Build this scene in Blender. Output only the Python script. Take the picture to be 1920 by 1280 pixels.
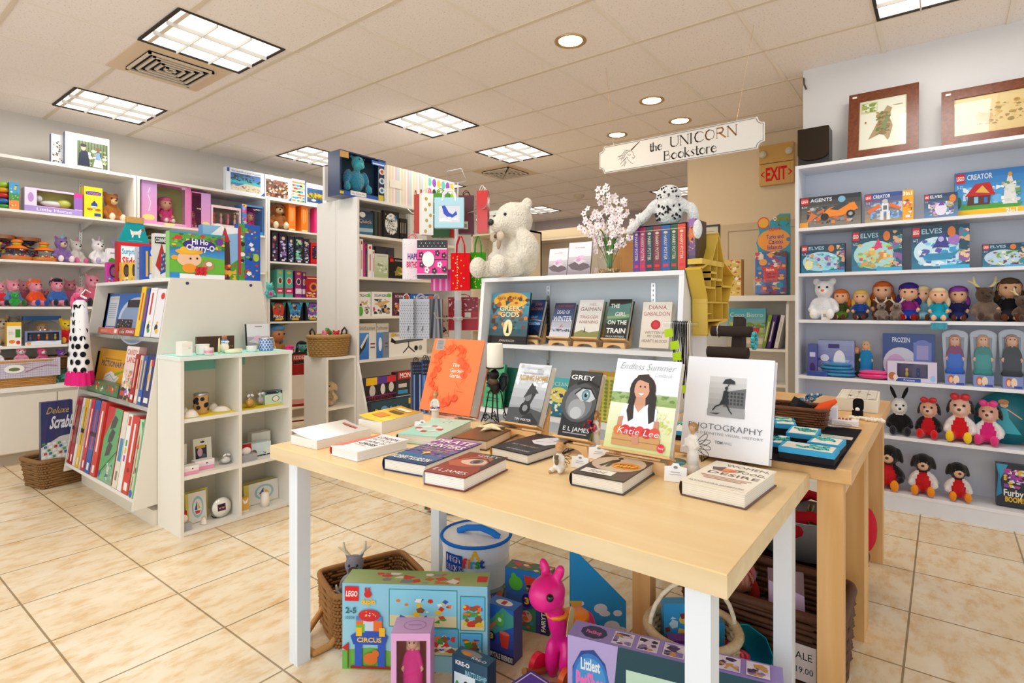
import bpy,bmesh,math,random
import numpy as np
from mathutils import Matrix,Vector,Euler
S = bpy.context.scene
for o in list(bpy.data.objects): bpy.data.objects.remove(o)
PI = math.pi
# ---------------------------------------------------------------- camera
EYE,YAW,FPX,VH = 1.23,math.radians(37.63),1049.0,577.0
cd = bpy.data.cameras.new('camera'); cam = bpy.data.objects.new('camera',cd); S.collection.objects.link(cam)
cam.location = (0,0,EYE); cam.rotation_euler = (PI/2,0,YAW-PI/2)
cd.sensor_width = 36; cd.lens = FPX/1920*36; cd.shift_y = -(640-VH)/1920; cd.clip_start = .05
S.camera = cam
# ---------------------------------------------------------------- world, daylight, exposure
S.view_settings.view_transform = 'Standard'; S.view_settings.look = 'None'; S.view_settings.gamma = 1
S.view_settings.use_curve_mapping = False
S.view_settings.exposure = 0.45
S.cycles.use_denoising = True
S.cycles.max_bounces = 8; S.cycles.diffuse_bounces = 5; S.cycles.glossy_bounces = 3; S.cycles.transparent_max_bounces = 12
S.cycles.caustics_reflective = False; S.cycles.caustics_refractive = False
S.cycles.sample_clamp_indirect = 6
W = bpy.data.worlds.new('world'); S.world = W; W.use_nodes = True
W.node_tree.nodes['Background'].inputs[0].default_value = (.86,.93,1,1)
W.node_tree.nodes['Background'].inputs[1].default_value = .8
def area(name,loc,rot,sx,sy,power,col=(1,1,1)):
    l = bpy.data.lights.new(name,'AREA'); l.shape = 'RECTANGLE'; l.size = sx; l.size_y = sy; l.energy = power; l.color = col
    o = bpy.data.objects.new(name,l); S.collection.objects.link(o); o.location = loc; o.rotation_euler = rot
    return o
# daylight through the shop front (south and west of the camera)
area('shop_window_light',(1.6,-2.6,1.5),(PI/2,0,PI),5.5,2.2,36,(.86,.93,1))
area('shop_door_light',(-1.6,1.2,1.5),(PI/2,0,-PI/2),4.5,2.2,28,(.9,.95,1))
# ---------------------------------------------------------------- helpers
_hc = {}
def lin(h):
    if not isinstance(h,str): return tuple(h)+(1,) if len(h) == 3 else tuple(h)
    if h not in _hc:
        s = h if len(h) == 6 else ''.join(c*2 for c in h)
        v = [int(s[i:i+2],16)/255 for i in (0,2,4)]
        _hc[h] = tuple(c/12.92 if c <= .04045 else ((c+.055)/1.055)**2.4 for c in v)+(1,)
    return _hc[h]
_fw = (math.cos(YAW),math.sin(YAW)); _rt = (math.sin(YAW),-math.cos(YAW))
def _dir(u): r = (u-960)/FPX; return _fw[0]+_rt[0]*r,_fw[1]+_rt[1]*r
def ya(u,x): a,b = _dir(u); return x*b/a
def xa(u,y): a,b = _dir(u); return y*a/b
def zat(v,x,y): return EYE-(v-VH)*(x*_fw[0]+y*_fw[1])/FPX
def onz(u,v,z=0.0):
    d = FPX*(EYE-z)/(v-VH); a,b = _dir(u); return Vector((a*d,b*d,z))
def mat_nodes(name):
    m = bpy.data.materials.new(name); m.use_nodes = True
    n = m.node_tree; return m,n,n.nodes['Principled BSDF']
M = {}
def mk(name,col=None,rough=.5,metal=0,spec=.5,coat=0,sheen=0,bump=None,emit=None,trans=0,alpha=1,mul=None):
    m,n,p = mat_nodes(name); I = p.inputs
    if col is None:
        a = n.nodes.new('ShaderNodeAttribute'); a.attribute_name = 'Col'
        if mul:  # slight natural variation of the surface itself
            t = n.nodes.new('ShaderNodeTexNoise'); t.inputs['Scale'].default_value = mul[0]; t.inputs['Detail'].default_value = 3
            c = n.nodes.new('ShaderNodeTexCoord'); n.links.new(c.outputs['Object'],t.inputs['Vector'])
            mr = n.nodes.new('ShaderNodeMapRange'); mr.inputs['To Min'].default_value = 1-mul[1]; mr.inputs['To Max'].default_value = 1+mul[1]
            n.links.new(t.outputs[0],mr.inputs['Value'])
            x = n.nodes.new('ShaderNodeMix'); x.data_type = 'RGBA'; x.blend_type = 'MULTIPLY'; x.inputs['Factor'].default_value = 1
            n.links.new(a.outputs['Color'],x.inputs['A']); n.links.new(mr.outputs[0],x.inputs['B']); n.links.new(x.outputs['Result'],I['Base Color'])
        else: n.links.new(a.outputs['Color'],I['Base Color'])
    else: I['Base Color'].default_value = lin(col)
    I['Roughness'].default_value = rough; I['Metallic'].default_value = metal; I['Specular IOR Level'].default_value = spec
    I['Coat Weight'].default_value = coat; I['Coat Roughness'].default_value = .08
    I['Sheen Weight'].default_value = sheen; I['Transmission Weight'].default_value = trans; I['Alpha'].default_value = alpha
    if emit: I['Emission Color'].default_value = lin(emit[0]); I['Emission Strength'].default_value = emit[1]
    if bump:
        t = n.nodes.new('ShaderNodeTexNoise'); t.inputs['Scale'].default_value = bump[0]; t.inputs['Detail'].default_value = 4
        c = n.nodes.new('ShaderNodeTexCoord'); n.links.new(c.outputs['Object'],t.inputs['Vector'])
        b = n.nodes.new('ShaderNodeBump'); b.inputs['Strength'].default_value = bump[1]; b.inputs['Distance'].default_value = bump[2]
        n.links.new(t.outputs[0],b.inputs['Height']); n.links.new(b.outputs[0],I['Normal'])
    M[name] = m; return m
mk('print',rough=.32,spec=.45); mk('matte',rough=.75,spec=.3); mk('gloss',rough=.12,coat=.3); mk('plastic',rough=.3)
mk('plush',rough=1,spec=.1,sheen=.3,bump=(160,.9,.006)); mk('fur',rough=1,spec=.1,sheen=.5,bump=(85,1,.02),mul=(60,.07))
mk('fabric',rough=.95,spec=.15,bump=(400,.5,.002)); mk('paint',rough=.42,spec=.45,mul=(14,.012)); mk('pages',rough=.85,spec=.2)
mk('metal',rough=.28,metal=1); mk('iron',rough=.5,metal=.6); mk('cane',rough=.6,spec=.35,mul=(90,.3),bump=(220,.5,.002))
mk('wax',rough=.5,spec=.4); mk('stone',rough=.8,bump=(60,.3,.002)); mk('bulb','fff3dc',emit=('ffe2b0',22))
mk('panel','ffffff',emit=('fffaf2',.82)); mk('leafy',rough=.5,mul=(30,.2)); mk('satin',rough=.3,sheen=.2,bump=(40,.4,.004))
def glassy(name,tint,alpha,rough=.03):
    m,n,p = mat_nodes(name); N = n.nodes; L = n.links
    tr = N.new('ShaderNodeBsdfTransparent'); tr.inputs[0].default_value = lin(tint)
    gl = N.new('ShaderNodeBsdfGlossy'); gl.inputs['Roughness'].default_value = rough
    fr = N.new('ShaderNodeFresnel'); fr.inputs[0].default_value = 1.45
    ad = N.new('ShaderNodeMath'); ad.operation = 'ADD'; ad.inputs[1].default_value = alpha; ge = N.new('ShaderNodeNewGeometry'); iv = N.new('ShaderNodeMath'); iv.operation = 'SUBTRACT'; iv.inputs[0].default_value = 1; L.new(ge.outputs['Backfacing'],iv.inputs[1]); ml = N.new('ShaderNodeMath'); ml.operation = 'MULTIPLY'; L.new(fr.outputs[0],ml.inputs[0]); L.new(iv.outputs[0],ml.inputs[1]); L.new(ml.outputs[0],ad.inputs[0])
    mx = N.new('ShaderNodeMixShader'); L.new(ad.outputs[0],mx.inputs[0]); L.new(tr.outputs[0],mx.inputs[1]); L.new(gl.outputs[0],mx.inputs[2])
    L.new(mx.outputs[0],N['Material Output'].inputs[0]); M[name] = m
glassy('clear','fafcfc',.0); glassy('film','f6f8fa',.05,.1)
def woodmat(name,c1,c2,scale,rough=.4,axis=1):
    m,n,p = mat_nodes(name); N = n.nodes; L = n.links
    c = N.new('ShaderNodeTexCoord'); mp = N.new('ShaderNodeMapping'); L.new(c.outputs['Object'],mp.inputs[0])
    sc = [scale*9]*3; sc[axis] = scale; mp.inputs['Scale'].default_value = sc
    t = N.new('ShaderNodeTexNoise'); t.inputs['Scale'].default_value = 1; t.inputs['Detail'].default_value = 6; t.inputs['Distortion'].default_value = .6
    L.new(mp.outputs[0],t.inputs[0])
    r = N.new('ShaderNodeValToRGB'); r.color_ramp.elements[0].color = lin(c1); r.color_ramp.elements[1].color = lin(c2)
    r.color_ramp.elements[0].position = .3; r.color_ramp.elements[1].position = .7
    L.new(t.outputs[0],r.inputs[0]); L.new(r.outputs[0],p.inputs['Base Color']); p.inputs['Roughness'].default_value = rough
    M[name] = m
woodmat('birch','e4bf86','edd09c',1.6,.35); woodmat('birch_edge','d8bd90','e6d0a8',2,.45); woodmat('pine','d6a566','e3b981',1.5,.4,0); woodmat('pine_leg','cf9a56','e2b478',1.5,.45,2)
woodmat('ply','d9a868','e8c08a',4,.5,0); woodmat('mahogany','5c2a12','7a3e1e',5,.35)
# ---------------------------------------------------------------- mesh builder
_tc = {}
def glyphs(s,bold=0):
    k = (s,bold)
    if k not in _tc:
        c = bpy.data.curves.new('t','FONT'); c.body = s; c.resolution_u = 2; c.offset = bold
        o = bpy.data.objects.new('t',c); me = o.to_mesh()
        v = np.array([x.co[:2] for x in me.vertices]) if len(me.vertices) else np.zeros((0,2))
        f = [tuple(p.vertices) for p in me.polygons]
        o.to_mesh_clear(); bpy.data.objects.remove(o); bpy.data.curves.remove(c); _tc[k] = (v,f)
    return _tc[k]
class MB:
    def __init__(s): s.v = []; s.f = []; s.c = []; s.sm = []
    def add(s,vs,fs,col,smooth=False):
        b = len(s.v); s.v += [tuple(x) for x in vs]
        for i,f in enumerate(fs):
            s.f.append([b+j for j in f]); s.c.append(col); s.sm.append(smooth)
    def poly(s,pts,col): s.add(pts,[range(len(pts))],col)
    def box(s,x0,y0,z0,x1,y1,z1,col,skip=''):
        v = [(x0,y0,z0),(x1,y0,z0),(x1,y1,z0),(x0,y1,z0),(x0,y0,z1),(x1,y0,z1),(x1,y1,z1),(x0,y1,z1)]
        s.add(v,[(0,3,2,1),(4,5,6,7),(0,1,5,4),(1,2,6,5),(2,3,7,6),(3,0,4,7)],col)
    def rbox(s,x0,y0,z0,x1,y1,z1,col,r=.004,axis=2):
        """box with its four edges along one axis rounded"""
        n = 4; P = []
        lo = [x0,y0,z0]; hi = [x1,y1,z1]; a,b = [i for i in range(3) if i != axis]
        if axis == 1: a,b = 2,0
        for k,(sa,sb) in enumerate(((1,1),(-1,1),(-1,-1),(1,-1))):
            ca = hi[a]-r if sa > 0 else lo[a]+r; cb = hi[b]-r if sb > 0 else lo[b]+r
            for i in range(n+1):
                t = k*PI/2+i*PI/2/n; P.append((ca+r*math.cos(t),cb+r*math.sin(t)))
        N = len(P); vs = []
        for zz in (lo[axis],hi[axis]):
            for p in P:
                q = [0,0,0]; q[a],q[b],q[axis] = p[0],p[1],zz; vs.append(q)
        s.add(vs,[range(N-1,-1,-1),range(N,2*N)]+[(i,(i+1) % N,N+(i+1) % N,N+i) for i in range(N)],col)
    def prism(s,pts,n0,n1,col):
        """side-by-side polygon pts (3D) extruded by vector n1 from offset n0"""
        n0,n1 = Vector(n0),Vector(n1); N = len(pts)
        vs = [Vector(p)+n0 for p in pts]+[Vector(p)+n0+n1 for p in pts]
        s.add(vs,[range(N-1,-1,-1),range(N,2*N)]+[(i,(i+1) % N,N+(i+1) % N,N+i) for i in range(N)],col)
    def ell(s,c,r,col,rot=None,seg=16,rings=10):
        R = Euler(rot).to_matrix() if rot else None; vs = []
        if not hasattr(r,'__len__'): r = (r,r,r)
        for i in range(rings+1):
            t = PI*i/rings
            for j in range(seg):
                a = 2*PI*j/seg; p = Vector((r[0]*math.sin(t)*math.cos(a),r[1]*math.sin(t)*math.sin(a),r[2]*math.cos(t)))
                vs.append((R @ p if R else p)+Vector(c))
        s.add(vs,[(i*seg+j,(i+1)*seg+j,(i+1)*seg+(j+1) % seg,i*seg+(j+1) % seg) for i in range(rings) for j in range(seg)],col,True)
    def lathe(s,prof,c,col,n=24,R=None,cols=None,sx=1,sy=1):
        vs = []; c = Vector(c)
        for r,z in prof:
            for j in range(n):
                a = 2*PI*j/n; p = Vector((r*sx*math.cos(a),r*sy*math.sin(a),z)); vs.append((R @ p if R else p)+c)
        for i in range(len(prof)-1):
            s.add([],[],col)
        b = len(s.v); s.v += [tuple(x) for x in vs]
        for i in range(len(prof)-1):
            for j in range(n):
                s.f.append([b+i*n+j,b+i*n+(j+1) % n,b+(i+1)*n+(j+1) % n,b+(i+1)*n+j]); s.c.append(cols[i] if cols else col); s.sm.append(True)
        return s
    def cyl(s,p0,p1,r0,col,r1=None,n=12):
        p0,p1 = Vector(p0),Vector(p1); r1 = r0 if r1 is None else r1
        d = (p1-p0); q = d.to_track_quat('Z','Y').to_matrix(); vs = []
        for p,r in ((p0,r0),(p1,r1)):
            for j in range(n):
                a = 2*PI*j/n; vs.append(p+q @ Vector((r*math.cos(a),r*math.sin(a),0)))
        s.add(vs,[(j,(j+1) % n,n+(j+1) % n,n+j) for j in range(n)],col,True)
        s.add(vs,[range(n-1,-1,-1),range(n,2*n)],col)
    def tube(s,pts,r,col,n=6,closed=False,flat=1.0):
        pts = [Vector(p) for p in pts]; N = len(pts); vs = []; up = Vector((0,0,1))
        for i,p in enumerate(pts):
            a = pts[(i-1) % N] if closed or i else p; b = pts[(i+1) % N] if closed or i < N-1 else p
            d = (b-a); d = d.normalized() if d.length > 1e-9 else Vector((0,0,1))
            e = d.cross(up); e = e.normalized() if e.length > 1e-3 else d.cross(Vector((1,0,0))).normalized()
            g = e.cross(d); rr = r[i] if hasattr(r,'__len__') else r
            for j in range(n):
                t = 2*PI*j/n; vs.append(p+e*rr*flat*math.cos(t)+g*rr*math.sin(t))
        s.add(vs,[(i*n+j,i*n+(j+1) % n,((i+1) % N)*n+(j+1) % n,((i+1) % N)*n+j) for i in range(N if closed else N-1) for j in range(n)],col,True)
        if not closed: s.add(vs,[range(n-1,-1,-1),range((N-1)*n,N*n)],col)
    def text(s,t,o,ux,uy,col,h,w=None,al='c',shear=0,bold=0,n=None):
        """lettering lying on a surface: o anchor of the base line, ux/uy unit axes, h height of a capital in metres"""
        v,f = glyphs(t,bold)
        if not len(v): return
        x0,x1 = v[:,0].min(),v[:,0].max(); k = h/.69; kx = w/(x1-x0) if w else k
        off = {'c': (x0+x1)/2,'l': x0,'r': x1}[al]
        o,ux,uy = Vector(o),Vector(ux),Vector(uy)
        s.add([o+ux*((a-off)*kx+shear*b*k)+uy*(b*k) for a,b in v],f,col)
    def art(s,o,ux,uy,ops,lift=.0003):
        """printed picture on a flat face: o lower left corner, ux/uy the full edges; ops drawn in order"""
        o,ux,uy = Vector(o),Vector(ux),Vector(uy); Wd,Hd = ux.length,uy.length; n = ux.cross(uy).normalized(); k = 0
        for op in ops:
            k += 1; b = o+n*(lift+.00012*k); T = op[0]
            P = lambda x,y: b+ux*x+uy*y
            if T == 'r': x,y,w,h,c = op[1:6]; s.poly([P(x,y),P(x+w,y),P(x+w,y+h),P(x,y+h)],c)
            elif T == 'g':
                x,y,w,h,c0,c1 = op[1:7]; a,d = lin(c0),lin(c1); N = 7
                for i in range(N): s.poly([P(x,y+h*i/N),P(x+w,y+h*i/N),P(x+w,y+h*(i+1)/N),P(x,y+h*(i+1)/N)],tuple(a[q]+(d[q]-a[q])*(i+.5)/N for q in range(3)))
            elif T == 'e':
                x,y,rx,ry,c = op[1:6]; N = op[6] if len(op) > 6 else 18; s.poly([P(x+rx*math.cos(2*PI*i/N),y+ry*math.sin(2*PI*i/N)) for i in range(N)],c)
            elif T == 'p': q = op[1]; s.poly([P(q[i],q[i+1]) for i in range(0,len(q),2)],op[2])
            elif T == 'l':
                q = [P(op[1][i],op[1][i+1]) for i in range(0,len(op[1]),2)]; w = op[2]*Hd/2
                for i in range(len(q)-1):
                    d = (q[i+1]-q[i]); e = d.cross(n).normalized()*w; d = d.normalized()*w*.6; s.poly([q[i]-d-e,q[i+1]+d-e,q[i+1]+d+e,q[i]-d+e][::-1],op[3])
            elif T == 't':
                t,x,y,h,c = op[1:6]; kw = op[6] if len(op) > 6 else {}; kw = dict(kw); w = kw.pop('w',None)
                s.text(t,P(x,y),ux/Wd,uy/Hd,c,h*Hd,w*Wd if w else None,**kw)
            elif T == 'b':  # many small printed shapes
                seed,N,x,y,w,h,pal,s0,s1 = op[1:10]; R = random.Random(seed)
                for i in range(N):
                    cx,cy = x+R.random()*w,y+R.random()*h; m = R.choice((3,4,4,5,8)); r = R.uniform(s0,s1)*min(Wd,Hd); t0 = R.random()*6; el = R.uniform(.4,1)
                    pts = []
                    for i2 in range(m):
                        px = cx+r*math.cos(t0+2*PI*i2/m)/Wd; py = cy+r*el*math.sin(t0+2*PI*i2/m)/Hd; pts += [min(max(px,x),x+w),min(max(py,y),y+h)]
                    s.poly([b+n*.00002*i+ux*pts[j]+uy*pts[j+1] for j in range(0,len(pts),2)],R.choice(pal))
                k += N//6
    def tris(s,v,f,col): s.add(v,f,col)
    def mesh(s,name):
        me = bpy.data.meshes.new(name); me.from_pydata(s.v,[],s.f)
        cols = np.empty((sum(map(len,s.f)),4),np.float32); i = 0
        for f,c in zip(s.f,s.c): cols[i:i+len(f)] = lin(c); i += len(f)
        at = me.color_attributes.new('Col','FLOAT_COLOR','CORNER'); at.data.foreach_set('color',cols.ravel())
        me.polygons.foreach_set('use_smooth',s.sm); me.update(); return me
    def build(s,name,mat,parent=None,loc=None,rot=None):
        me = s.mesh(name); me.materials.append(M[mat] if isinstance(mat,str) else mat)
        return link(name,me,parent,loc,rot)
def link(name,me,parent=None,loc=None,rot=None):
    o = bpy.data.objects.new(name,me); S.collection.objects.link(o)
    if parent: o.parent = parent
    if loc is not None: o.location = loc
    if rot is not None: o.rotation_euler = rot
    return o
LABELS = {}
def tag(o,label,cat,group=None):
    o['label'] = label; o['category'] = cat
    if group: o['group'] = group
    return o
def thing(name,label,cat,loc=(0,0,0),rz=0,group=None):
    o = link(name,None,None,loc,(0,0,rz)); o.empty_display_size = .05; return tag(o,label,cat,group)
def struct(o): o['kind'] = 'structure'; return o
def clone(root,loc,rz,label,group=None):
    """copy of a thing with copies of its parts and sub-parts"""
    r = root.copy(); S.collection.objects.link(r); r.location = loc; r.rotation_euler = (0,0,rz); r['label'] = label
    if group: r['group'] = group
    for ch in root.children:
        c = ch.copy(); S.collection.objects.link(c); c.parent = r
        for g in ch.children:
            d = g.copy(); S.collection.objects.link(d); d.parent = c
    return r
def blob(name,ells,mat,parent=None,vox=None,smooth=4,loc=None,rot=None):
    """one continuous soft body grown from overlapping ellipsoids; each face takes the colour of the ellipsoid it lies on
    ells: (centre,radii,colour[,rotation])"""
    mb = MB()
    for e in ells: mb.ell(e[0],e[1],e[2],e[3] if len(e) > 3 else None,14,8)
    me = mb.mesh(name); P = np.array(mb.v); ext = (P.max(0)-P.min(0)).max()
    o = bpy.data.objects.new(name,me); S.collection.objects.link(o)
    m = o.modifiers.new('r','REMESH'); m.mode = 'VOXEL'; m.voxel_size = vox or ext/46
    m2 = o.modifiers.new('s','SMOOTH'); m2.iterations = smooth; m2.factor = .5
    bpy.context.view_layer.update(); ev = o.evaluated_get(bpy.context.evaluated_depsgraph_get())
    nm = bpy.data.meshes.new_from_object(ev); bpy.data.objects.remove(o); bpy.data.meshes.remove(me)
    n = len(nm.polygons); C = np.empty(n*3); nm.polygons.foreach_get('center',C); C = C.reshape(-1,3)
    best = np.full(n,1e9); idx = np.zeros(n,int)
    for i,e in enumerate(ells):
        r = e[1] if hasattr(e[1],'__len__') else (e[1],)*3; q = C-np.array(e[0])
        if len(e) > 3 and e[3]: q = q @ np.array(Euler(e[3]).to_matrix())
        d = np.abs(np.linalg.norm(q/np.array(r),axis=1)-1)*min(r); k = d < best; best[k] = d[k]; idx[k] = i
    pal = np.array([lin(e[2]) for e in ells],np.float32); lt = np.empty(n,np.int32); nm.polygons.foreach_get('loop_total',lt)
    if 'Col' in nm.color_attributes: nm.color_attributes.remove(nm.color_attributes['Col'])
    at = nm.color_attributes.new('Col','FLOAT_COLOR','CORNER'); at.data.foreach_set('color',np.repeat(pal[idx],lt,axis=0).ravel())
    nm.polygons.foreach_set('use_smooth',[True]*n); nm.materials.clear(); nm.materials.append(M[mat]); nm.name = name
    return link(name,nm,parent,loc,rot)
# ================================================================ the room
CZ = 2.904
def floor_mat():
    m,n,p = mat_nodes('floor_tiles'); N = n.nodes; L = n.links
    c = N.new('ShaderNodeTexCoord'); mp = N.new('ShaderNodeMapping'); L.new(c.outputs['Object'],mp.inputs[0]); mp.inputs['Location'].default_value = (-.595+.436*8,-.108+.417*8,0)
    def brick(ms,a,b):
        t = N.new('ShaderNodeTexBrick'); t.offset = 0; t.inputs['Scale'].default_value = 1; t.inputs['Mortar Size'].default_value = ms
        t.inputs['Brick Width'].default_value = .436; t.inputs['Row Height'].default_value = .417; t.inputs['Mortar Smooth'].default_value = .1
        t.inputs['Color1'].default_value = lin(a); t.inputs['Color2'].default_value = lin(b); t.inputs['Mortar'].default_value = lin('9c8a6a'); t.inputs['Bias'].default_value = 0
        L.new(mp.outputs[0],t.inputs['Vector']); return t
    t = brick(.0038,'ece0c8','e8d9be')
    def noise(sx,sy,d,lo,hi,ca,cb):
        q = N.new('ShaderNodeMapping'); q.inputs['Scale'].default_value = (sx,sy,1); L.new(c.outputs['Object'],q.inputs[0])
        z = N.new('ShaderNodeTexNoise'); z.inputs['Scale'].default_value = 1; z.inputs['Detail'].default_value = d; z.inputs['Roughness'].default_value = .65; L.new(q.outputs[0],z.inputs[0])
        r = N.new('ShaderNodeValToRGB'); r.color_ramp.elements[0].position = lo; r.color_ramp.elements[1].position = hi
        r.color_ramp.elements[0].color = lin(ca); r.color_ramp.elements[1].color = lin(cb); L.new(z.outputs[0],r.inputs[0]); return r
    def mul(a,b):
        x = N.new('ShaderNodeMix'); x.data_type = 'RGBA'; x.blend_type = 'MULTIPLY'; x.inputs['Factor'].default_value = 1
        L.new(a,x.inputs['A']); L.new(b,x.inputs['B']); return x.outputs['Result']
    a = mul(t.outputs['Color'],noise(9,17,10,.47,.66,'ffffff','f0dbb8').outputs[0])
    a = mul(a,noise(2.2,3.3,4,.38,.7,'ffffff','f3e6d0').outputs[0])
    L.new(a,p.inputs['Base Color']); p.inputs['Roughness'].default_value = .33
    b = N.new('ShaderNodeBump'); b.inputs['Distance'].default_value = .002; b.invert = True; b.inputs['Strength'].default_value = .6; L.new(t.outputs['Fac'],b.inputs['Height']); L.new(b.outputs[0],p.inputs['Normal'])
    return m
def wallmat(name,col,rough=.8,sc=70,st=.25):
    m,n,p = mat_nodes(name); p.inputs['Base Color'].default_value = lin(col); p.inputs['Roughness'].default_value = rough; p.inputs['Specular IOR Level'].default_value = .25
    t = n.nodes.new('ShaderNodeTexNoise'); t.inputs['Scale'].default_value = sc; t.inputs['Detail'].default_value = 3
    c = n.nodes.new('ShaderNodeTexCoord'); n.links.new(c.outputs['Object'],t.inputs[0])
    b = n.nodes.new('ShaderNodeBump'); b.inputs['Strength'].default_value = st; b.inputs['Distance'].default_value = .002; n.links.new(t.outputs[0],b.inputs['Height']); n.links.new(b.outputs[0],p.inputs['Normal'])
    return m
def ceil_mat():
    m = wallmat('ceiling_tiles','f4ebe5',.9,120,.5); n = m.node_tree; p = n.nodes['Principled BSDF']
    t = n.nodes.new('ShaderNodeTexNoise'); t.inputs['Scale'].default_value = 95; t.inputs['Detail'].default_value = 2
    c = n.nodes.new('ShaderNodeTexCoord'); n.links.new(c.outputs['Object'],t.inputs[0])
    r = n.nodes.new('ShaderNodeValToRGB'); r.color_ramp.elements[0].position = .3; r.color_ramp.elements[1].position = .4
    r.color_ramp.elements[0].color = lin('dccfc2'); r.color_ramp.elements[1].color = lin('f4ebe5'); n.links.new(t.outputs[0],r.inputs[0]); n.links.new(r.outputs[0],p.inputs['Base Color']); return m
M['floor'] = floor_mat(); M['ceil'] = ceil_mat(); M['wall_grey'] = wallmat('wall_grey','d3cec6'); M['wall_white'] = wallmat('wall_white','dedcda'); M['wall_tan'] = wallmat('wall_tan','e6d2b2'); M['wall_far'] = wallmat('wall_far','b9adb0')
def sbox(name,b,mat,col='ffffff',parent=None):
    mb = MB(); mb.box(*b,col); return mb.build(name,mat,parent)
struct(sbox('floor',(-1.8,-2.8,-.05,9.2,6.45,0),'floor'))
ce = struct(sbox('ceiling',(-1.8,-2.8,CZ,9.2,6.45,CZ+.05),'ceil'))
gx = [2.661+.61*i for i in range(0,11)]+[2.661-.635*i for i in range(1,8)]; gy = [2.745+.61*j for j in range(-9,7)]
g = MB()
for x in gx: g.box(x-.012,-2.8,CZ-.007,x+.012,6.3,CZ-.0005,'ddcfba')
for y in gy: g.box(-1.8,y-.012,CZ-.006,9.2,y+.012,CZ-.0004,'efe6da')
struct(g.build('ceiling_grid','matte',ce))
struct(sbox('wall_left',(-1.8,6.3,0,9.2,6.42,CZ),'wall_grey'))
struct(sbox('wall_right',(4.39,-2.8,0,4.52,.785,CZ),'wall_white'))
struct(sbox('wall_back',(5.76,-2.8,0,5.9,2.121,CZ),'wall_tan'))
struct(sbox('wall_far',(8.9,-2.8,0,9.05,6.3,CZ),'wall_far'))
# door in the tan wall
yl = ya(1353,5.76); d = MB(); d.box(5.735,yl-.07,0,5.76,yl,2.06,'c9b392'); d.box(5.735,yl-.95,1.99,5.76,yl-.07,2.06,'c9b392'); d.box(5.735,yl-1.02,0,5.76,yl-.95,2.06,'c9b392')
dr = struct(d.build('door_1','paint')); q = MB(); q.box(5.745,yl-.95,.01,5.76,yl-.07,1.99,'cfbb9c'); q.build('door_leaf','paint',dr)
q = MB(); q.ell((5.73,yl-.86,1.0),.03,'b0a080'); q.build('door_knob','metal',dr)
# ceiling fittings
def ceiling_light(x,y,w,label):
    t = thing('ceiling_light',label,'ceiling light',(x,y,CZ),0,'square ceiling lights')
    f = MB(); e = .016; h = .59
    for b in ((0,0,w,e),(0,h,w,h+e),(0,e,e,h),(w-e,e,w,h)): f.box(b[0],b[1],-.012,b[2],b[3],-.001,'3a332c')
    f.build('frame','matte',t)
    d = MB(); d.box(e,e,-.004,w-e,h,-.002,'ffffff'); d.build('diffuser','panel',t)
    l = MB()
    for i in (1,2):
        l.box(e+(w-2*e)*i/3-.0016,e,-.026,e+(w-2*e)*i/3+.003,h,-.0045,'d8d4cc'); l.box(e,e+(h-e)*i/3-.003,-.03,w-e,e+(h-e)*i/3+.003,-.0045,'d8d4cc')
    l.build('louvre','matte',t)
    l = bpy.data.lights.new('tube_light','AREA'); l.size = .5; l.energy = 7.5; l.color = (1,.965,.91)
    o = bpy.data.objects.new('tube_light',l); S.collection.objects.link(o); o.location = (x+w/2,y+.3,CZ-.034)
def cx(i): return 2.661+(.61 if i > 0 else .635)*i
for i,j,lab in ((-2,1,'largest square ceiling light, in front of the ceiling vent over the game rack'),(-2,4,'square ceiling light nearest the grey left wall'),(1,1,'square ceiling light above the tall bookcase end'),(1,4,'square ceiling light beyond the boxed blue plush'),
                  (3,1,'square ceiling light next to the farther vent, right of the gift bags'),(4,4,'square ceiling light glimpsed behind the top of the gift bag stand'),(8,4,'square ceiling light half behind the white teddy bear'),(1,-5,'square ceiling light at the top right edge above the framed maps'),
                  (-2,-2,'square ceiling light over the camera side of the shop'),(-4,1,'square ceiling light over the shop entrance'),(-4,-2,'square ceiling light over the front corner of the shop')):  # these three fixtures are out of view, added for the light they give
    ceiling_light(cx(i)-(.06 if i == -2 else 0),2.745+.61*j+.005,.635 if i < 0 else .6,lab)
p = onz(1218,358,CZ); ceiling_light(p.x,p.y-.6,.6,'square ceiling light half behind the owl plush')
def vent(x,y,label):
    t = thing('ceiling_vent',label,'vent',(x,y,CZ)); f = MB(); f.box(.01,.01,-.008,.6,.6,-.001,'dcc4a4'); f.build('plate','paint',t)
    l = MB()
    for k in range(5):
        a = .10+k*.042; z = -.010-.003*(5-k)*.4
        for s in range(4):
            b = .61-a; e = .016
            q = [(a,a,b,a+e),(a,b-e,b,b),(a,a,a+e,b),(b-e,a,b,b)][s]; l.box(q[0],q[1],z-.012,q[2],q[3],z,'d9cbb6')
    l.build('louvre','paint',t)
    b = MB(); b.box(.1,.1,-.0095,.51,.51,-.0085,'2b2620'); b.build('opening','matte',t)
vent(cx(-2)-.06,2.745+.61*2,'square louvred ceiling vent between the two left ceiling lights')
vent(cx(4),2.745+.61*2,'louvred ceiling vent beyond the light over the gift bags')
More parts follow.
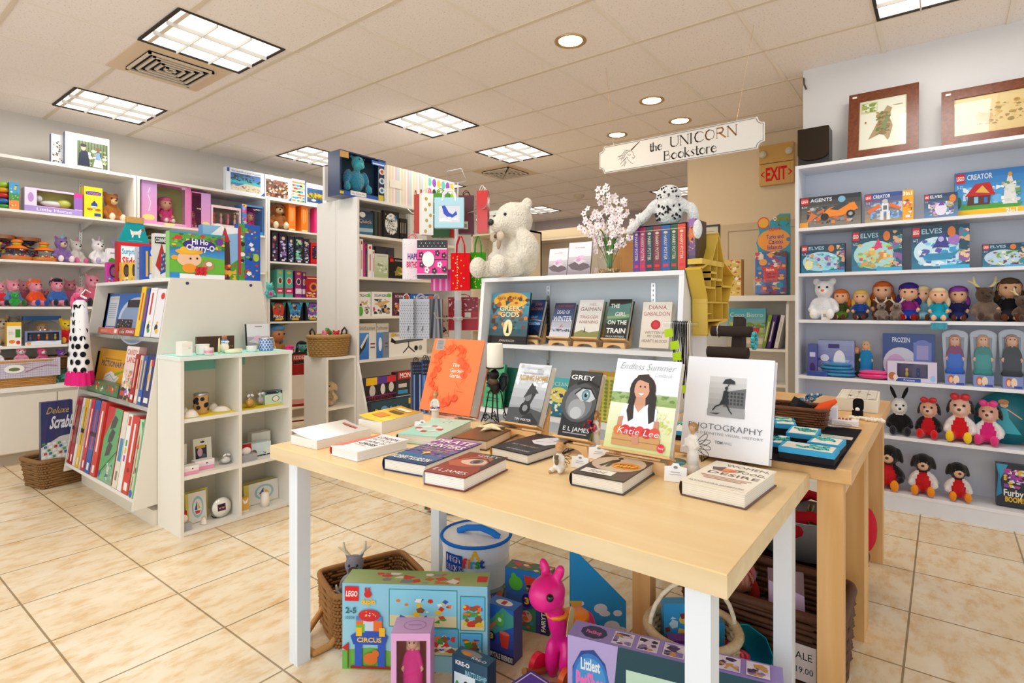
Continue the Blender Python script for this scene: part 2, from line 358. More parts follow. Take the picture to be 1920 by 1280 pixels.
for (u,v),lab in zip(((1069.6,76.3),(1222,188.3),(1275,226.3),(1157,252.5)),('largest recessed spotlight, nearest of the four','recessed spotlight second from the front, above the sign middle','recessed spotlight just above the hanging sign, right of the row','recessed spotlight at the left end of the hanging sign')):
    p = onz(u,v,CZ); t = thing('recessed_spotlight',lab,'spotlight',p,0,'recessed spotlights')
    r = MB(); r.lathe([(.098,-.001),(.1,-.006),(.085,-.01),(.075,-.004)],(0,0,0),'d0b488',32); r.build('trim_ring','metal',t)
    r = MB(); r.lathe([(.0,-.006),(.045,-.007),(.072,-.003)],(0,0,0),'fff3dc',24); r.build('lamp','bulb',t)
    l = bpy.data.lights.new('spot','SPOT'); l.energy = 12; l.color = (1,.82,.58); l.spot_size = 1.9; l.spot_blend = .6; l.shadow_soft_size = .05
    o = bpy.data.objects.new('lamp_glow',l); S.collection.objects.link(o); o.location = (p.x,p.y,CZ-.03)
p = onz(1085,366,CZ); s = MB(); s.lathe([(0,-.05),(.05,-.048),(.08,-.03),(.085,0)],p,'d9c7ac',24); tag(s.build('smoke_detector','plastic'),'round beige smoke detector on the ceiling above the white flowers','smoke detector')
# exit sign on the tan wall
yr,y_ = ya(1488,5.70),ya(1424,5.70); z0,z1,zm = zat(345,5.7,(yr+y_)/2),zat(270,5.7,(yr+y_)/2),zat(304,5.7,(yr+y_)/2); w = y_-yr
t = thing('exit_sign','EXIT sign with red letters below two emergency lamps on the tan wall','exit sign',(5.76,(yr+y_)/2,z0),-PI/2)
b = MB(); b.box(-w/2,-.06,0,w/2,0,zm-z0-.004,'cfa255'); b.build('sign_body','plastic',t)
b = MB(); b.box(-w/2,-.07,zm-z0,w/2,0,z1-z0,'cda053'); b.build('lamp_housing','plastic',t)
for s in (-1,1):
    b = MB(); b.ell((s*w*.38,-.085,(z1+zm)/2-z0),(.035,.025,.035),'cfc9ae'); b.build('emergency_lamp','gloss',t)
b = MB(); h = zm-z0; b.art((-w/2,-.06,0),(w,0,0),(0,0,h),[('t','EXIT',.5,.2,.58,'e3141c',dict(w=.62,bold=.03)),('l',[.14,.62,.06,.5,.14,.38],.05,'e3141c'),('l',[.86,.62,.94,.5,.86,.38],.05,'e3141c')]); b.build('lettering','matte',t)
# framed notice on the tan wall
t = thing('framed_notice','thin black framed notice on the tan wall behind the yellow house','picture frame',(5.75,ya(1318,5.75),zat(425,5.75,ya(1318,5.75))-.4),-PI/2)
b = MB(); b.box(-.16,0,0,.16,.008,.4,'d9d2c2'); b.art((-.16,0,0),(.32,0,0),(0,0,.4),[('r',.15,y/20,.7,.012,'8a8378') for y in range(3,18,2)]); b.build('sheet','matte',t)
b = MB()
for q in ((-.17,-.01,-.01,.17,.01,.005),(-.17,-.01,.395,.17,.01,.41),(-.17,-.01,.005,-.155,.01,.395),(.155,-.01,.005,.17,.01,.395)): b.box(*q,'1c1a18')
b.build('frame','plastic',t)
# hanging shop sign
X0 = 3.5; yL,yR = ya(1124.5,X0),ya(1433.5,X0); zc = (2.338+2.362+2.174+2.177)/4; Wd,Hd = yL-yR,.187
t = thing('hanging_sign','white bookstore sign with unicorn head and black lettering hanging from the ceiling','sign',(X0,(yL+yR)/2,zc),-PI/2)
def plate(w,h,r):
    P = []
    for sx,sy,a0 in ((1,1,270),(-1,1,360),(-1,-1,90),(1,-1,180)):
        pts = [(sx*w/2+r*math.cos(math.radians(a0-i*15)),sy*h/2+r*math.sin(math.radians(a0-i*15))) for i in range(7)]
        P += pts
    return P
b = MB(); r = .038; o = plate(Wd,Hd,r); b.prism([(x,-.006,z) for x,z in o],(0,0,0),(0,.012,0),'e9e4dc'); b.build('board','paint',t)
b = MB(); pts = [(x,-.0075,z) for x,z in plate(Wd-.012,Hd-.012,r)]; b.tube(pts,.0012,'3a332c',4,True)
X = Vector((1,0,0)); Z = Vector((0,0,1))
def ser(txt,x,z,h,adv,cols=None):  # deco capitals: a thick and a thin stroke per letter, with hairline serifs
    G = {'U': ['T0,1,0,.25,.12,.04,.35,0','n.35,0,.58,.04,.7,.25,.7,1','s-.08,1,.1,1','s.6,1,.8,1'],'N': ['n0,0,0,1','T0,1,.7,0','n.7,0,.7,1','s-.08,0,.08,0','s-.12,1,.05,1','s.62,1,.78,1'],'I': ['T0,0,0,1','s-.1,0,.1,0','s-.1,1,.1,1'],
         'C': ['T.3,1,.1,.85,0,.5,.1,.15,.3,0','n.3,1,.55,1,.8,.82','n.3,0,.55,0,.8,.18'],'O': ['T.35,1,.1,.85,0,.5,.1,.15,.35,0','n.35,1,.7,.85,.8,.5,.7,.15,.35,0'],'R': ['n0,0,0,1','s-.1,0,.1,0','T0,1,.45,1,.58,.78,.45,.52,0,.5','T.25,.5,.75,0','s.7,0,.82,.02'],
         'B': ['T0,0,0,1','n0,1,.4,.98,.5,.78,.4,.58,0,.55','n0,.55,.5,.52,.62,.28,.5,.04,0,0','s-.12,0,.05,0','s-.12,1,.05,1'],'o': ['T.28,.66,.08,.56,0,.33,.08,.1,.28,0','n.28,.66,.5,.56,.58,.33,.5,.1,.28,0'],'k': ['T0,0,0,1.05','n.4,.66,0,.28','T.1,.36,.45,0','s-.08,0,.1,0','s.4,0,.52,0'],
         's': ['n.38,.58,.2,.66,.06,.52','T.06,.52,.34,.16','n.34,.16,.2,0,0,.08'],'t': ['T.1,.95,.1,.08,.2,0,.3,.03','s-.06,.64,.3,.64'],'r': ['T0,0,0,.64','n0,.45,.14,.64,.32,.6','s-.08,0,.1,0'],'e': ['n.02,.34,.5,.4,.42,.6,.24,.66','T.24,.66,.06,.52,0,.33,.08,.1,.26,0','n.26,0,.42,.04,.52,.16'],'h': ['T0,0,0,1.05','n0,.45,.16,.64,.34,.56','T.36,.56,.38,0','s-.08,0,.1,0','s.3,0,.48,0']}
    Wc = {'U': .95,'N': .98,'I': .36,'C': .98,'O': 1.02,'R': .98,'B': .78,'o': .72,'k': .6,'s': .52,'t': .4,'r': .44,'e': .66,'h': .58,' ': .5}
    for i,ch in enumerate(txt):
        for st in G.get(ch,[]):
            q = [float(a) for a in st[1:].split(',')]; wd = {'T': .0042,'n': .0016,'s': .0014}[st[0]]
            P = [(x+q[k]*h*adv,z+q[k+1]*h) for k in range(0,len(q),2)]
            for k in range(len(P)-1):
                (ax,az),(bx,bz) = P[k],P[k+1]; L = math.hypot(bx-ax,bz-az) or 1; ex,ez = -(bz-az)/L*wd,(bx-ax)/L*wd; dx,dz = (bx-ax)/L*wd*.5,(bz-az)/L*wd*.5
                b.poly([(ax-ex-dx,-.0068,az-ez-dz),(bx-ex+dx,-.0068,bz-ez+dz),(bx+ex+dx,-.0068,bz+ez+dz),(ax+ex-dx,-.0068,az+ez-dz)],(cols or {}).get(i,'3b3026'))
        x += Wc.get(ch,.6)*h*adv
br = {4: '7a4a20',5: 'b8772c',6: '8a5a26'}
ser('the',-.165,.002,.052,1.05); ser('UNICORN',-.022,.008,.062,1.1,br); ser('Bookstore',-.065,-.072,.058,1.06)
# unicorn head drawn in fine strokes
def uni(q,w,col='4a3c30'):
    P = [(-.405+a*.165,-.062+c*.115) for a,c in zip(q[::2],q[1::2])]
    b.tube([(x,-.0068,z) for x,z in P],w*1.3,col,4)
uni([.62,.86,1.0,1.25],.002,'6b4526'); uni([.66,.84,1.0,1.25],.0012,'6b4526')
for q in ([.62,.84,.7,.72,.74,.55,.8,.42,.76,.34,.68,.36],[.45,.5,.5,.3,.62,.12,.72,.02],[.46,.62,.56,.56,.62,.6],[.3,.66,.4,.84,.55,.86,.62,.8],[.3,.8,.36,.92,.46,.84],[.1,.55,.25,.7,.32,.82],[.05,.42,.22,.5,.34,.68],[.2,.3,.2,.42,.36,.56],[.14,.12,.24,.26,.38,.42],
          [.2,-.02,.32,.1,.4,.3],[.34,-.05,.36,.1,.42,.2],[.28,.4,.36,.6,.44,.76],[.44,.7,.5,.8,.6,.78],[.3,.2,.34,.34,.44,.5],[.68,.4,.74,.38],[.02,.58,.14,.62,.26,.62]): uni(q,.0009)
b.build('lettering','matte',t)
b = MB(); b.tube([(-Wd/2+.11,0,Hd/2-.012),(-Wd/2+.05,0,CZ-zc)],.0012,'e8c89a',4); b.build('hanging_wire','metal',t); b = MB(); b.tube([(Wd/2-.16,0,Hd/2-.012),(Wd/2-.06,0,CZ-zc)],.0012,'e8c89a',4); b.build('hanging_wire','metal',t)
# ================================================================ fixtures
WH = 'ece9e2'; CR = 'e8e2d6'
def bx(t,name,*b,mat='paint',col=WH,r=0):
    m = MB()
    for q in b: m.box(*q,col)
    return m.build(name,mat,t)
def slots(m,x,y0,z0,z1,ax):  # slotted wall standard
    m.box(*((x-.012,y0-.004,z0,x+.012,y0,z1) if ax == 'y' else (y0-.004,x-.012,z0,y0,x+.012,z1)),'d8d6d2')
    k = int((z1-z0)/.025)
    for i in range(k):
        z = z0+.01+i*.025
        m.box(*((x-.002,y0-.0045,z,x+.002,y0-.0035,z+.012) if ax == 'y' else (y0-.0045,x-.002,z,y0-.0035,x+.002,z+.012)),'56544f')
# ---- wall unit along the left wall: open shelf modules over one long base with counter
def wall_module(x0,x1,zs,label):
    yf,yb = 5.85,6.28; t = thing('wall_shelf_unit',label,'shelf unit',(x0,yf,.61),0,'shelf units along the left wall'); w = x1-x0; B = .61
    bx(t,'side_panel',(0,0,0,.022,yb-yf,2.44-B)); bx(t,'side_panel',(w-.022,0,0,w,yb-yf,2.44-B))
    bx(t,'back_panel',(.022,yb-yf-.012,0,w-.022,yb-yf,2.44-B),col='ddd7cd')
    bx(t,'top_board',(.022,0,2.415-B,w-.022,yb-yf,2.44-B))
    for z in zs:
        s = bx(t,'shelf_board',(.024,.004,z-.02-B,w-.024,yb-yf-.014,z-B))
        for x in (.25*w,.75*w):
            m = MB(); m.prism([(x-.004,.06,z-.02-B),(x-.004,yb-yf-.02,z-.02-B),(x-.004,yb-yf-.02,z-.09-B)],(0,0,0),(.008,0,0),'e2dfd8'); m.build('bracket','paint',s)
    for x in (.25*w,.75*w): m = MB(); slots(m,x,yb-yf-.012,.02,2.4-B,'y'); m.build('slotted_rail','metal',t)
ZL = (2.015,1.614,1.24,.925)
wall_module(-.52,.715,ZL,'white wall shelf module cut off at the left edge beside the toy towers')
wall_module(.718,1.958,ZL,'white wall shelf module holding the yellow box, brown bear and piglet plushes')
wall_module(1.964,3.212,ZL,'white wall shelf module holding the boxed pink dolls')
wall_module(3.218,4.46,(2.109,1.743,1.347,1.078),'white wall shelf module with orange boxes, left of the tall bookcase panels')
t = thing('base_cabinet','long white base cabinet with round knobs under the left wall shelves','cabinet',(0,0,0))
bx(t,'worktop',(-.52,5.72,.575,4.46,6.28,.607)); bx(t,'carcass',(-.52,5.76,.09,4.46,6.28,.575),col=CR); bx(t,'plinth',(-.52,5.80,0,4.46,6.2,.09),col='b9ac98')
for i in range(8):
    x = -.5+i*.62; dd = bx(t,'door',(x,5.742,.1,x+.61,5.76,.545),col=CR)
    if i in (2,3,4,5,6):
        k = MB(); k.lathe([(0,-.026),(.012,-.022),(.014,-.014),(.006,-.006),(.006,0)],(x+(.55 if i % 2 else .06),5.742,.47),'d6c6a4',12,Euler((-PI/2,0,0)).to_matrix()); k.build('knob','gloss',dd)
# ---- game rack: sloped display gondola with a cube shelf at its end
GY0,GY1 = 3.53,4.79; GZ = (1.405,1.055,.667,.172)
def gx_(z): return 1.353-(1.405-z)*.148
t = thing('display_gondola','white sloped gondola full of board games at the left','gondola',(0,0,0))
def trap(y,name):
    m = MB(); m.prism([(gx_(1.405),y,1.405),(1.896,y,1.405),(2.075,y,.17),(gx_(.11),y,.11),(gx_(.16),y,.16)][::1],(0,0,0),(0,.02,0),'e0dacd'); return m.build(name,'paint',t)
tp = trap(GY0,'end_panel'); trap(GY1-.02,'end_panel')
for u in (351,470): m = MB(); m.cyl((xa(u,GY0),GY0-.004,1.375),(xa(u,GY0),GY0,1.375),.009,'3c2c6c'); m.build('plug','plastic',tp)
bx(t,'top_board',(gx_(1.405)-.01,GY0+.02,1.385,1.90,GY1-.02,1.405)); bx(t,'centre_panel',(1.61,GY0+.02,.1,1.64,GY1-.02,1.385),col='dcd6cc')
for z in GZ[1:]:
    m = MB(); X1 = 1.61; q = z-.148*(X1-gx_(z)); m.prism([(gx_(z),GY0+.02,z-.022),(gx_(z),GY0+.02,z),(X1,GY0+.02,q),(X1,GY0+.02,q-.022)],(0,0,0),(0,GY1-GY0-.04,0),WH); m.build('shelf_board','paint',t); bx(t,'shelf_board',(1.64,GY0+.02,z-.022,1.896+(1.405-z)*.145,GY1-.02,z))
bx(t,'base',(1.265,GY0,0,1.98,GY1,.085),col='e4dccb')
for z in GZ[1:3]: bx(t,'lip',(gx_(z)-.004,GY0+.02,z-.026,gx_(z),GY1-.02,z+.006),mat='clear')
# cube shelf
CX0,CX1,CY0,CY1 = 1.285,1.93,3.225,3.526
t = thing('cube_shelf','white six-cube shelf with candles and shells at the gondola end','shelf',(CX0,CY0,0)); w,dp = CX1-CX0,CY1-CY0; CC = 'e9e5da'
for n,b in (('side_panel',(0,0,0,.018,dp,.945)),('side_panel',(w-.018,0,0,w,dp,.945)),('divider',(w*.5-.009,.002,.02,w*.5+.009,dp-.006,.945))): bx(t,n,b,col=CC)
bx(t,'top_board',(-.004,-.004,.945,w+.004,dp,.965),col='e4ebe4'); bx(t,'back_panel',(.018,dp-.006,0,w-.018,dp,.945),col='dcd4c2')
CZS = (.022,.322,.63)
for z in CZS: bx(t,'shelf_board',(.018,.003,z-.02,w-.018,dp-.006,z),col=CC)
m = MB(); m.box(.012,.01,.9655,w-.02,dp-.02,.967,'9fe0d0'); m.build('mint_liner','matte',t); m = MB(); m.box(.03,dp-.009,.86,w*.5-.012,dp-.007,.944,'86cfc0'); m.box(w*.5+.012,dp-.009,.87,w-.15,dp-.007,.944,'86cfc0'); m.build('mint_panel','matte',t)
m = MB(); m.box(.022,.02,CZS[2]+.0005,w*.5-.014,dp-.03,CZS[2]+.002,'f0d41c'); m.box(w*.5+.012,.02,CZS[2]+.0005,w-.04,dp-.03,CZS[2]+.002,'f0d41c'); m.build('yellow_liner','matte',t)
# ---- tall bookcases back to back
def tall(y0,y1,x0,x1,face,label,zs):
    t = thing('tall_bookcase',label,'bookcase',(x0,y0,0)); w,d = x1-x0,y1-y0
    bx(t,'side_panel',(0,0,0,.022,d,2.135)); bx(t,'side_panel',(w-.022,0,0,w,d,2.135)); b = d if face < 0 else .012
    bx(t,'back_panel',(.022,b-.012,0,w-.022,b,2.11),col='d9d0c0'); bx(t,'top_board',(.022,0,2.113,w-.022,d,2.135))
    for z in zs: bx(t,'shelf_board',(.022,.002 if face < 0 else .014,z-.022,w-.022,d-(.014 if face < 0 else .002),z),col=CR)
    return t
TX0,TX1,TY0,TY1 = 2.83,4.07,3.77,4.055
t = tall(TY0,TY1,TX0,TX1,-1,'tall white bookcase with science kits behind the gift bags',(1.834,1.486,1.161,.803)); 
m = MB(); m.prism([(0,0,.785),(0,-.20,.12),(0,-.20,0),(0,0,0)],(0,0,0),(.02,0,0),WH); m.build('sloped_side','paint',t)
for z in (.471,.17): bx(t,'sloped_shelf',(.022,-(.785-z)*.27,z-.02,TX1-TX0-.02,.25,z),col=CR)
tall(TY1+.006,4.335,TX0,TX1,1,'tall white bookcase turned away, seen as the farther end panel',(1.834,1.486,1.161,.803))
# ---- small open cabinet with basket on it
SX0,SX1,SY0,SY1 = 2.547,2.826,3.775,4.08
t = thing('small_cabinet','low white open cabinet under the round straw basket','cabinet',(SX0,SY0,0)); w,d = SX1-SX0,SY1-SY0
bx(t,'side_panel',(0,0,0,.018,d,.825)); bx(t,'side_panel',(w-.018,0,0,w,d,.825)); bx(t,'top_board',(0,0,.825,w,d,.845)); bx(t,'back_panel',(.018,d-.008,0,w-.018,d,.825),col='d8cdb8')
for z in (.07,.449): bx(t,'shelf_board',(.018,.003,z-.018,w-.018,d-.008,z),col=CR)
# ---- white bookcase behind the display table
BX,BY0,BY1 = 2.48,.928,2.136
t = thing('low_bookcase','low white bookcase of new hardcovers behind the display table','bookcase',(BX,BY0,0)); w = BY1-BY0; BC = 'eef0f0'
def slab(name,y0,y1,z0=0,z1=1.38): 
    m = MB(); m.prism([(0,y0,z1),(.30,y0,z1),(.30,y0,z0),(-.08,y0,z0),(-.08,y0,.6)],(0,0,0),(0,y1-y0,0),BC); return m.build(name,'paint',t)
slab('side_panel',0,.024); slab('side_panel',w-.024,w); bx(t,'top_board',(-.002,0,1.38,.3,w,1.402),col=BC)
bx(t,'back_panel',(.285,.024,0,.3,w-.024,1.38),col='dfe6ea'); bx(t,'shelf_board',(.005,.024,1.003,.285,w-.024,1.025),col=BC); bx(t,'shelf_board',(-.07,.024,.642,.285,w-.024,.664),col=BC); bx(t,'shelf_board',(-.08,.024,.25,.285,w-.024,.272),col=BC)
for y in (.27,.93): m = MB(); slots(m,y,.285,.68,1.36,'x'); m.build('slotted_rail','metal',t)
for y in (.27,.93): m = MB(); m.prism([(.04,y-.004,1.003),(.285,y-.004,1.003),(.285,y-.004,.92)],(0,0,0),(0,.008,0),'dfe3e6'); m.build('bracket','paint',t)
# ---- white legged display table
TT = .74; t = thing('display_table','birch topped display table with white square legs in the foreground','table',(1.055,.315,0))
m = MB(); m.rbox(0,0,.692,.795,1.588,TT,'ffffff',.004,1); m.build('tabletop','birch',t)
m = MB(); m.box(-.001,0,.694,0,1.588,TT-.003,'fff'); m.box(-.001,-.001,.694,.795,0,TT-.003,'fff'); m.build('edge_band','birch_edge',t)
for x,y in ((.014,.034),(.014,1.438),(.73,.034),(.73,1.475)): bx(t,'leg',(x,y,0,x+.05,y+.05,.692),col='e2e8ed')
# ---- wooden tables with jewellery
WT = .765; WX0,WX1,WY0,WY1 = 1.858,3.37,.208,.915
t = thing('jewellery_table','long pine table with turquoise jewellery behind the display table','table',(WX0,WY0,0))
m = MB(); m.rbox(0,0,.722,WX1-WX0,WY1-WY0,WT,'ffffff',.003,1); m.build('tabletop','pine',t)
m = MB(); m.box(.03,.03,.66,WX1-WX0-.03,.05,.722,'fff'); m.box(.03,WY1-WY0-.05,.66,WX1-WX0-.03,WY1-WY0-.03,.722,'fff'); m.build('apron','pine',t)
for x,w2 in ((.015,.05),(.56,.085),(.655,.05),(1.35,.085)):
    for y in (.022,WY1-WY0-.09): bx(t,'leg',(x,y,0,x+w2,y+.068,.722),mat='pine_leg')
# black cloth and its things come later
# ---- tall toy shelf along the right wall
RX,RY0,RY1 = 4.12,-.45,.785; RZ = (1.76,1.459,1.152,.782,.449,.107)
t = thing('toy_shelf_unit','tall white toy shelf unit against the right wall','shelf unit',(RX,RY0,0)); w = RY1-RY0
RC = 'e9ebf0'
bx(t,'side_panel',(0,0,0,.265,.02,2.155),col=RC); bx(t,'side_panel',(0,w-.02,0,.265,w,2.155),col=RC); bx(t,'top_board',(0,0,2.155,.265,w,2.176),col=RC)
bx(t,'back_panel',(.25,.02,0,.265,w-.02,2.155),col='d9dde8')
for z in RZ: bx(t,'shelf_board',(.002,.02,z-.02,.25,w-.02,z),col=RC)
bx(t,'plinth',(.004,.02,0,.02,w-.02,.087),col='e2e6ee')
# ---- low shelf in front of the tan wall
LX,LY0,LY1 = 4.8,.9,2.1; LZ = 1.33
t = thing('low_shelf_unit','low white shelf unit carrying the island guide display','shelf unit',(LX,LY0,0)); w = LY1-LY0
m = MB(); m.prism([(0,0,0),(.3,0,0),(.3,0,1.285),(.06,0,1.285),(.035,0,1.26),(.02,0,1.2),(0,0,.9)],(0,.065,0),(0,.02,0),WH); m.build('side_panel','paint',t)
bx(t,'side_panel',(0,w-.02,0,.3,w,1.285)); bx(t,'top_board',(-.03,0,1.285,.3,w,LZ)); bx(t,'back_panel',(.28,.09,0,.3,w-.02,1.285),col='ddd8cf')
for z in (.35,.62,.9): bx(t,'shelf_board',(.0,.085,z-.02,.28,w-.02,z))
# ---- red chair
c = onz(562,808); t = thing('child_chair','small red wooden chair between cube shelf and small cabinet','chair',(c.x-.02,c.y+.03,0),-.3); RD = 'a4161a'
m = MB(); m.rbox(-.16,-.15,.27,.16,.15,.295,RD,.03); m.build('seat','gloss',t)
for sx in (-1,1):
    for sy in (-1,1): m = MB(); m.cyl((sx*.16,sy*.15,0),(sx*.13,sy*.12,.272),.011,RD,.014); m.build('leg','gloss',t)
    m = MB(); m.tube([(sx*.13,.13,.29),(sx*.135,.15,.45),(sx*.14,.185,.64)],.013,RD); m.build('back_post','gloss',t)
m = MB(); m.rbox(-.155,.165,.54,.155,.185,.65,RD,.03,1); m.build('backrest','gloss',t)
m = MB(); m.cyl((-.15,-.14,.1),(-.15,.14,.1),.008,RD); m.cyl((.15,-.14,.1),(.15,.14,.1),.008,RD); m.cyl((-.15,0,.1),(.15,0,.1),.008,RD); m.build('stretcher','gloss',t)
# ---- shop fittings far beyond
def far_shelf(x,y0,y1,z1,label,seed):
    t = thing('far_bookcase',label,'bookcase',(x,y0,0)); w = y1-y0
    bx(t,'carcass',(0,0,0,.3,.02,z1),(0,w-.02,0,.3,w,z1),(.28,0,0,.3,w,z1),(0,0,z1-.02,.3,w,z1),col='e0d2ba')
    for i in range(4): bx(t,'shelf_board',(.0,.02,.25+i*.36,.28,w-.02,.27+i*.36),col='e0d2ba')
    return t
# ================================================================ makers of goods
def spot(sh,u0,u1,inset=.03):
    ax,f,z = sh[:3]; lo,hi = sh[3] if len(sh) > 3 else (-9,9); cl = lambda q: min(max(q,lo),hi)
    if ax == 'y': y = f+inset; a,b = cl(xa(u0,y)),cl(xa(u1,y)); return Vector(((a+b)/2,y,z)),abs(b-a),0
    x = f+inset; a,b = cl(ya(u0,x)),cl(ya(u1,x)); return Vector((x,(a+b)/2,z)),abs(a-b),-PI/2
def carton(name,cat,label,loc,rz,w,h,d,ops=(),side='ccc',top=None,mat='print',group=None,left=None,lops=(),tops=(),tilt=0,base=None,slope=False):
    """closed printed carton standing on its base: front face at local y = 0, x to the right"""
    loc = Vector(loc)
    if tilt and not slope: loc.z += d*math.sin(tilt)
    b = MB(); b.box(-w/2,0,0,w/2,d,h,side); b.art((-w/2,0,0),(w,0,0),(0,0,h),[('r',0,0,1,1,base or side)]+list(ops))
    if left or lops: b.art((-w/2,d,0),(0,-d,0),(0,0,h),([('r',0,0,1,1,left)] if left else [])+list(lops))
    if top or tops: b.art((-w/2,0,h),(w,0,0),(0,d,0),([('r',0,0,1,1,top)] if top else [])+list(tops))
    o = b.build(name,mat,None,loc,(-tilt,0,rz)); return tag(o,label,cat,group)
def pc(sh,u0,u1,v,label,ops=(),side='ccc',d=.06,inset=.03,name='toy_box',cat='toy box',raise_=0,yaw=0,**k):
    p,w,rz = spot(sh,u0,u1,inset); p.z += raise_; h = max(.01,zat(v,p.x,p.y)-p.z)
    return carton(name,cat,label,p,rz+yaw,w,h,d,ops,side,**k)
def eyes(t,pts,r,col='14100e',mat='gloss'):
    for p in pts: m = MB(); m.ell(p,r,col,None,10,6); m.build('eye',mat,t)
def nose(t,p,r,col='1a1412',name='nose'): m = MB(); m.ell(p,r,col,None,12,8); m.build(name,'gloss',t)
def soft(label,cat,loc,rz,h,body='b07840',head=None,muzzle=None,feet=None,belly=None,arm=None,ears='round',earc=None,hair=None,horn=None,bow=None,shirt=None,legs=1,mat='plush',name='plush_toy',group=None,lean=0,nosec='1a1412',antler=None,turn=0,spots=None,slim=.93):
    """seated soft toy about h high, facing local -y"""
    head = head or body; feet = feet or body; arm = arm or body; earc = earc or head; belly = belly or body; shirt = shirt or body
    t = thing(name,label,cat,loc,rz,group); S_ = lambda *a: (a[0]*h*slim,a[1]*h,a[2]*h) if len(a) == 3 else tuple(x*h for x in a)
    E = [(S_(0,0,.27),S_(.2,.18,.26),shirt),(S_(0,0,.14),S_(.21,.19,.13),body)]
    if belly != body: E.append((S_(0,-.07,.28),S_(.15,.14,.17),belly))
    for s in (-1,1):
        E += [(S_(s*.22,-.06,.34),S_(.075,.09,.17),arm,(.35,s*-.5,0)),(S_(s*.26,-.14,.22),S_(.075,.075,.07),arm)]
        if legs: E += [(S_(s*.15,-.2,.09),S_(.085,.17,.085),body),(S_(s*.17,-.36,.128),S_(.09,.075,.12),feet)]
    tr = Matrix.Rotation(turn,3,'Z'); H = lambda x,y,z: tuple(tr @ Vector((x*h*slim,y*h,0))+Vector((lean*h,0,z*h)))
    E.append((H(0,-.03,.66),S_(.21,.19,.2),head))
    if muzzle: E.append((H(0,-.19,.61),S_(.11,.09,.085),muzzle))
    for s in (-1,1):
        if ears == 'round': E.append((H(s*.17,0,.84),S_(.085,.05,.085),earc))
        if ears == 'floppy': E.append((H(s*.22,.0,.66),S_(.05,.09,.16),earc,(0,s*-.25,0)))
        if ears == 'long': E.append((H(s*.14,.04,.98),S_(.06,.04,.2),earc,(0,s*.35,0)))
        if ears == 'point': E.append((H(s*.15,0,.84),S_(.05,.04,.1),earc,(0,s*.3,0)))
    if hair: E += [(H(0,.05,.72),S_(.225,.19,.19),hair),(H(0,-.1,.82),S_(.17,.1,.07),hair)]
    bd = blob('body',E,mat,t,h*.024 if h > .3 else h*.03)
    if horn: m = MB(); m.cyl(H(0,-.08,.84),H(0,-.14,1.02),.04*h,horn,.006*h); m.build('horn','satin',t)
    if antler:
        for s in (-1,1):
            P = [H(s*.1,0,.82),H(s*.22,0,.95),H(s*.24,0,1.12)]
            m = MB(); m.tube(P,[.035*h,.04*h,.02*h],antler,7); m.tube([P[1],H(s*.36,0,1.02)],[.03*h,.012*h],antler,6); m.build('antler','plush',t)
    if bow:
        m = MB()
        for s in (-1,1): m.ell(H(s*.1,-.12,.87),S_(.1,.04,.07),bow,(0,s*-.4,0),12,8)
        m.ell(H(0,-.15,.87),S_(.035,.035,.035),bow); m.build('bow','satin',t)
    y = -.2 if not muzzle else -.2
    eyes(t,[H(s*.085,-.195,.71) for s in (-1,1)],.026*h)
    if muzzle: nose(t,H(0,-.28,.64),S_(.038,.025,.028),nosec)
    return t
def doll(label,loc,rz,h,skin='e9b48f',hair='b5682c',dress='2f7fb0',skirt=None,cap=None,shoes='5a3020',name='doll',cat='doll',group=None,mat='fabric',sit=1,parent=None):
    """rag doll with big head; seated (legs forward) or standing"""
    t = thing(name,label,cat,loc,rz,group) if parent is None else parent
    S_ = lambda *a: tuple(x*h for x in a); skirt = skirt or dress
    if sit:
        E = [(S_(0,0,.32),S_(.14,.11,.2),dress),(S_(0,-.08,.13),S_(.22,.22,.13),skirt),(S_(0,-.03,.7),S_(.2,.18,.2),skin),(S_(0,.05,.73),S_(.225,.2,.22),hair),(S_(0,-.1,.85),S_(.17,.12,.08),hair),(S_(0,0,.52),S_(.06,.06,.08),skin)]
        for s in (-1,1): E += [(S_(s*.17,-.06,.38),S_(.05,.06,.14),dress,(.4,s*-.4,0)),(S_(s*.2,-.13,.27),S_(.05,.05,.05),skin),(S_(s*.1,-.3,.08),S_(.06,.14,.06),skin),(S_(s*.11,-.42,.09),S_(.065,.06,.09),shoes),(S_(s*.2,.06,.52),S_(.07,.07,.16),hair)]
        hz,ey = .7,-.205
    else:
        E = [(S_(0,0,.62),S_(.085,.06,.13),dress),(S_(0,0,.35),S_(.16,.1,.26),skirt),(S_(0,0,.18),S_(.18,.11,.1),skirt),(S_(0,-.01,.86),S_(.1,.09,.11),skin),(S_(0,.03,.87),S_(.115,.1,.125),hair),(S_(0,.04,.74),S_(.12,.06,.12),hair),(S_(0,0,.75),S_(.03,.03,.05),skin)]
        for s in (-1,1): E += [(S_(s*.12,-.02,.6),S_(.03,.035,.13),dress,(0,s*-.25,0)),(S_(s*.155,-.04,.47),S_(.025,.03,.04),skin),(S_(s*.06,-.02,.06),S_(.045,.06,.07),shoes)]
        hz,ey = .87,-.1
    if cap: E += [(S_(0,.05 if sit else .02,hz+(.12 if sit else .06)),S_(*((.225,.2,.15) if sit else (.118,.11,.07))),cap),(S_(0,-.0,hz+.1 if sit else hz+.05),S_(*((.2,.17,.13) if sit else (.11,.1,.06))),cap)]
    fig = blob('figure' if parent is None else 'doll',E,mat,t,h*.024,3)
    if h > .1: eyes(t if parent is None else fig,[S_(s*(.075 if sit else .035),ey,hz+.02) for s in (-1,1)],(.024 if sit else .012)*h)
    return t
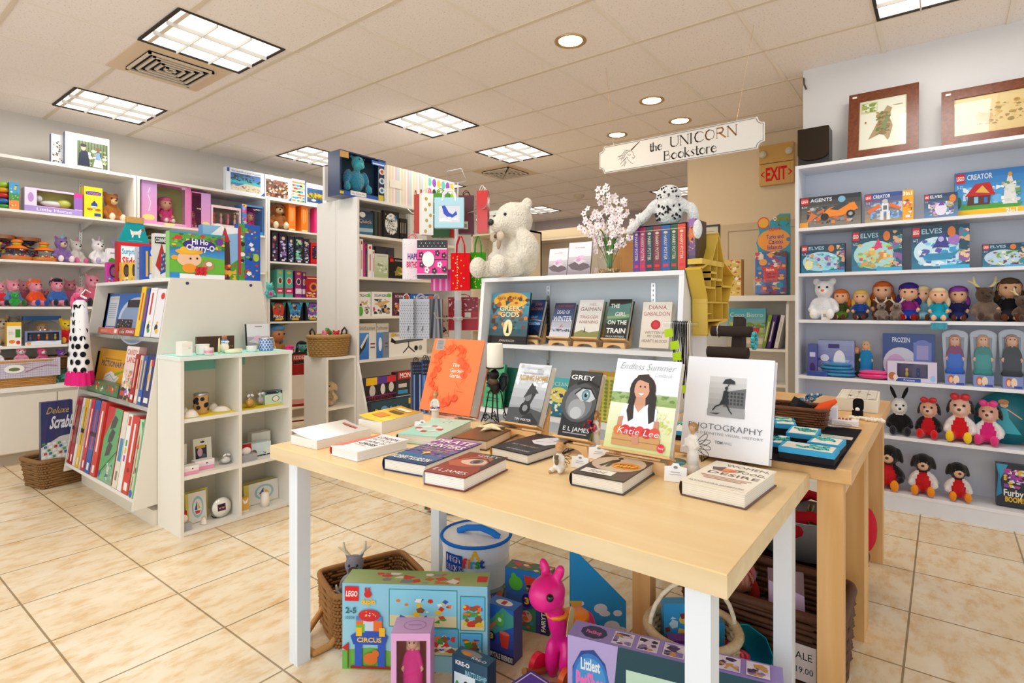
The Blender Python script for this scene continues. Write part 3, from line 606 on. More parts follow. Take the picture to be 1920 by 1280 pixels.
def window_box(label,sh,u0,u1,v,frame='e58fc0',back='b9c47a',inner=None,d=.12,inset=.03,group=None,fw=(.14,.1,.06,.08),ops=(),cat='doll box',film=1,name='doll_box'):
    """carton with an open front behind clear film; fw: left, right, top, bottom frame share"""
    p,w,rz = spot(sh,u0,u1,inset); h = zat(v,p.x,p.y)-p.z; t = thing(name,label,cat,p,rz,group)
    b = MB(); e = .003; l,r,tp,bt = fw[0]*w,fw[1]*w,fw[2]*h,fw[3]*h
    b.box(-w/2,0,0,w/2,d,e,frame); b.box(-w/2,0,h-e,w/2,d,h,frame); b.box(-w/2,0,e,-w/2+e,d,h-e,frame); b.box(w/2-e,0,e,w/2,d,h-e,frame); b.box(-w/2+e,d-e,e,w/2-e,d,h-e,back)
    for q in ((-w/2,0,-w/2+l,h),(w/2-r,0,w/2,h),(-w/2+l,0,w/2-r,bt),(-w/2+l,h-tp,w/2-r,h)):
        b.box(q[0],-.001,q[1],q[2],.001,q[3],frame)
    b.art((-w/2,-.001,0),(w,0,0),(0,0,h),ops); b.build('carton','print',t)
    if film: m = MB(); m.box(-w/2+l,.0015,bt,w/2-r,.0022,h-tp,'fff'); m.build('window','clear',t)
    if inner: inner(t,w,h,d,l,r,bt)
    return t
def hardback(label,loc,rot,w,h,tk,cover=(),base='333',spine=None,jacket=None,group=None,name='book',pages='efe9dc',back=None,sops=()):
    """hardcover lying flat in local axes: x across, y up the cover, z thickness; spine on the left (x = 0)"""
    t = thing(name,label,'book',loc,0,group); t.rotation_euler = rot; e = .003; spine = spine or base
    b = MB(); b.box(0,0,tk-e,w,h,tk,base); b.box(0,0,0,w,h,e,back or base)
    N = 6; P = [(-.005*math.sin(PI*i/N),tk*i/N) for i in range(N+1)]
    for i in range(N): b.add([(P[i][0],0,P[i][1]),(P[i+1][0],0,P[i+1][1]),(P[i+1][0],h,P[i+1][1]),(P[i][0],h,P[i][1])],[(0,1,2,3)],spine,True)
    b.art((0,0,tk),(w,0,0),(0,h,0),list(cover)); b.art((-.0052,h,0),(0,-h,0),(0,0,tk),list(sops)); b.build('cover','print',t)
    m = MB(); m.box(.002,.004,e,w-.005,h-.004,tk-e,pages)
    for i in range(1,7): z = e+(tk-2*e)*i/7; m.box(.002,.0036,z,w-.0046,h-.0036,z+.0006,'d5cdbb')
    m.build('pages','pages',t); return t
def flat_book(label,A,B,C,tk,cover=(),base='333',z=TT,**k):
    a,b,c = (onz(*q,z+.0008) for q in (A,B,C)); w = (b-a).length; h = (c-b).length; ang = math.atan2((c-b).y,(c-b).x)-PI/2
    o = b-Vector((math.cos(ang),math.sin(ang),0))*w
    return hardback(label,o,(0,0,ang),w,h,tk,cover,base,**k)
def leaning(label,xp,bl,br,vt,tilt,tk,cover=(),base='333',zb=None,rise=0,**k):
    """book standing on its lower edge on the plane x = xp, leaning back"""
    y0,y1 = ya(bl,xp),ya(br,xp); w = y0-y1; z0 = zb+tk*math.sin(tilt)+.0005; c = Vector((xp,(y0+y1)/2,z0)); lo,hi = .05,.6
    for i in range(40):
        h = (lo+hi)/2; p = c+Vector((h*math.sin(tilt),0,h*math.cos(tilt)))
        if zat(vt,p.x,p.y) > p.z: lo = h
        else: hi = h
# local x -> -Y, local y -> up the lean, local z -> towards the viewer
    ux = Vector((0,-1,0)); uy = Vector((math.sin(tilt),0,math.cos(tilt))); uz = ux.cross(uy); R = Matrix((ux,uy,uz)).transposed()
    o = Vector((xp,y0,z0))-uz*tk
    return hardback(label,o,R.to_euler(),w,h,tk,cover,base,**k),h
def easel(label,x,y,w,zb,lift,tilt,group=None,tk=.03):
    """little bent-ply book stand, arch-footed, facing -X; origin below the book's lower back edge"""
    t = thing('book_easel',label,'book stand',(x,y,zb),-PI/2,group); c,s = math.cos(tilt),math.sin(tilt); q = lift-.0015
    def pl(y0,z0,y1,z1,th,x0,x1):
        dx,dz = -(z1-z0),(y1-y0); L = math.hypot(dx,dz); dx,dz = dx/L*th,dz/L*th
        m.prism([(x0,y0,z0),(x0,y1,z1),(x0,y1+dx,z1+dz),(x0,y0+dx,z0+dz)],(0,0,0),(x1-x0,0,0),'fff')
    m = MB(); E = tk+.018; pl(.008,q-.008*s/c,-E*c,q+E*s,.006,-w/2,w/2); m.build('lip','ply',t)
    m = MB(); pl(.0015,q,.0015+.13*s,q+.13*c,-.007,-w*.42,w*.42); m.build('back_rest','ply',t)
    m = MB(); H = lift-.008; P = [(-w*.46,0,0),(-w*.3,0,0)]+[(w*.3*math.cos(PI-PI*i/8),0,H*.6*math.sin(PI*i/8)) for i in range(1,8)]+[(w*.3,0,0),(w*.46,0,0),(w*.42,0,H),(-w*.42,0,H)]
    m.prism(P,(0,-E*.75,0),(0,.012,0),'fff'); m.prism([(-w*.4,.0,0),(-w*.4,.05,0),(-w*.4,.03+.1*s,H+.09*c),(-w*.4,.02,H)],(0,.0,0),(.008,0,0),'fff'); m.prism([(w*.4,.0,0),(w*.4,.05,0),(w*.4,.03+.1*s,H+.09*c),(w*.4,.02,H)],(0,0,0),(-.008,0,0),'fff'); m.build('arched_foot','ply',t); return t
def basket(label,loc,rz,w,d,h,col='9a6a34',rows=12,taper=.9,handles=None,oval=0,name='basket',cat='basket',rim=None,strand=None,liner=None,group=None,n=72,lid=None):
    """woven basket; strands run round it in alternating waves"""
    t = thing(name,label,cat,loc,rz,group)
    def ring(f,z,amp=0,ph=0,cnt=24):
        P = []
        for i in range(n):
            a = 2*PI*i/n; e = 1 if oval else .22; cx,sy = math.cos(a),math.sin(a)
            k = w/2*f+amp*math.cos(cnt*a+ph); k2 = d/2*f+amp*math.cos(cnt*a+ph)
            P.append((k*math.copysign(abs(cx)**e,cx),k2*math.copysign(abs(sy)**e,sy),z))
        return P
    r = strand or h/rows*.56; m = MB()
    for i in range(rows): f = taper+(1-taper)*i/rows; m.tube(ring(f,r+(h-2*r)*i/(rows-1),r*.55,PI*(i % 2)),r,col,5,True)
    m.build('weave','cane',t)
    m = MB(); P = ring(taper*.96,.006); m.poly(P,col); 
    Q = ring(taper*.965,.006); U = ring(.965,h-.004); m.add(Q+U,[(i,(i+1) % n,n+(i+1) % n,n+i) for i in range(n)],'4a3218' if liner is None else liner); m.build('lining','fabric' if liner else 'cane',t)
    m = MB(); m.tube(ring(1.0,h),r*1.5,rim or col,8,True); m.build('rim','cane',t)
    return t
def bag(label,loc,rz,w,h,d,ops=(),base='c33',side=None,handle='eee',rope=.0025,hl=.09,group=None,name='gift_bag',mat='print',ribbon=False,tops=()):
    t = thing(name,label,'gift bag',loc,rz,group); b = MB(); side = side or base
    e = .0015; b.box(-w/2,0,0,w/2,e,h,base); b.box(-w/2,d-e,0,w/2,d,h,base); b.box(-w/2,e,0,-w/2+e,d-e,h,side); b.box(w/2-e,e,0,w/2,d-e,h,side); b.box(-w/2+e,e,0,w/2-e,d-e,e,side)
    b.art((-w/2,0,0),(w,0,0),(0,0,h),ops); b.build('bag_body',mat,t)
    if handle:
        for y in (.002,d-.002):
            m = MB(); P = [(-w*.22,y,h-.02),(-w*.2,y,h+hl*.5),(-w*.06,y,h+hl),(w*.06,y,h+hl),(w*.2,y,h+hl*.5),(w*.22,y,h-.02)]; m.tube(P,rope,handle,6,False,3 if ribbon else 1); m.build('handle','fabric',t)
    return t
def card(label,A,B,vt,z=TT,lines=2,col='f4f3f0',group='white shop cards on the display table'):
    a,b = onz(*A,z+.001),onz(*B,z+.001); w = (b-a).length; ang = math.atan2((b-a).y,(b-a).x); c = (a+b)/2; h = max(.03,(zat(vt,c.x,c.y)-z))*1.02
    t = MB(); tl = .3*h
    P = [(-w/2,0),(w/2,0),(w/2,h*.8),(w*.2,h*.84),(w*.12,h),(-w*.12,h),(-w*.2,h*.84),(-w/2,h*.8)]
    t.prism([(x,y*.3,y) for x,y in P],(0,0,0),(0,.0008,0),col); t.prism([(-w/2,.55*h,0),(w/2,.55*h,0),(w/2,h*.25,h*.8),(-w/2,h*.25,h*.8)],(0,0,0),(0,.0008,0),col)
    ux,uy = Vector((w,0,0)),Vector((0,.3*h,h)); t.art((-w/2,0,0),ux,uy,[('e',.5,.78,.1,.08,'8a8a8a',8),('r',.3,.5,.4,.035,'9a9a9a'),('r',.25,.38,.5,.03,'aaa')][:lines+1],.001)
    return tag(t.build('price_card','matte',None,c,(0,0,ang)),label,'card',group)
# ================================================================ things on the display table
Wt = 'f6f4ee'
flat_book('thick hardcover with blue and purple cover and white PIRATE title, flat on table',(722.5,878.8),(797.5,895),(903,851),.036,
  [('g',0,0,1,1,'1d4f78','8a5aa8'),('g',0,0,1,.3,'143a63','23709a'),('b',3,60,0,.3,1,.45,['4a6fb0','3f8aa8','a070b0','2f5f90'],.02,.08),('t','PIRATE',.5,.80,.13,'f4e6e0',dict(w=.92,bold=.02)),('t','HUNTERS',.5,.61,.13,'f4e6e0',dict(w=.92,bold=.02)),
   ('t','TREASURE, OBSESSION, AND THE SEARCH',.5,.52,.035,'e8c33a',dict(w=.8)),('t','FOR A LEGENDARY PIRATE SHIP',.5,.45,.035,'e8c33a',dict(w=.72)),('p',[.5,.45,.53,.38,.62,.36,.53,.33,.5,.26,.47,.33,.38,.36,.47,.38],'e8c33a'),('t','ROBERT KURSON',.5,.06,.1,'f4f0ec',dict(w=.88,bold=.02))],'14305e',spine='123063')
flat_book('thick paperback with red and black eye cover lying flat nearest the table edge',(795,907.5),(871,922.5),(952.5,881),.038,
  [('g',0,0,1,1,'8a3b2c','6a2a22'),('p',[.5,1,1,1,1,.3,.78,.55,.6,.8],'2c2a2c'),('p',[.0,.5,.4,.85,.8,.85,.9,.5,.55,.35,.2,.35],'a85a44'),('e',.55,.6,.3,.14,'d8b8a0'),('e',.6,.62,.14,.11,'5a6a70'),('e',.6,.62,.07,.06,'1a1618'),('l',[.25,.62,.45,.76,.7,.78,.88,.66],.02,'3a1a14'),
   ('t','GREY',.62,.85,.085,'d8d4d0',dict(w=.55)),('t','E L JAMES',.5,.08,.09,'f2eeea',dict(w=.8))],'7c3428',pages='f2f0ea',spine='f2f0ea')
flat_book('dark navy hardcover with a white tulip on its cover, flat on table',(917,856),(989.8,871.7),(1077,843),.032,
  [('r',0,0,1,1,'2a2a35'),('p',[.3,.62,.5,.5,.8,.5,.96,.7,.9,.95,.6,.98,.4,.85],'e4e2e6'),('l',[.45,.6,.7,.7,.95,.9],.02,'b8b6be'),('l',[.5,.85,.72,.78,.94,.72],.015,'c8c6ce'),('t','ALL THE LIGHT',.5,.3,.05,'c8b890',dict(w=.7)),('t','ANTHONY DOERR',.6,.08,.045,'d8d0c0',dict(w=.6))],'23242e',spine='e2a83a')
flat_book('brown hardcover with hot dog and suited man on its cover, flat on table',(1071,908.5),(1169,929),(1230,887),.036,
  [('g',0,0,1,1,'3a2c24','5c4c40'),('e',.5,.62,.5,.34,'c9b49c'),('e',.68,.56,.28,.15,'d8933a'),('e',.68,.56,.24,.09,'c0501e'),('l',[.5,.5,.56,.6,.63,.5,.7,.62,.77,.52,.85,.62],.03,'f4c81e'),('p',[.22,.45,.3,.72,.42,.8,.46,.72,.4,.6,.42,.45,.36,.42,.33,.55,.29,.42],'181414'),('e',.4,.84,.05,.035,'181414'),
   ('r',.1,.1,.6,.17,'ece6da'),('t','Food',.38,.14,.09,'6a5a4a',dict(w=.3,shear=.2)),('t','JIM GAFFIGAN',.5,.92,.04,'d8ccb8',dict(w=.6))],'4a3c32',spine='3c2f27')
flat_book('cream hardcover with a painted peach and brown lettering, flat on table',(1274,929),(1399,956),(1456.4,911),.040,
  [('r',0,0,1,1,'f0e6d2'),('e',.36,.66,.17,.08,'d8622a'),('e',.33,.68,.1,.05,'e88a3a'),('p',[.1,.72,.3,.78,.3,.62,.16,.6],'5a4636'),('p',[.44,.74,.62,.76,.56,.69],'6a7a3a'),('t','WOMEN,',.6,.83,.085,'5a3a2c',dict(w=.7)),('t','FOOD,',.76,.63,.085,'5a3a2c',dict(w=.44)),('t','DESIRE',.55,.46,.09,'5a3a2c',dict(w=.8)),
   ('r',.1,.36,.8,.02,'d09a80'),('r',.15,.31,.7,.02,'d09a80'),('r',.2,.26,.6,.02,'d09a80'),('t','ALEXANDRA JAMIESON',.5,.06,.04,'7a5a48',dict(w=.85))],'efe5d0',spine='6a4638',back='6a4638')
flat_book('white hardcover with red edge and dark LONDON lettering, flat on table',(618.8,852.5),(670,865.5),(766,840),.030,
  [('r',0,0,1,1,'f2f0ee'),('p',[0,0,.2,.12,.16,.8,0,1],'e8705c'),('t','LONDON',.58,.78,.1,'2c2a50',dict(w=.7,bold=.02)),('t','FICTION',.58,.64,.09,'8a7a5a',dict(w=.7)),('t','A NOVEL OF',.58,.5,.09,'5a4a4a',dict(w=.7)),('t','CRISIS',.58,.36,.09,'2c2a3a',dict(w=.6,bold=.02)),('r',.3,.3,.4,.015,'e8705c')],'f2f0ee',spine='e0503c',pages='f6f4f2')
flat_book('mint green hardcover with a red and white life ring on its cover, flat on table',(761,823.8),(818.8,836),(885,803),.032,
  [('r',0,0,1,1,'a8dcc8'),('b',5,40,.2,.62,.75,.33,['d8a070','e0b890','6ab09a','c87a5a'],.008,.03),('e',.45,.36,.3,.17,'e6e4dc',24),('e',.45,.36,.18,.10,'a8dcc8',24),('r',.38,.47,.14,.07,'d8202c'),('r',.38,.18,.14,.07,'d8202c'),('r',.1,.32,.16,.07,'d8202c'),('r',.64,.32,.16,.07,'d8202c')],'a8dcc8',spine='1f3a6a')
brown = flat_book('brown cloth hardcover without a title under the starfish, flat on table',(862.5,832.5),(912.5,845),(977.8,812.6),.034,[('r',0,0,1,1,'6a4526')],'64401f',spine='5c3a1c',pages='e6dac4')
# starfish
p = onz(922,804,TT+.036); t = thing('starfish','cream dried starfish lying on the brown book','starfish',p,.5)
E = [((0,0,.010),(.022,.022,.010),'ecdcb4')]
for k in range(5):
    a = k*2*PI/5+.2; r = (.075,.066,.08,.07,.06)[k]
    for q in range(6): f = (q+.6)/6; E.append(((r*f*math.cos(a),r*f*math.sin(a),.009-.003*f),(.016*(1.12-f),.016*(1.12-f),.009*(1.15-f)),'ecdcb4' if q % 2 else 'e2cfa2'))
blob('body',E,'stone',t,.003,2)
# two paperbacks with lifting covers
def lifting(label,A,B,C,tk,top,ops,curl):
    a,b,c = (onz(*q,TT+.0008) for q in (A,B,C)); w = (b-a).length; h = (c-b).length; ang = math.atan2((c-b).y,(c-b).x)-PI/2; o = b-Vector((math.cos(ang),math.sin(ang),0))*w
    t = thing('book',label,'book',o,ang); m = MB(); m.box(0,0,0,w,h,tk,'f0eee6')
    for i in range(1,9): m.box(.001,-.0004,tk*i/9,w+.0004,h-.001,tk*i/9+.0006,'d8d4c8')
    m.build('pages','pages',t); N = 10; m = MB()
    for i in range(N):
        f = lambda q: (w*(1-q),tk+.001+curl*q**2)
        (x0,z0),(x1,z1) = f(i/N),f((i+1)/N); m.add([(x0,0,z0),(x1,0,z1),(x1,h,z1),(x0,h,z0),(x0,0,z0-.001),(x1,0,z1-.001),(x1,h,z1-.001),(x0,h,z0-.001)],[(0,1,2,3),(7,6,5,4),(0,4,5,1),(3,2,6,7)],top,True)
    for op in ops: x,y,q,r,col = op; m.poly([(x,y,tk+.003+curl*(1-x/w)**2),(x+q,y,tk+.003+curl*(1-(x+q)/w)**2),(x+q,y+r,tk+.003+curl*(1-(x+q)/w)**2),(x,y+r,tk+.003+curl*(1-x/w)**2)],col)
    m.build('cover','print',t)
lifting('white paperback with lifting cover at the left table end',(551.3,830),(593.8,843),(695.5,818.8),.030,'eceae4',[(.03,.2,.08,.012,'c04a4a')],.018)
lifting('thick paperback with yellow cover at the far left of the table',(668.8,808),(716,813.8),(793.8,792.5),.046,'f0c030',[(.02,.05,.05,.06,'e08a1e'),(.03,.14,.06,.03,'5a4a1a'),(.02,.19,.07,.03,'f4e6c0')],.016)
# standing hardcovers
KB = .84
leaning('large orange hardcover with garden wreath leaning at the far table edge',KB+.955,786,880,636,.31,.062,
  [('r',0,0,1,1,'fb7f45'),('t','The',.55,.62,.05,'fdf2ea',dict(w=.14)),('t',"Gardener's",.64,.545,.05,'fdf2ea',dict(w=.36)),('t','Garden',.59,.475,.05,'fdf2ea',dict(w=.24)),('r',.06,.84,.17,.15,'a8a4a0')]+[('r',.085,.855+.018*i,.12,.006,'6a6662') for i in range(7)]
  +[('e',.44+.3*math.cos(a)+.05*math.sin(7*a),.5+.38*math.sin(a)+.02*math.cos(5*a),.07+.02*math.sin(3*a),.045,c,9) for a,c in [(i*2*PI/30,('f0602c','f56a34','ee5a26')[i % 3]) for i in range(30) if not 26 < i < 30]]
  +[('l',[.44+.3*math.cos(a),.5+.38*math.sin(a),.44+(.3+.1*math.sin(i*2.4))*math.cos(a+.12),.5+(.38+.1*math.sin(i*2.4))*math.sin(a+.12)],.008,'e2521e') for i,a in [(i,i*2*PI/44) for i in range(44)]],'fb7f45',zb=TT+.002,pages='d8d4d2',spine='f37438',back='e8622a')
(b,hh) = leaning('large white photography hardcover with a black and white street picture',KB+.96,1275,1441,671.5,.26,.036,
  [('r',0,0,1,1,'f1f2f6'),('r',.285,.405,.425,.40,'b4b4b4'),('g',.285,.405,.425,.40,'8e8e8e','dcdcdc'),('p',[.46,.5,.5,.66,.71,.7,.71,.5],'6a6a6a')]+[('r',.5+.04*i,.53+.035*j,.022,.022,'333') for i in range(5) for j in range(4)]+
  [('r',.285,.405,.425,.07,'a2a2a2'),('p',[.3,.43,.44,.44,.4,.42],'3a3a3a'),('p',[.44,.735,.47,.78,.53,.79,.58,.765,.585,.735],'1c1c1c'),('l',[.52,.74,.5,.7,.49,.65],.008,'1c1c1c'),('p',[.46,.66,.5,.68,.51,.6,.53,.53,.42,.52,.45,.58],'141414'),('e',.49,.69,.018,.018,'2a2a2a',10),('l',[.45,.53,.38,.5,.35,.46],.012,'1a1a1a'),('l',[.5,.53,.54,.47,.57,.44],.012,'1a1a1a'),
   ('t','PHOTOGRAPHY',.5,.265,.058,'3a4048',dict(w=.84,bold=-.012)),('t','THE DEFINITIVE VISUAL HISTORY',.52,.215,.024,'8a8f98',dict(w=.82)),('t','TOM',.45,.135,.026,'6a7078',dict(w=.09,bold=.02)),('t','ANG',.55,.135,.026,'a0a4aa',dict(w=.09))],'f1f2f6',zb=TT+.006,pages='e6e6ea',spine='e4e6ea')
t = thing('plate_stand','thin wire stand holding up the white photography book','book stand',(1.79,.55,TT)); 
for s in (-.06,.06): m = MB(); m.tube([(-.012,s,.022),(-.012,s,.002),(.0,s,.0015),(.16,s,.0015),(.105,s,.2)],.0018,'4a4744',6); m.build('wire_arm','iron',t)
def easelbook(label,elabel,xp,bl,br,vt,tilt,tk,lift,cover,base,**k):
    b,h = leaning(label,xp,bl,br,vt,tilt,tk,cover,base,zb=TT+lift,**k); y = (ya(bl,xp)+ya(br,xp))/2
    easel(elabel,xp+tk*math.cos(tilt),y,max(.11,ya(bl,xp)-ya(br,xp))+.015,TT,lift,tilt,'small plywood book stands',tk)
easelbook('black and white motorcycle hardcover on a wooden stand, left of the eye cover','plywood stand under the motorcycle hardcover',1.66,946.8,1008.4,683,.42,.034,.047,
  [('g',0,0,1,1,'77797c','e2e4e6'),('b',9,26,0,.62,1,.36,['d0d2d4','b8babd','eceef0'],.05,.16),('p',[0,0,1,0,1,.22,.6,.27,0,.24],'4c4e50'),('p',[.45,.1,.7,.2,.98,.05,.95,.0,.4,.0],'2a2b2c'),('e',.5,.25,.16,.11,'191919'),('e',.5,.26,.08,.055,'8a8c8e'),('p',[.42,.3,.5,.58,.66,.64,.72,.5,.62,.32],'2e2e30'),('e',.52,.45,.1,.08,'7a7c7e'),('p',[.38,.42,.55,.68,.8,.52,.6,.5],'3a3b3d'),
   ('t','RIDING HOME',.55,.72,.085,'c9a052',dict(w=.86,bold=.02)),('r',.2,.83,.6,.02,'a8aaac'),('r',.25,.92,.5,.025,'c0c2c4'),('t','TIM WAYER',.52,.05,.04,'eee',dict(w=.5))],'8a8c8e',back='e0d8c8')
easelbook('black hardcover with a close-up pale eye on a wooden stand, middle of the table','plywood stand under the pale eye hardcover',1.62,1045,1104,696,.42,.03,.04,
  [('g',0,0,1,1,'111112','3a3836'),('e',.45,.52,.55,.3,'4c4d4f'),('e',.45,.5,.42,.24,'737577'),('e',.42,.42,.28,.15,'9a9c9e'),('e',.42,.36,.18,.09,'b8babc'),('p',[.3,.64,.5,.73,.75,.72,.95,.6,.8,.54,.5,.55],'c2c6c8'),('e',.63,.635,.13,.085,'4f7880'),('e',.63,.635,.1,.065,'7fa8ac'),('e',.63,.635,.05,.034,'101214'),('e',.66,.66,.018,.014,'fff',8),('l',[.28,.64,.48,.74,.75,.735,.96,.6],.018,'0e0e0f'),('l',[.3,.8,.6,.86,.95,.78],.04,'1a1918'),
   ('t','GREY',.42,.86,.07,'f2f0ee',dict(w=.74,bold=.01)),('t','E L JAMES',.55,.09,.06,'f4f2f0',dict(w=.82)),('r',.15,.05,.75,.016,'9a9a9a')],'1a1a1b',pages='ddd2be',back='d8c8a8')
easelbook('cookbook hardcover showing a smiling dark-haired woman with tomatoes','plywood stand under the cookbook',1.56,1131,1255,675,.36,.026,.048,
  [('r',0,0,1,1,'eef2f6'),('g',0,0,1,.52,'d2d88a','eef0d4'),('g',0,.5,1,.12,'8aa85a','a8bc88'),('b',4,40,0,.5,1,.12,['7f9e4e','93ae66','6c8e3e','a8bd80'],.02,.06),('b',8,30,.62,.05,.36,.38,['d8dd92','c4d070','e6e8b8'],.02,.05),
   ('e',.48,.66,.2,.17,'30241f'),('p',[.3,.68,.27,.42,.36,.3,.44,.36,.6,.3,.72,.36,.7,.55,.66,.7],'30241f'),('e',.47,.67,.12,.12,'d6a184'),('p',[.4,.58,.54,.58,.56,.48,.38,.48],'cc9478'),('p',[.32,.72,.38,.82,.54,.84,.62,.72,.6,.6,.56,.74,.42,.77],'3a2a24'),('p',[.19,.3,.2,.46,.34,.51,.46,.44,.6,.51,.74,.46,.76,.3,.7,.2,.24,.2],'f3f4fa'),('p',[.38,.49,.46,.41,.55,.49],'d09a7e'),('p',[.17,.34,.25,.36,.24,.2,.16,.18],'c88a6c'),('p',[.72,.34,.79,.34,.8,.18,.72,.2],'c88a6c'),('p',[.6,.68,.7,.6,.72,.34,.64,.3,.6,.46],'2a1f1b'),('p',[.33,.6,.38,.5,.4,.34,.33,.3,.28,.42],'2a1f1b'),
   ('e',.44,.695,.013,.01,'2a1c18',8),('e',.51,.695,.013,.01,'2a1c18',8),('p',[.42,.62,.52,.62,.47,.595],'fbf6f2'),('r',.12,.04,.72,.13,'c99858'),('l',[.12,.1,.84,.1],.01,'a87838')]+[('e',.2+.11*i,.2+.012*(i % 2),.075,.055,c) for i,c in enumerate(('d8782a','d42a22','cc1f24','d8382a','c8201e','d84a2a'))]+
  [('p',[.42,.16,.52,.17,.54,.08,.44,.07],'c88a6c'),('t','Endless Summer',.5,.88,.075,'5a6a78',dict(w=.84,shear=.35,bold=-.02)),('t','Cookbook',.76,.81,.045,'8a98a4',dict(w=.26,shear=.35,bold=-.02)),('t','Katie Lee',.5,.17,.065,'fff',dict(w=.62,shear=.3,bold=-.01)),('e',.87,.07,.055,.045,'d81e34'),('t','food',.87,.06,.02,'fff',dict(w=.08))],'eef2f6',back='e8e2d4')
# figurines
def figurine(label,A,vt,rz,hair,extra=None,sit=False):
    p = onz(*A,TT); h = zat(vt,p.x,p.y)-TT; t = thing('figurine',label,'figurine',p,rz); S_ = lambda *a: tuple(x*h for x in a); cr = 'e9e2d4'; sk = 'c69a70'
    if sit: E = [(S_(0,0,.16),S_(.24,.2,.16),cr),(S_(0,0,.42),S_(.17,.14,.26),cr),(S_(0,0,.8),S_(.13,.13,.17),sk),(S_(0,.05,.86),S_(.17,.16,.17),hair),(S_(.16,-.06,.42),S_(.06,.1,.18),cr),(S_(-.16,-.06,.42),S_(.06,.1,.18),cr),(S_(-.2,-.2,.1),S_(.1,.16,.09),cr),(S_(.1,-.22,.1),S_(.1,.16,.09),cr),(S_(-.24,-.34,.07),S_(.06,.08,.06),sk)]
    else: E = [(S_(0,0,.1),S_(.15,.13,.14),cr),(S_(0,0,.3),S_(.125,.11,.24),cr),(S_(0,0,.55),S_(.11,.085,.16),cr),(S_(0,0,.72),S_(.12,.07,.07),cr),(S_(0,-.01,.9),S_(.07,.075,.085),sk),(S_(0,0,.8),S_(.035,.035,.06),sk),(S_(0,.035,.92),S_(.1,.09,.1),hair),(S_(-.12,-.05,.62),S_(.035,.04,.12),cr,(.4,.15,0)),(S_(.12,-.05,.62),S_(.035,.04,.12),cr,(.4,-.15,0)),(S_(-.12,-.13,.56),S_(.03,.07,.035),cr),(S_(.12,-.13,.56),S_(.03,.07,.035),cr)]
    blob('figure',E,'stone',t,h*.022,3)
    if extra: extra(t,h)
    return t
def lap(t,h):
    for i in range(1):
        m = MB(); R = random.Random(2)
        for k in range(36): m.ell((R.uniform(-.15,.15)*h,-.16*h+R.uniform(-.05,.04)*h,(.47+R.uniform(0,.07))*h),.014*h,R.choice(['6a2a8a','8a3aa8','5a1f7a','a860c0']),None,6,4)
        m.build('purple_flowers','matte',t)
    m = MB(); m.lathe([(.03*h,.40*h),(.13*h,.43*h),(.17*h,.49*h),(.15*h,.5*h)],(0,-.14*h,0),'efe9dc',16); m.build('apron','stone',t)
figurine('white angel figurine carrying purple flowers in her apron',(816,793),734.5,-.9,'b07c3c',lap)
def roses(t,h):
    m = MB(); R = random.Random(4)
    for k in range(40): a,z = R.random()*6.3,R.random(); m.ell((-.05*h+.13*h*math.cos(a)*math.sin(z*3),-.17*h+.1*h*math.sin(a)*math.sin(z*3),(.48+.32*z)*h),.032*h,R.choice(['b81f3a','d03a52','a01830','d85a6a']),None,6,5)
    m.build('roses','matte',t); m = MB(); m.cyl((.02*h,-.17*h,.33*h),(-.03*h,-.17*h,.5*h),.03*h,'7a8a4a',.05*h,8); m.build('stems','matte',t)
figurine('figurine of a girl hugging red roses in front of the eye cover',(1115,849),770.7,-1.5,'a8713c',roses)
def dog(t,h):
    blob('held_dog',[((-.02*h,-.26*h,.42*h),(.08*h,.08*h,.15*h),'7a6a4e'),((-.03*h,-.3*h,.58*h),(.08*h,.09*h,.08*h),'6a5a40'),((-.09*h,-.28*h,.62*h),(.03*h,.03*h,.05*h),'4a3e2c'),((.04*h,-.28*h,.62*h),(.03*h,.03*h,.05*h),'4a3e2c')],'stone',t,h*.03,2)
def wings(t,h,z=.55,s=1.0):
    for k in range(5):
        for sd in (1,):
            a = -.9+k*.42; L = .34*h*s; m = MB(); P = []
            for i in range(17): q = 2*PI*i/16; r = L*(.5-.5*math.cos(q)); P.append((r*math.cos(a)*.9+.05*h*math.sin(q)*math.sin(a)*-1,.09*h+.02*h*k,z*h+r*math.sin(a)+.05*h*math.sin(q)*math.cos(a)))
            m.tube(P,.0009,'3a2c22',4); m.build('wire_wing','iron',t)
def dogw(t,h): dog(t,h); wings(t,h,.5,1.3)
figurine('small seated boy figurine with wire wings hugging a dog',(1049,884),830,-1.3,'c08a48',dogw,True)
figurine('tall white angel figurine with wire wings in front of the photography book',(1299,889),793,-1.7,'9a7a4a',wings)
card('white price card beside the purple flower figurine',(776,804.5),(803,807),789)
card('white price card at the foot of the rose figurine',(1103,859),(1141,862.5),837)
card('white price card half behind the seated boy figurine',(1070,875),(1102,880),855)
card('white price card before the tall winged angel figurine',(1245,901),(1287,906),872)
p = onz(1262,866,TT); m = MB(); m.lathe([(.0,0),(.052,0),(.052,.0015),(0,.0015)],p,'128a98',32,sx=1.0,sy=.75); m.art((p.x-.03,p.y-.02,TT+.0015),(.06,0,0),(0,.04,0),[('p',[.2,.5,.4,.65,.6,.55,.8,.7,.75,.5,.55,.4,.3,.35],'0a3a4a')],.0003)
tag(m.build('coaster','gloss',None),'oval teal turtle coaster beside the tall angel figurine','coaster')
m = MB(); p = onz(838,786,TT+.012); blobc = 'f2b8a0'
t = thing('paper_roll','pale pink wrapped roll lying behind the purple flower figurine','roll',p,-1.35); m.rbox(-.05,-.02,-.011,.05,.02,.016,blobc,.008,0); m.build('wrap','film',t); m = MB(); m.rbox(-.046,-.017,-.009,.046,.017,.013,blobc,.008,0); m.build('roll','matte',t)
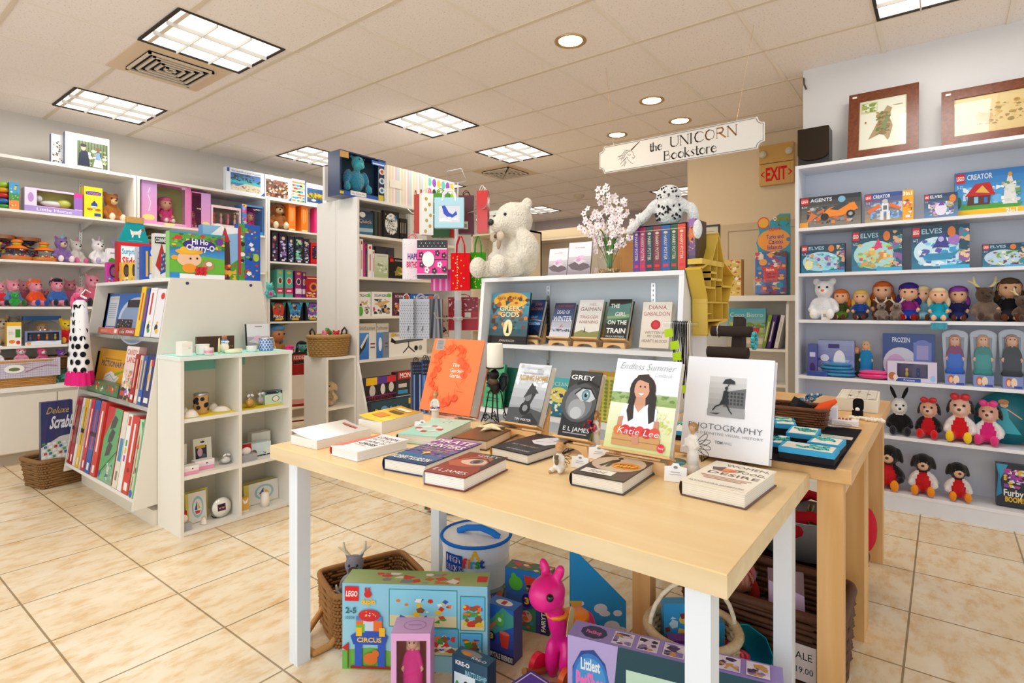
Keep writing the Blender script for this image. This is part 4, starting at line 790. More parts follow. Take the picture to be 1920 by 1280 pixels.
# candle angel
p = onz(928,792,TT); t = thing('candle_holder','black iron angel candle holder with a thick white candle','candle holder',p,-PI/2); IR = '231d1a'
zc_ = zat(689,p.x,p.y)-TT
m = MB(); m.lathe([(0,zc_+.001),(.033,zc_+.001),(.034,zc_+.004),(.034,zc_+.10),(.030,zc_+.104),(.012,zc_+.098),(0,zc_+.098)],(0,0,0),'f2ead6',28); m.build('candle','wax',t)
m = MB(); m.lathe([(0,zc_-.004),(.036,zc_-.004),(.04,zc_+.002),(.036,zc_+.0005),(0,zc_+.0005)],(0,0,0),IR,24); m.build('drip_plate','iron',t)
m = MB(); m.ell((0,-.005,zc_-.03),.022,IR); m.ell((0,-.012,zc_-.058),(.026,.018,.016),'5a4a38'); m.cyl((0,0,zc_-.03),(0,0,zc_),.006,IR); m.ell((0,0,zc_-.085),(.024,.016,.03),IR); m.build('angel','iron',t)
for s in (-1,1):
    m = MB(); m.prism([(s*.012,.012,zc_-.045),(s*.03,.014,zc_-.02),(s*.055,.016,zc_-.022),(s*.062,.016,zc_-.05),(s*.05,.016,zc_-.085),(s*.03,.014,zc_-.105),(s*.014,.012,zc_-.09)],(0,0,0),(0,.003,0),'2c3434'); m.tube([(s*.02,.01,zc_-.04),(s*.05,.012,zc_-.035),(s*.05,.012,zc_-.07),(s*.03,.01,zc_-.095)],.0025,IR,5); m.build('wing','iron',t)
for sx,sy in ((-1,-1),(1,-1),(-1,1),(1,1)):
    m = MB(); m.tube([(sx*.012,sy*.008,zc_-.09),(sx*.022,sy*.015,zc_*.55),(sx*.034,sy*.024,.045),(sx*.048,sy*.034,.004)],.0032,IR,6)
    P = [(sx*(.034+.013*math.cos(i*.7+2.2)*(1-i/14)),sy*.028,.03+.016*math.sin(i*.7+2.2)*(1-i/14)) for i in range(12)]; m.tube(P,.0022,IR,5); m.build('leg','iron',t)
m = MB()
for s in (-1,1): m.tube([(s*.004+s*.03*math.sin(i*.35),-.028,.012+.012*math.cos(i*.9)+.002*i) for i in range(10)],.0022,IR,5)
m.build('scrollwork','iron',t)
# ================================================================ low bookcase: books on its shelves
ZM = 1.026
ea = easel
def shelfbook(label,bl,br,vt,tk,cover,base,stand=None,tilt=.36,xp=2.56,lift=.035,**k):
    z = ZM+(lift if stand else .001); b,h = leaning(label,xp,bl,br,vt,tilt,tk,cover,base,zb=z,**k)
    if stand: easel(stand,xp+tk*math.cos(tilt),(ya(bl,xp)+ya(br,xp))/2,ya(bl,xp)-ya(br,xp)+.012,ZM,lift,tilt,'small plywood book stands',tk)
shelfbook('large picture book of myths with orange and teal cover at the left shelf end',915,986,549,.012,[('g',0,0,1,1,'3a2a1e','4ba4bc'),('e',.5,.85,.45,.16,'f0b63a'),('b',12,70,0,.2,1,.75,['2f8a90','d8772a','5a3a22','b85a20','1f5a6a','e0a040','7a4a2a'],.03,.09),('t','GREEK',.52,.64,.1,'f1e3a8',dict(w=.56,bold=.02)),('t','GODS',.52,.52,.1,'f1e3a8',dict(w=.5,bold=.02)),('t','RICK RIORDAN',.5,.87,.045,'7a2a1a',dict(w=.6)),('e',.5,.3,.12,.17,'fbe9b0'),('p',[.46,.2,.5,.4,.54,.2],'2a1c14'),('r',0,0,1,.14,'231812'),('t','JOHN ROCCO',.5,.03,.04,'e8dcc8',dict(w=.4))],'2c3a40',tilt=.16,xp=2.5)
shelfbook('navy hardcover with orange lettering and a blue mountain view on a wooden stand',983,1009,562,.03,[('g',0,0,1,1,'12294c','1c3c6c'),('g',0,.3,1,.3,'2a7ac0','163a6a'),('l',[0,.42,.5,.45,1,.42],.02,'e8b070'),('p',[0,0,.2,.12,.45,.05,.6,.2,1,.08,1,0],'0c1424'),('t','JOHN',.55,.84,.08,'c8713c',dict(w=.5)),('t','GRISHAM',.5,.71,.08,'c8713c',dict(w=.85)),('t','GRAY',.45,.48,.07,'e6ecf2',dict(w=.45)),('t','MOUNTAIN',.5,.3,.075,'e6ecf2',dict(w=.86))],'14264a','plywood stand under the navy mountain hardcover')
shelfbook('blue hardcover with a snowy field and white WINTER title on a wooden stand',1029,1067,568,.028,[('g',0,0,1,1,'d6d8e2','17294e'),('g',0,.5,1,.5,'2a4f88','14264a'),('r',0,.84,1,.14,'1d2a4c'),('t','LOUISE PENNY',.5,.87,.07,'a8303c',dict(w=.85)),('t','DEAD OF',.5,.68,.1,'eef0f4',dict(w=.62)),('t','WINTER',.5,.46,.15,'f4f6f8',dict(w=.9)),('l',[.4,.25,.55,.38,.48,.3,.62,.3],.012,'c0303c'),('b',6,40,0,.16,1,.08,['4a4a56','6a6a74','2f3440'],.02,.05)],'1a2c54','plywood stand under the snowy field hardcover')
shelfbook('white hardcover with faded red lettering and a lone figure on a wooden stand',1075,1120,562,.034,[('g',0,0,1,1,'ddd8cc','efece6'),('p',[0,0,1,0,1,.18,.6,.14,.3,.2,0,.12],'8a8a4a'),('p',[.38,.14,.41,.3,.45,.14],'3a3a3a'),('t','NEIL',.6,.84,.07,'b89a90',dict(w=.3)),('t','GAIMAN',.52,.7,.1,'8a6a60',dict(w=.86)),('t','TRIGGER',.5,.5,.08,'a8604a',dict(w=.76)),('t','WARNING',.5,.37,.08,'a8604a',dict(w=.8))],'e9e5dc','plywood stand under the white lone figure hardcover',spine='3f6a34',back='3f6a34')
shelfbook('dark green hardcover with large streaky white title on a wooden stand',1131,1173,561,.034,[('g',0,0,1,1,'16160f','1d2622'),('p',[0,.45,1,.5,1,.9,0,.82],'5a8a80'),('p',[0,.5,1,.55,1,.62,0,.56],'8fb070'),('p',[0,.38,1,.45,1,.52,0,.46],'1f5a22'),('p',[0,.1,1,.18,1,.24,0,.2],'3a2e10'),('t','THE',.3,.78,.1,'f2f2ee',dict(w=.4,bold=.02)),('t','GIRL',.6,.57,.1,'eef2ee',dict(w=.5,bold=.02)),('t','ON THE',.5,.36,.1,'f2f2ee',dict(w=.85,bold=.02)),('t','TRAIN',.5,.14,.12,'f2f2ee',dict(w=.85,bold=.02)),('t','PAULA HAWKINS',.5,.03,.05,'d8d8d0',dict(w=.8))],'171a16','plywood stand under the dark green train hardcover')
shelfbook('cream paperback with a red wax seal and red lettering at the right shelf end',1198,1253,566,.045,[('g',0,0,1,1,'dfd0bc','eee6da'),('t','DIANA',.52,.84,.085,'a8463c',dict(w=.62)),('t','GABALDON',.5,.7,.085,'a8463c',dict(w=.9)),('e',.5,.5,.17,.105,'b81c22',11),('e',.5,.5,.11,.07,'d03038',9),('t','WRITTEN IN',.5,.3,.06,'8a7a6a',dict(w=.7)),('t','MY OWN',.5,.22,.06,'8a7a6a',dict(w=.5)),('t',"HEART'S BLOOD",.5,.12,.06,'8a7a6a',dict(w=.85))],'e6dccc',tilt=.24,xp=2.53)
# lower shelf, half hidden by the books on the table
ZB = .665
def lowbook(label,u0,u1,v0,ops,base,inset=.0,**k): return pc(('x',2.44,ZB),u0,u1,v0,label,ops,base,.02,inset,'book','book',tilt=.14,**k)
lowbook('green paperback standing behind the iron angel candle holder',905,940,683,[('r',0,0,1,1,'4fae74'),('b',21,60,.05,.45,.9,.5,['123f34','1f5f44','d86a2a','0f2f2a','7fc890'],.03,.1),('t','ANIMALIUM',.5,.3,.07,'123f34',dict(w=.7)),('r',.15,.2,.7,.02,'1f6a44'),('r',.15,.14,.7,.02,'1f6a44')],'3f9a64')
lowbook('dark green book behind the green paperback on the lower shelf',934,972,690,[('r',0,0,1,1,'1c5a48'),('b',22,20,0,0,1,.4,['164a3c','8a2a2a','226a52'],.04,.1)],'184c3e',inset=.06)
lowbook('teal and yellow fairy picture book between the motorcycle and eye covers',1022,1068,709,[('g',0,0,1,1,'1f5f7a','55b8bc'),('e',.5,.55,.4,.2,'e8d86a'),('b',23,50,.05,.05,.9,.6,['f0d860','2a6a8a','e8e6a0','1f4a6a','f4f0d0'],.03,.1),('t','OCEAN',.5,.78,.1,'c8f0e8',dict(w=.7))],'2f8a94')
lowbook('mustard patterned book behind the eye cover on the lower shelf',1098,1160,697,[('r',0,0,1,1,'b08a2c'),('r',0,0,1,.9,'c8b84a')]+[('e',.1+.16*(i % 6),.06+.075*(i//6),.05,.028,'6a8a3a',8) for i in range(66)],'a88428',inset=.03)
# ---- on top of the low bookcase
TZ = 1.403
p,w,_ = spot(('x',2.48,TZ),900,1040,.16); h = zat(372,p.x,p.y)-TZ
t = thing('teddy_bear','large cream white teddy bear with checked bow sitting on the low bookcase','teddy bear',(2.62,ya(965,2.62),TZ),-PI/2-.28); S_ = lambda *a: tuple(x*h for x in a); WB = 'f1e9d6'
E = [(S_(0,.06,.27),S_(.28,.24,.28),WB),(S_(0,-.02,.71),S_(.26,.235,.235),WB),(S_(0,-.2,.65),S_(.14,.16,.115),WB),(S_(-.17,.06,.9),S_(.085,.06,.085),WB),(S_(.17,.06,.9),S_(.085,.06,.085),WB)]
for s in (-1,1): E += [(S_(s*.26,.0,.40),S_(.115,.14,.2),WB,(.3,s*-.35,0)),(S_(s*.29,-.09,.25),S_(.095,.11,.1),WB),(S_(s*.2,-.22,.11),S_(.12,.22,.115),WB),(S_(s*.22,-.40,.13),S_(.125,.1,.135),WB)]
blob('body',E,'fur',t,h*.02,6)
eyes(t,[S_(s*.11,-.225,.76) for s in (-1,1)],.02*h); nose(t,S_(0,-.36,.665),S_(.05,.036,.042))
m = MB()
for s in (-1,1): m.ell(S_(s*.07,-.265,.50),S_(.07,.035,.06),'c8b8a4',(0,s*.5,0),12,8)
m.ell(S_(.04,-.265,.42),S_(.035,.025,.08),'a8927e',(0,.2,0),12,8); m.ell(S_(0,-.29,.50),S_(.025,.02,.025),'6a5040'); m.build('bow','fabric',t)
m = MB(); m.tube([S_(0,-.335,.615),S_(0,-.325,.59),S_(.02,-.30,.575)],.003*h,'4a3a30',4); m.build('mouth','fabric',t)
def print_hands(): return [('r',0,0,1,1,'e9e6ea'),('g',0,0,1,.55,'8f8288','cfc8cc'),('p',[0,.3,.4,.42,.9,.3,1,.2,.6,.1,.2,.16],'6a5c62'),('p',[.2,.45,.5,.5,.8,.4,.5,.3],'d8ccd2'),('e',.5,.5,.12,.07,'e8a8cc'),('e',.6,.54,.1,.05,'eec0da'),('e',.45,.44,.08,.05,'d890bc'),('t','the art of giving',.5,.82,.03,'8a8488',dict(w=.4))]
def standee(label,x,u0,u1,v0):
    y0,y1 = ya(u0,x),ya(u1,x); h = (zat(v0,x+.03,(y0+y1)/2)-TZ)*1.02; t = thing('display_card',label,'display card',(x,(y0+y1)/2,TZ),-PI/2); w = y0-y1
    m = MB(); m.box(-w/2,0,.001,w/2,.004,h,'e9e6ea'); m.art((-w/2,0,.001),(w,0,0),(0,0,h),print_hands()); m.box(w/2,0,.001,w/2+.002,.004,h,'1c1a1c'); m.box(-w/2-.001,0,h,w/2+.002,.004,h+.001,'2a282a'); a = m.build('printed_card','print',t); a.rotation_euler = (-.15,0,0)
    m = MB(); m.prism([(-w*.3,.006,.002),(-w*.3,.07,.001),(-w*.3,.03,h*.6)],(0,0,0),(.002,0,0),'2a282a'); m.build('strut','matte',t)
standee('smaller acrylic card of hands holding a pink flower, nearest the teddy bear',2.5,1027,1062,467); standee('larger acrylic card of hands holding a pink flower, left of the vase',2.5,1063,1106,455)
# vase of white flowers
x = 2.555; y = ya(1143,x); t = thing('flower_vase','glass bowl of white silk orchids on the low bookcase','flowers',(x,y,TZ))
m = MB(); m.lathe([(0,.001),(.05,.001),(.058,.02),(.062,.055),(.06,.085),(.058,.09)],(0,0,0),'fff',32); m.build('glass_bowl','clear',t)
R = random.Random(11); m = MB()
for i in range(120): a,r = R.random()*6.28,.055*math.sqrt(R.random()); m.ell((r*math.cos(a),r*math.sin(a),.008+R.random()*.014),R.uniform(.004,.007),R.choice(['c8a87a','a8885a','d8c09a','8a7048']),None,6,4)
m.build('gravel','stone',t)['kind'] = 'stuff'
tips = []
for i in range(6):
    a = R.random()*6.28; L = R.uniform(.22,.42); sp = (.03,.05,.12,.16,.19,.05)[i]; L = (.44,.38,.33,.26,.27,.3)[i]; a = (PI/2,-PI/2+.3,PI/2+.2,-PI/2,PI/2-.3,-PI/2)[i]
    P = [(0,0,.02),(sp*.25*math.cos(a),sp*.25*math.sin(a),L*.4),(sp*.6*math.cos(a),sp*.6*math.sin(a),L*.75),(sp*math.cos(a),sp*math.sin(a),L)]; m = MB(); m.tube(P,.0022,'5a7a3a',5); m.build('stem','leafy',t); tips.append(P)
for P in tips:
    for k in range(26):
        f = .38+.62*k/25; i = min(2,int(f*3)); q = f*3-i; c = Vector(P[i])*(1-q)+Vector(P[i+1])*q+Vector((R.uniform(-.032,.032),R.uniform(-.042,.042),R.uniform(-.015,.015)))
        m = MB(); d = Vector((-1,R.uniform(-.8,.8),R.uniform(-.3,.5))).normalized(); q_ = d.to_track_quat('Z','Y').to_matrix(); ro = R.random()*6; s = R.uniform(.014,.019)
        for b in range(5):
            a = ro+b*2*PI/5; e = q_ @ Vector((math.cos(a),math.sin(a),.15)); g = q_ @ Vector((-math.sin(a),math.cos(a),0))
            m.add([c,c+e*s*.55+g*s*.42,c+e*s*1.1+g*s*.12,c+e*s*1.1-g*s*.12,c+e*s*.55-g*s*.42],[(0,1,2,3,4)],'fbf3f2' if b % 2 else 'f4e6e6',False)
        m.ell(c+d*.002,.0028,'a8485a' if k % 3 else 'd8a03a',None,6,4)
        m.build('blossom','matte',t)
for i in range(16):
    a = R.random()*6.28; L = R.uniform(.07,.13); w_ = R.uniform(.004,.008); up = R.uniform(.13,.2); m = MB(); ca,sa = math.cos(a),math.sin(a); vs = []
    for k in range(8): f = k/7; r = .012+L*f*f*.9; z = .03+up*math.sin(f*2.1)*1.0; ww = w_*math.sin(PI*min(1,f*.9+.12)); vs += [(r*ca-ww*sa,r*sa+ww*ca,z),(r*ca+ww*sa,r*sa-ww*ca,z)]
    m.add(vs,[(2*k,2*k+1,2*k+3,2*k+2) for k in range(7)],R.choice(['3f7a2c','2f6a24','5a8f3a']),True); m.build('leaf','leafy',t)
x = 2.745; y = ya(1172,x); carton('wooden_plaque','plaque','honey wooden plaque with black edge standing behind the vase',(x,y,TZ),-PI/2,.17,.18,.012,[('r',0,0,.96,1,'c89050'),('r',.96,0,.04,1,'1c1814')],'b8803c',tilt=.08)
x = 2.56; m = MB(); c = Vector((x,ya(1117,x),TZ)); m.lathe([(0,.001),(.016,.001),(.018,.03),(.014,.034),(0,.03)],c,'e8cfc0',16); m.tube([c+Vector((0,.016*math.cos(a)*1+.0,.02+.012*math.sin(a))) for a in [i*.5 for i in range(13)]],.003,'e8cfc0',5,True); tag(m.build('small_cup','stone'),'tiny pale pink cup with round handle beside the vase','cup')
# boxed book series
x = 2.52; cols = ['5a2f8a','a82a5c','1c3a44','7a2430','2a5496','1f5236','d8432c']; us = [1188,1199.5,1211,1225,1240,1257,1271,1286]
for i,c in enumerate(cols):
    y0,y1 = ya(us[i]-1.0,x),ya(us[i+1]-1.0,x); w = y0-y1-.001; h = .212
    cl = ('purple','crimson pink','dark teal','maroon','blue','dark green','orange red')[i]
    carton('book','book',cl+' spine of the boxed fantasy book series beside the flowers',(x+.004,(y0+y1)/2,TZ+.004),-PI/2,w,h,.14,[('g',0,0,1,1,c,c),('t','HARRY POTTER',.62,.2,.35 if 0 else .0001,'e8dcc0')] if 0 else [('r',0,.9,1,.012,'d8c08a'),('r',.2,.08,.6,.06,'d81e28'),('e',.5,.84,.25,.03,'cfc0a0',8)],c,group='fantasy series in a slipcase',lops=[])
    m = MB(); hh = min(.45*w,.016); m.text('HARRY POTTER',(x+.0022,(y0+y1)/2+hh*.5,TZ+.112),(0,0,-1),(0,-1,0),'e6dcc4',hh,.115); o = bpy.data.objects[-1] if 0 else None
    bk = m.build('spine_lettering','matte'); src = [q for q in S.objects if q.get('label','').startswith(cl+' spine')][0]; bk.parent = src; bk.matrix_parent_inverse = src.matrix_basis.inverted()
y0,y1 = ya(1187,x),ya(1287,x); m = MB(); e = .0025; D = .15; h = .222
m.box(x+.006,y0+.0005,TZ,x+D,y0+.003,TZ+h,'2a4a38'); m.box(x+.006,y1-.003,TZ,x+D,y1,TZ+h,'3a2a1c'); m.box(x+.006,y1,TZ+h-.002,x+D,y0,TZ+h,'2f4f3c'); m.box(x+D,y1,TZ,x+D+e,y0,TZ+h,'2a4a38')
m.art((x+.006,y1-.003,TZ),(D-.006,0,0),(0,0,h),[('g',0,0,1,1,'2a2014','c05a28'),('e',.4,.8,.4,.2,'d87a3a'),('b',31,40,0,.3,1,.6,['8a3a1c','e08a4a','3a2a18','6a5a8a'],.05,.15),('t','Harry Potter',.5,.28,.09,'d8b85a',dict(w=.8))]); o = m.build('slipcase','print'); tag(o,'illustrated slipcase around the fantasy book series','slipcase')
y2 = ya(1312,x+.02)
carton('book','book','thick sunset-coloured boxed volume under the owl wing, right of the spines',(x+.012,(ya(1288.5,x)+ya(1302,x))/2,TZ),-PI/2-.0,ya(1288.5,x)-ya(1302,x),.235,.15,[('g',0,0,1,1,'23303a','a06ab0'),('e',.5,.7,.5,.16,'e0783a'),('b',32,26,0,.35,1,.5,['e89a5a','5a3a5a','c05a2c','2a3040'],.06,.2)],'3a2a1c',left='2a2a30')
# snowy owl plush
x = 2.6; y = ya(1254,x); zb = TZ+h+.001; hh = zat(348,x,y)-zb; t = thing('owl_plush','white snowy owl plush with black flecks and spread wings on the boxed books','plush toy',(x,y,zb),-1.2); S_ = lambda *a: tuple(q*hh for q in a); wo = 'f6f6f2'
E = [(S_(0,0,.3),S_(.34,.26,.32),wo),(S_(0,-.02,.76),S_(.31,.26,.26),wo),(S_(0,-.08,.52),S_(.24,.2,.15),wo)]
for s in (-1,1): E += [(S_(s*.36,.02,.5),S_(.14,.13,.26),wo,(0,s*-.8,0)),(S_(s*.58,.0,.26),S_(.13,.14,.32),wo,(0,s*(-.7 if s < 0 else -.2),0)),(S_(s*(.84 if s < 0 else .66),-.05,-.04 if s < 0 else -.2),S_(.11,.12,.24),wo,(0,s*(-.8 if s < 0 else .0),0))]
# wings hang over the case front: keep them forward of the books
E = [(tuple((c[0],c[1]-((.62 if c[0] > 0 else .26)*hh if abs(c[0]) > .3*hh and c[2] < .2*hh else 0),c[2])),r,k,*q) for c,r,k,*q in E]
bd = blob('body',E,'fur',t,hh*.026,5); R = random.Random(5)
for k in range(60):
    a = R.uniform(-1.2,1.2); z = R.uniform(.1,.95); rr = (.34,.26) if z < .55 else (.31,.26); zc_ = .3 if z < .55 else .76; v_ = max(.05,1-((z-zc_)/(.32 if z < .55 else .25))**2)**.5
    if .55 < z < .8 and abs(a) < .5: continue
    px,py = rr[0]*v_*math.sin(a),-rr[1]*v_*math.cos(a)-.01; m = MB(); m.ell(S_(px,py-.008,z),S_(.024,.014,.042 if z < .5 else .022),'2a2622',(R.uniform(-.3,.3),R.uniform(-.8,.8),0),8,5); m.build('fleck','plush',t)
eyes(t,[S_(-.1,-.262,.8),S_(.1,-.262,.8)],.032*hh); m = MB(); m.cyl(S_(-.0,-.26,.74),S_(-.0,-.3,.67),.035*hh,'1c1a18',.01*hh,8); m.build('beak','gloss',t)
# yellow shadow-box house hung on the end of the low bookcase, its open side turned to the camera's right
YH = 'd9b545'; xb = xa(1284.5,.925); yf = ya(1314.5,xb); D = .925-yf
def xz(u,v): x = xa(u,yf); return x,zat(v,x,yf)
t = thing('shadow_box_house','mustard yellow house-shaped shadow box with little compartments','shadow box',(0,yf,0))
P = [xz(*q) for q in ((1348,436),(1358,490),(1376.5,516),(1366,567),(1366,601),(1350,606),(1326.5,630),(1326,560),(1314.5,502.5),(1335,488))]; N = len(P)
cxm = sum(p[0] for p in P)/N; czm = sum(p[1] for p in P)/N
for i in range(N):
    (a,b),(c,d) = P[i],P[(i+1) % N]; L = math.hypot(c-a,d-b); nx,nz = -(d-b)/L*.007,(c-a)/L*.007
    if (cxm-a)*nx+(czm-b)*nz < 0: nx,nz = -nx,-nz
    m = MB(); m.prism([(a,0,b),(c,0,d),(c+nx,0,d+nz),(a+nx,0,b+nz)],(0,0,0),(0,D,0),YH); m.build('outer_wall','paint',t)
m = MB(); m.prism([(a,0,b) for a,b in P],(0,D-.004,0),(0,.004,0),'cfa93c'); m.build('back_panel','paint',t)
for q in (((1318,493),(1358,493)),((1334,511),(1346,511)),((1334,524),(1356,524)),((1323,539),(1343,539)),((1354,537),(1372,537)),((1326,567),(1366,567)),((1328,588),(1337,588)),((1328,600),(1366,600)),((1334,493),(1334,538)),((1346,494),(1346,525)),((1356,494),(1356,537)),((1343,525),(1343,566)),((1354,537),(1354,567)),((1337,567),(1337,600)),((1356,567),(1356,600)),((1347,450),(1347,492))):
    (a,b),(c,d) = xz(*q[0]),xz(*q[1]); m = MB(); m.box(min(a,c)-.002,.003,min(b,d)-.0025,max(a,c)+.002,D-.004,max(b,d)+.0025,YH); m.build('divider','paint',t)
for (u,v),col,lab in (((1341,599),'2f8a4a','tiny green trinket in a lower cell of the yellow house'),((1339,510),'9a9ab8','tiny lilac trinket in an upper cell of the yellow house')):
    a,b = xz(u,v); m = MB(); m.lathe([(0,0),(.008,.001),(.006,.008),(.009,.013),(.004,.02),(0,.022)],(a,yf+.03,b+.003),col,10); tag(m.build('trinket','gloss'),lab,'trinket')
# ================================================================ goods on the left wall shelves
WY = 5.85
def LS(z): return ('y',WY,z+.001)
T0 = LS(2.44)
gp = ['2c3a28','4a5a3a','d8d0c4','28344a','8a7a5a','e4dcd0']
def puz(seed,pal,title=None,strip='e8e6e0'): return [('r',0,0,1,1,'e6e8ea'),('b',seed,90,.08,.1,.84,.68,pal,.03,.11)]+([('t',title,.5,.84,.07,'8a90a0',dict(w=.7))] if title else [])+[('p',[1,0,1,.2,.8,0],'2a5aa8')]
pc(T0,96,118,252,'puzzle box with blue spine standing behind its twin on the top of the left shelves',puz(41,gp),'e8e4da',.05,.12,left='4a5a9a')
pc(T0,122,205,254,'puzzle box showing figures in dark and pale blue dresses before a railing',[('r',0,0,1,1,'e8e6de'),('r',0,.78,.3,.22,'c4c6b2'),('r',.26,.05,.7,.76,'5c6a4a')]+[('r',.3+.07*i,.05,.012,.76,'20241c') for i in range(10)]+[('b',43,26,.5,.1,.44,.5,['c8c8b8','8a9468','b8b49a'],.03,.08),('p',[.28,.08,.55,.08,.5,.5,.38,.58,.3,.4],'23283c'),('e',.4,.6,.05,.08,'d8a88a'),('e',.4,.68,.07,.05,'1c1a20'),('p',[.62,.08,.86,.08,.78,.42,.68,.42],'dfe4ec'),('p',[.67,.3,.79,.3,.77,.52,.69,.52],'6a86b8'),('e',.73,.62,.045,.07,'6a4a34')],'eceae4',.05,.05,left='5a62a4')
s1 = LS(2.015)
def tower(label,u,v,cols,sh=s1,r=.035,top='d8282a'):
    p,_,_ = spot(sh,u-4,u+4,.1); h = zat(v,p.x,p.y)-p.z; t = thing('stacking_toy',label,'toy',p); n = len(cols)
    for i,c in enumerate(cols): m = MB(); m.ell((0,0,h*(i+.5)/n),(r*(1.1-.4*i/n),r*(1.1-.4*i/n),h/n*.55),c); m.build('ring','plastic',t)
tower('bright stacking toy at the very left of the second shelf',6,341,['3a8a3a','2f6ab0','c02a2c','d8a020','9ac83a'],r=.05)
pc(s1,17,36,342,'narrow toy box with green and orange faces beside the stacking toy',[('r',0,0,1,1,'3aa0d0'),('r',0,0,1,.35,'e8883a'),('r',0,.35,1,.25,'3f9a4a'),('b',45,26,.1,.05,.8,.9,['f0d048','d83a2a','f4f0e8','2a5a3a','2a62b0'],.06,.16)],'3a3030',.09,.05)
def horsebox(t,w,h,d,l,r,b):
    m = MB(); m.ell((0,d*.5,h*.45),(w*.22,d*.25,h*.14),'f4f0f0'); m.ell((-w*.24,d*.45,h*.62),(w*.07,d*.2,h*.14),'f4f0f0'); m.ell((w*.2,d*.5,h*.5),(w*.14,d*.3,h*.2),'d8d860'); m.ell((0,d*.5,h*.26),(w*.36,d*.3,h*.06),'e05a8a'); m.build('toy_horse','plastic',t)
window_box('lilac and white toy horse box with open window, left of the yellow box',s1,46,155,357,'dcd0ea','c8b85a',horsebox,.12,.05,fw=(.2,.14,.08,.28),ops=[('r',0,0,1,.26,'a890d0'),('t','Little Horse',.5,.08,.12,'f0f4ff',dict(w=.6)),('r',.84,.3,.16,.5,'9a6ac0'),('r',.84,.8,.16,.2,'d83a9a'),('r',0,.26,.2,.74,'e6d8ee'),('e',.1,.6,.05,.2,'b890d0')],name='toy_box',cat='toy box')
pc(s1,158,192,351,'bright yellow toy box with a blue jar picture beside the brown bear',[('r',0,0,1,1,'f4dc24'),('p',[.1,.74,.9,.74,.95,.84,.8,.86,.2,.86,.05,.82],'2a4ab0'),('t','COOKIES',.5,.76,.07,'e87a1e',dict(w=.7,bold=.02)),('e',.55,.42,.18,.1,'2a4a9a'),('e',.55,.52,.06,.04,'1a2a6a'),('r',.38,.34,.3,.05,'e8e8f0'),('e',.3,.28,.16,.04,'b8702c'),('e',.75,.27,.16,.04,'b8702c'),('r',.55,.06,.36,.1,'2a4aa0')],'e8cc1c',.12,.04)
def at(sh,u,inset=.15): p,_,_ = spot(sh,u-1,u+1,inset); return p
def softat(sh,u,v,label,inset=.14,rz=0,**k): p = at(sh,u,inset); return soft(label,k.pop('cat','plush toy'),p,rz,(zat(v,p.x,p.y)-p.z)*1.1,**k)
softat(s1,207,361,'caramel brown teddy bear with pale foot pads on the left wall shelf',body='b5702e',muzzle='e8c89a',feet='eadcc0',rz=.25,inset=.2)
s2 = LS(1.614)
def popper(label,u,v):
    p = at(s2,u,.12); h = zat(v,p.x,p.y)-p.z; t = thing('toy_popper',label,'toy',p,0,'orange dome toys'); q = h*.93
    m = MB(); m.lathe([(0,0),(q*.55,0),(q*.57,.02),(q*.57,q*.2)],(0,0,0),'c8702a',24); m.build('base','plastic',t)
    m = MB(); R = random.Random(int(u))
    for i in range(24): a,r = R.random()*6.28,q*.45*R.random()**.5; m.ell((r*math.cos(a),r*math.sin(a),q*.22),q*.07,R.choice(['e8c030','d83a2a','3a8ad0','50a848','e86aa0']),None,8,5)
    m.build('balls','plastic',t)['kind'] = 'stuff'
    m = MB(); m.lathe([(q*.56,q*.2),(q*.53,q*.4),(q*.42,q*.58),(q*.2,q*.7)],(0,0,0),'fff',24); m.build('dome','clear',t)
    m = MB(); m.lathe([(q*.45,q*.56),(q*.3,q*.68),(q*.15,q*.74),(q*.15,q*.76)],(0,0,0),'ee7a1e',24); m.lathe([(0,q*.74),(q*.16,q*.74),(q*.18,q*.84),(q*.12,q*.86)],(0,0,0),'b8c838',16); m.lathe([(q*.2,q*.86),(q*.24,q*.9),(q*.16,q*1.0),(0,q*1.0)],(0,0,0),'ee7a1e',16); m.build('handle','plastic',t)
popper('orange clear-domed popper toy at the left of the plush unicorns',32,446); popper('second orange clear-domed popper toy, touching the purple plush',82,451)
def beadtoy(label,u,v,w):
    p = at(s2,u,.325); h = zat(v,p.x,p.y)-p.z; t = thing('bead_maze',label,'toy',p); m = MB(); m.cyl((0,0,h-.03),(0,0,h),w,'a86a3a',n=24); m.cyl((0,0,0),(0,0,.03),w,'a86a3a',n=24); m.build('wooden_disc','plastic',t); R = random.Random(int(u)); 
    for i in range(5):
        a = R.random()*6.28; P = [(w*.8*math.cos(a+q*.5*math.sin(i+q)),w*.8*math.sin(a+q*.5),.03+(h-.06)*q/7) for q in range(8)]; m = MB(); m.tube(P,.005,R.choice(['5a2a6a','8a2a3a','2a3a6a','3a3a3a'])); m.build('wire','plastic',t)
        m = MB()
        for q in range(1,6): m.ell(P[q],.014,R.choice(['d8b830','6a3a8a','b83a4a','3a5a9a']),None,8,5)
        m.build('beads','plastic',t)
beadtoy('bead maze with wooden top cut by the left edge of the picture',8,441,.07); beadtoy('bead maze with wooden top behind the two orange poppers',53,446,.085)
softat(s2,114,443,'purple plush unicorn-hippo with cream muzzle beside the orange popper',body='8a6aa8',muzzle='d8c0a0',feet='f0dce0',horn='6ab8d8',ears='point',rz=.2)
softat(s2,141,449,'white plush unicorn with pink horn, right of the purple one',body='ece6e0',muzzle='f4eeea',feet='e86aa0',horn='d87aa8',ears='point',inset=.22,rz=.3)
softat(s2,183,448,'white plush unicorn half hidden by the wire rack',body='f0ecec',muzzle='f6f0f0',feet='b8a8d0',horn='c8a8c8',ears='point',inset=.14,rz=.2)
softat(s2,222,450,'lilac and white plush behind the red game box',body='c0a8d0',muzzle='f0e8ee',feet='e8d8e8',ears='round',inset=.2)
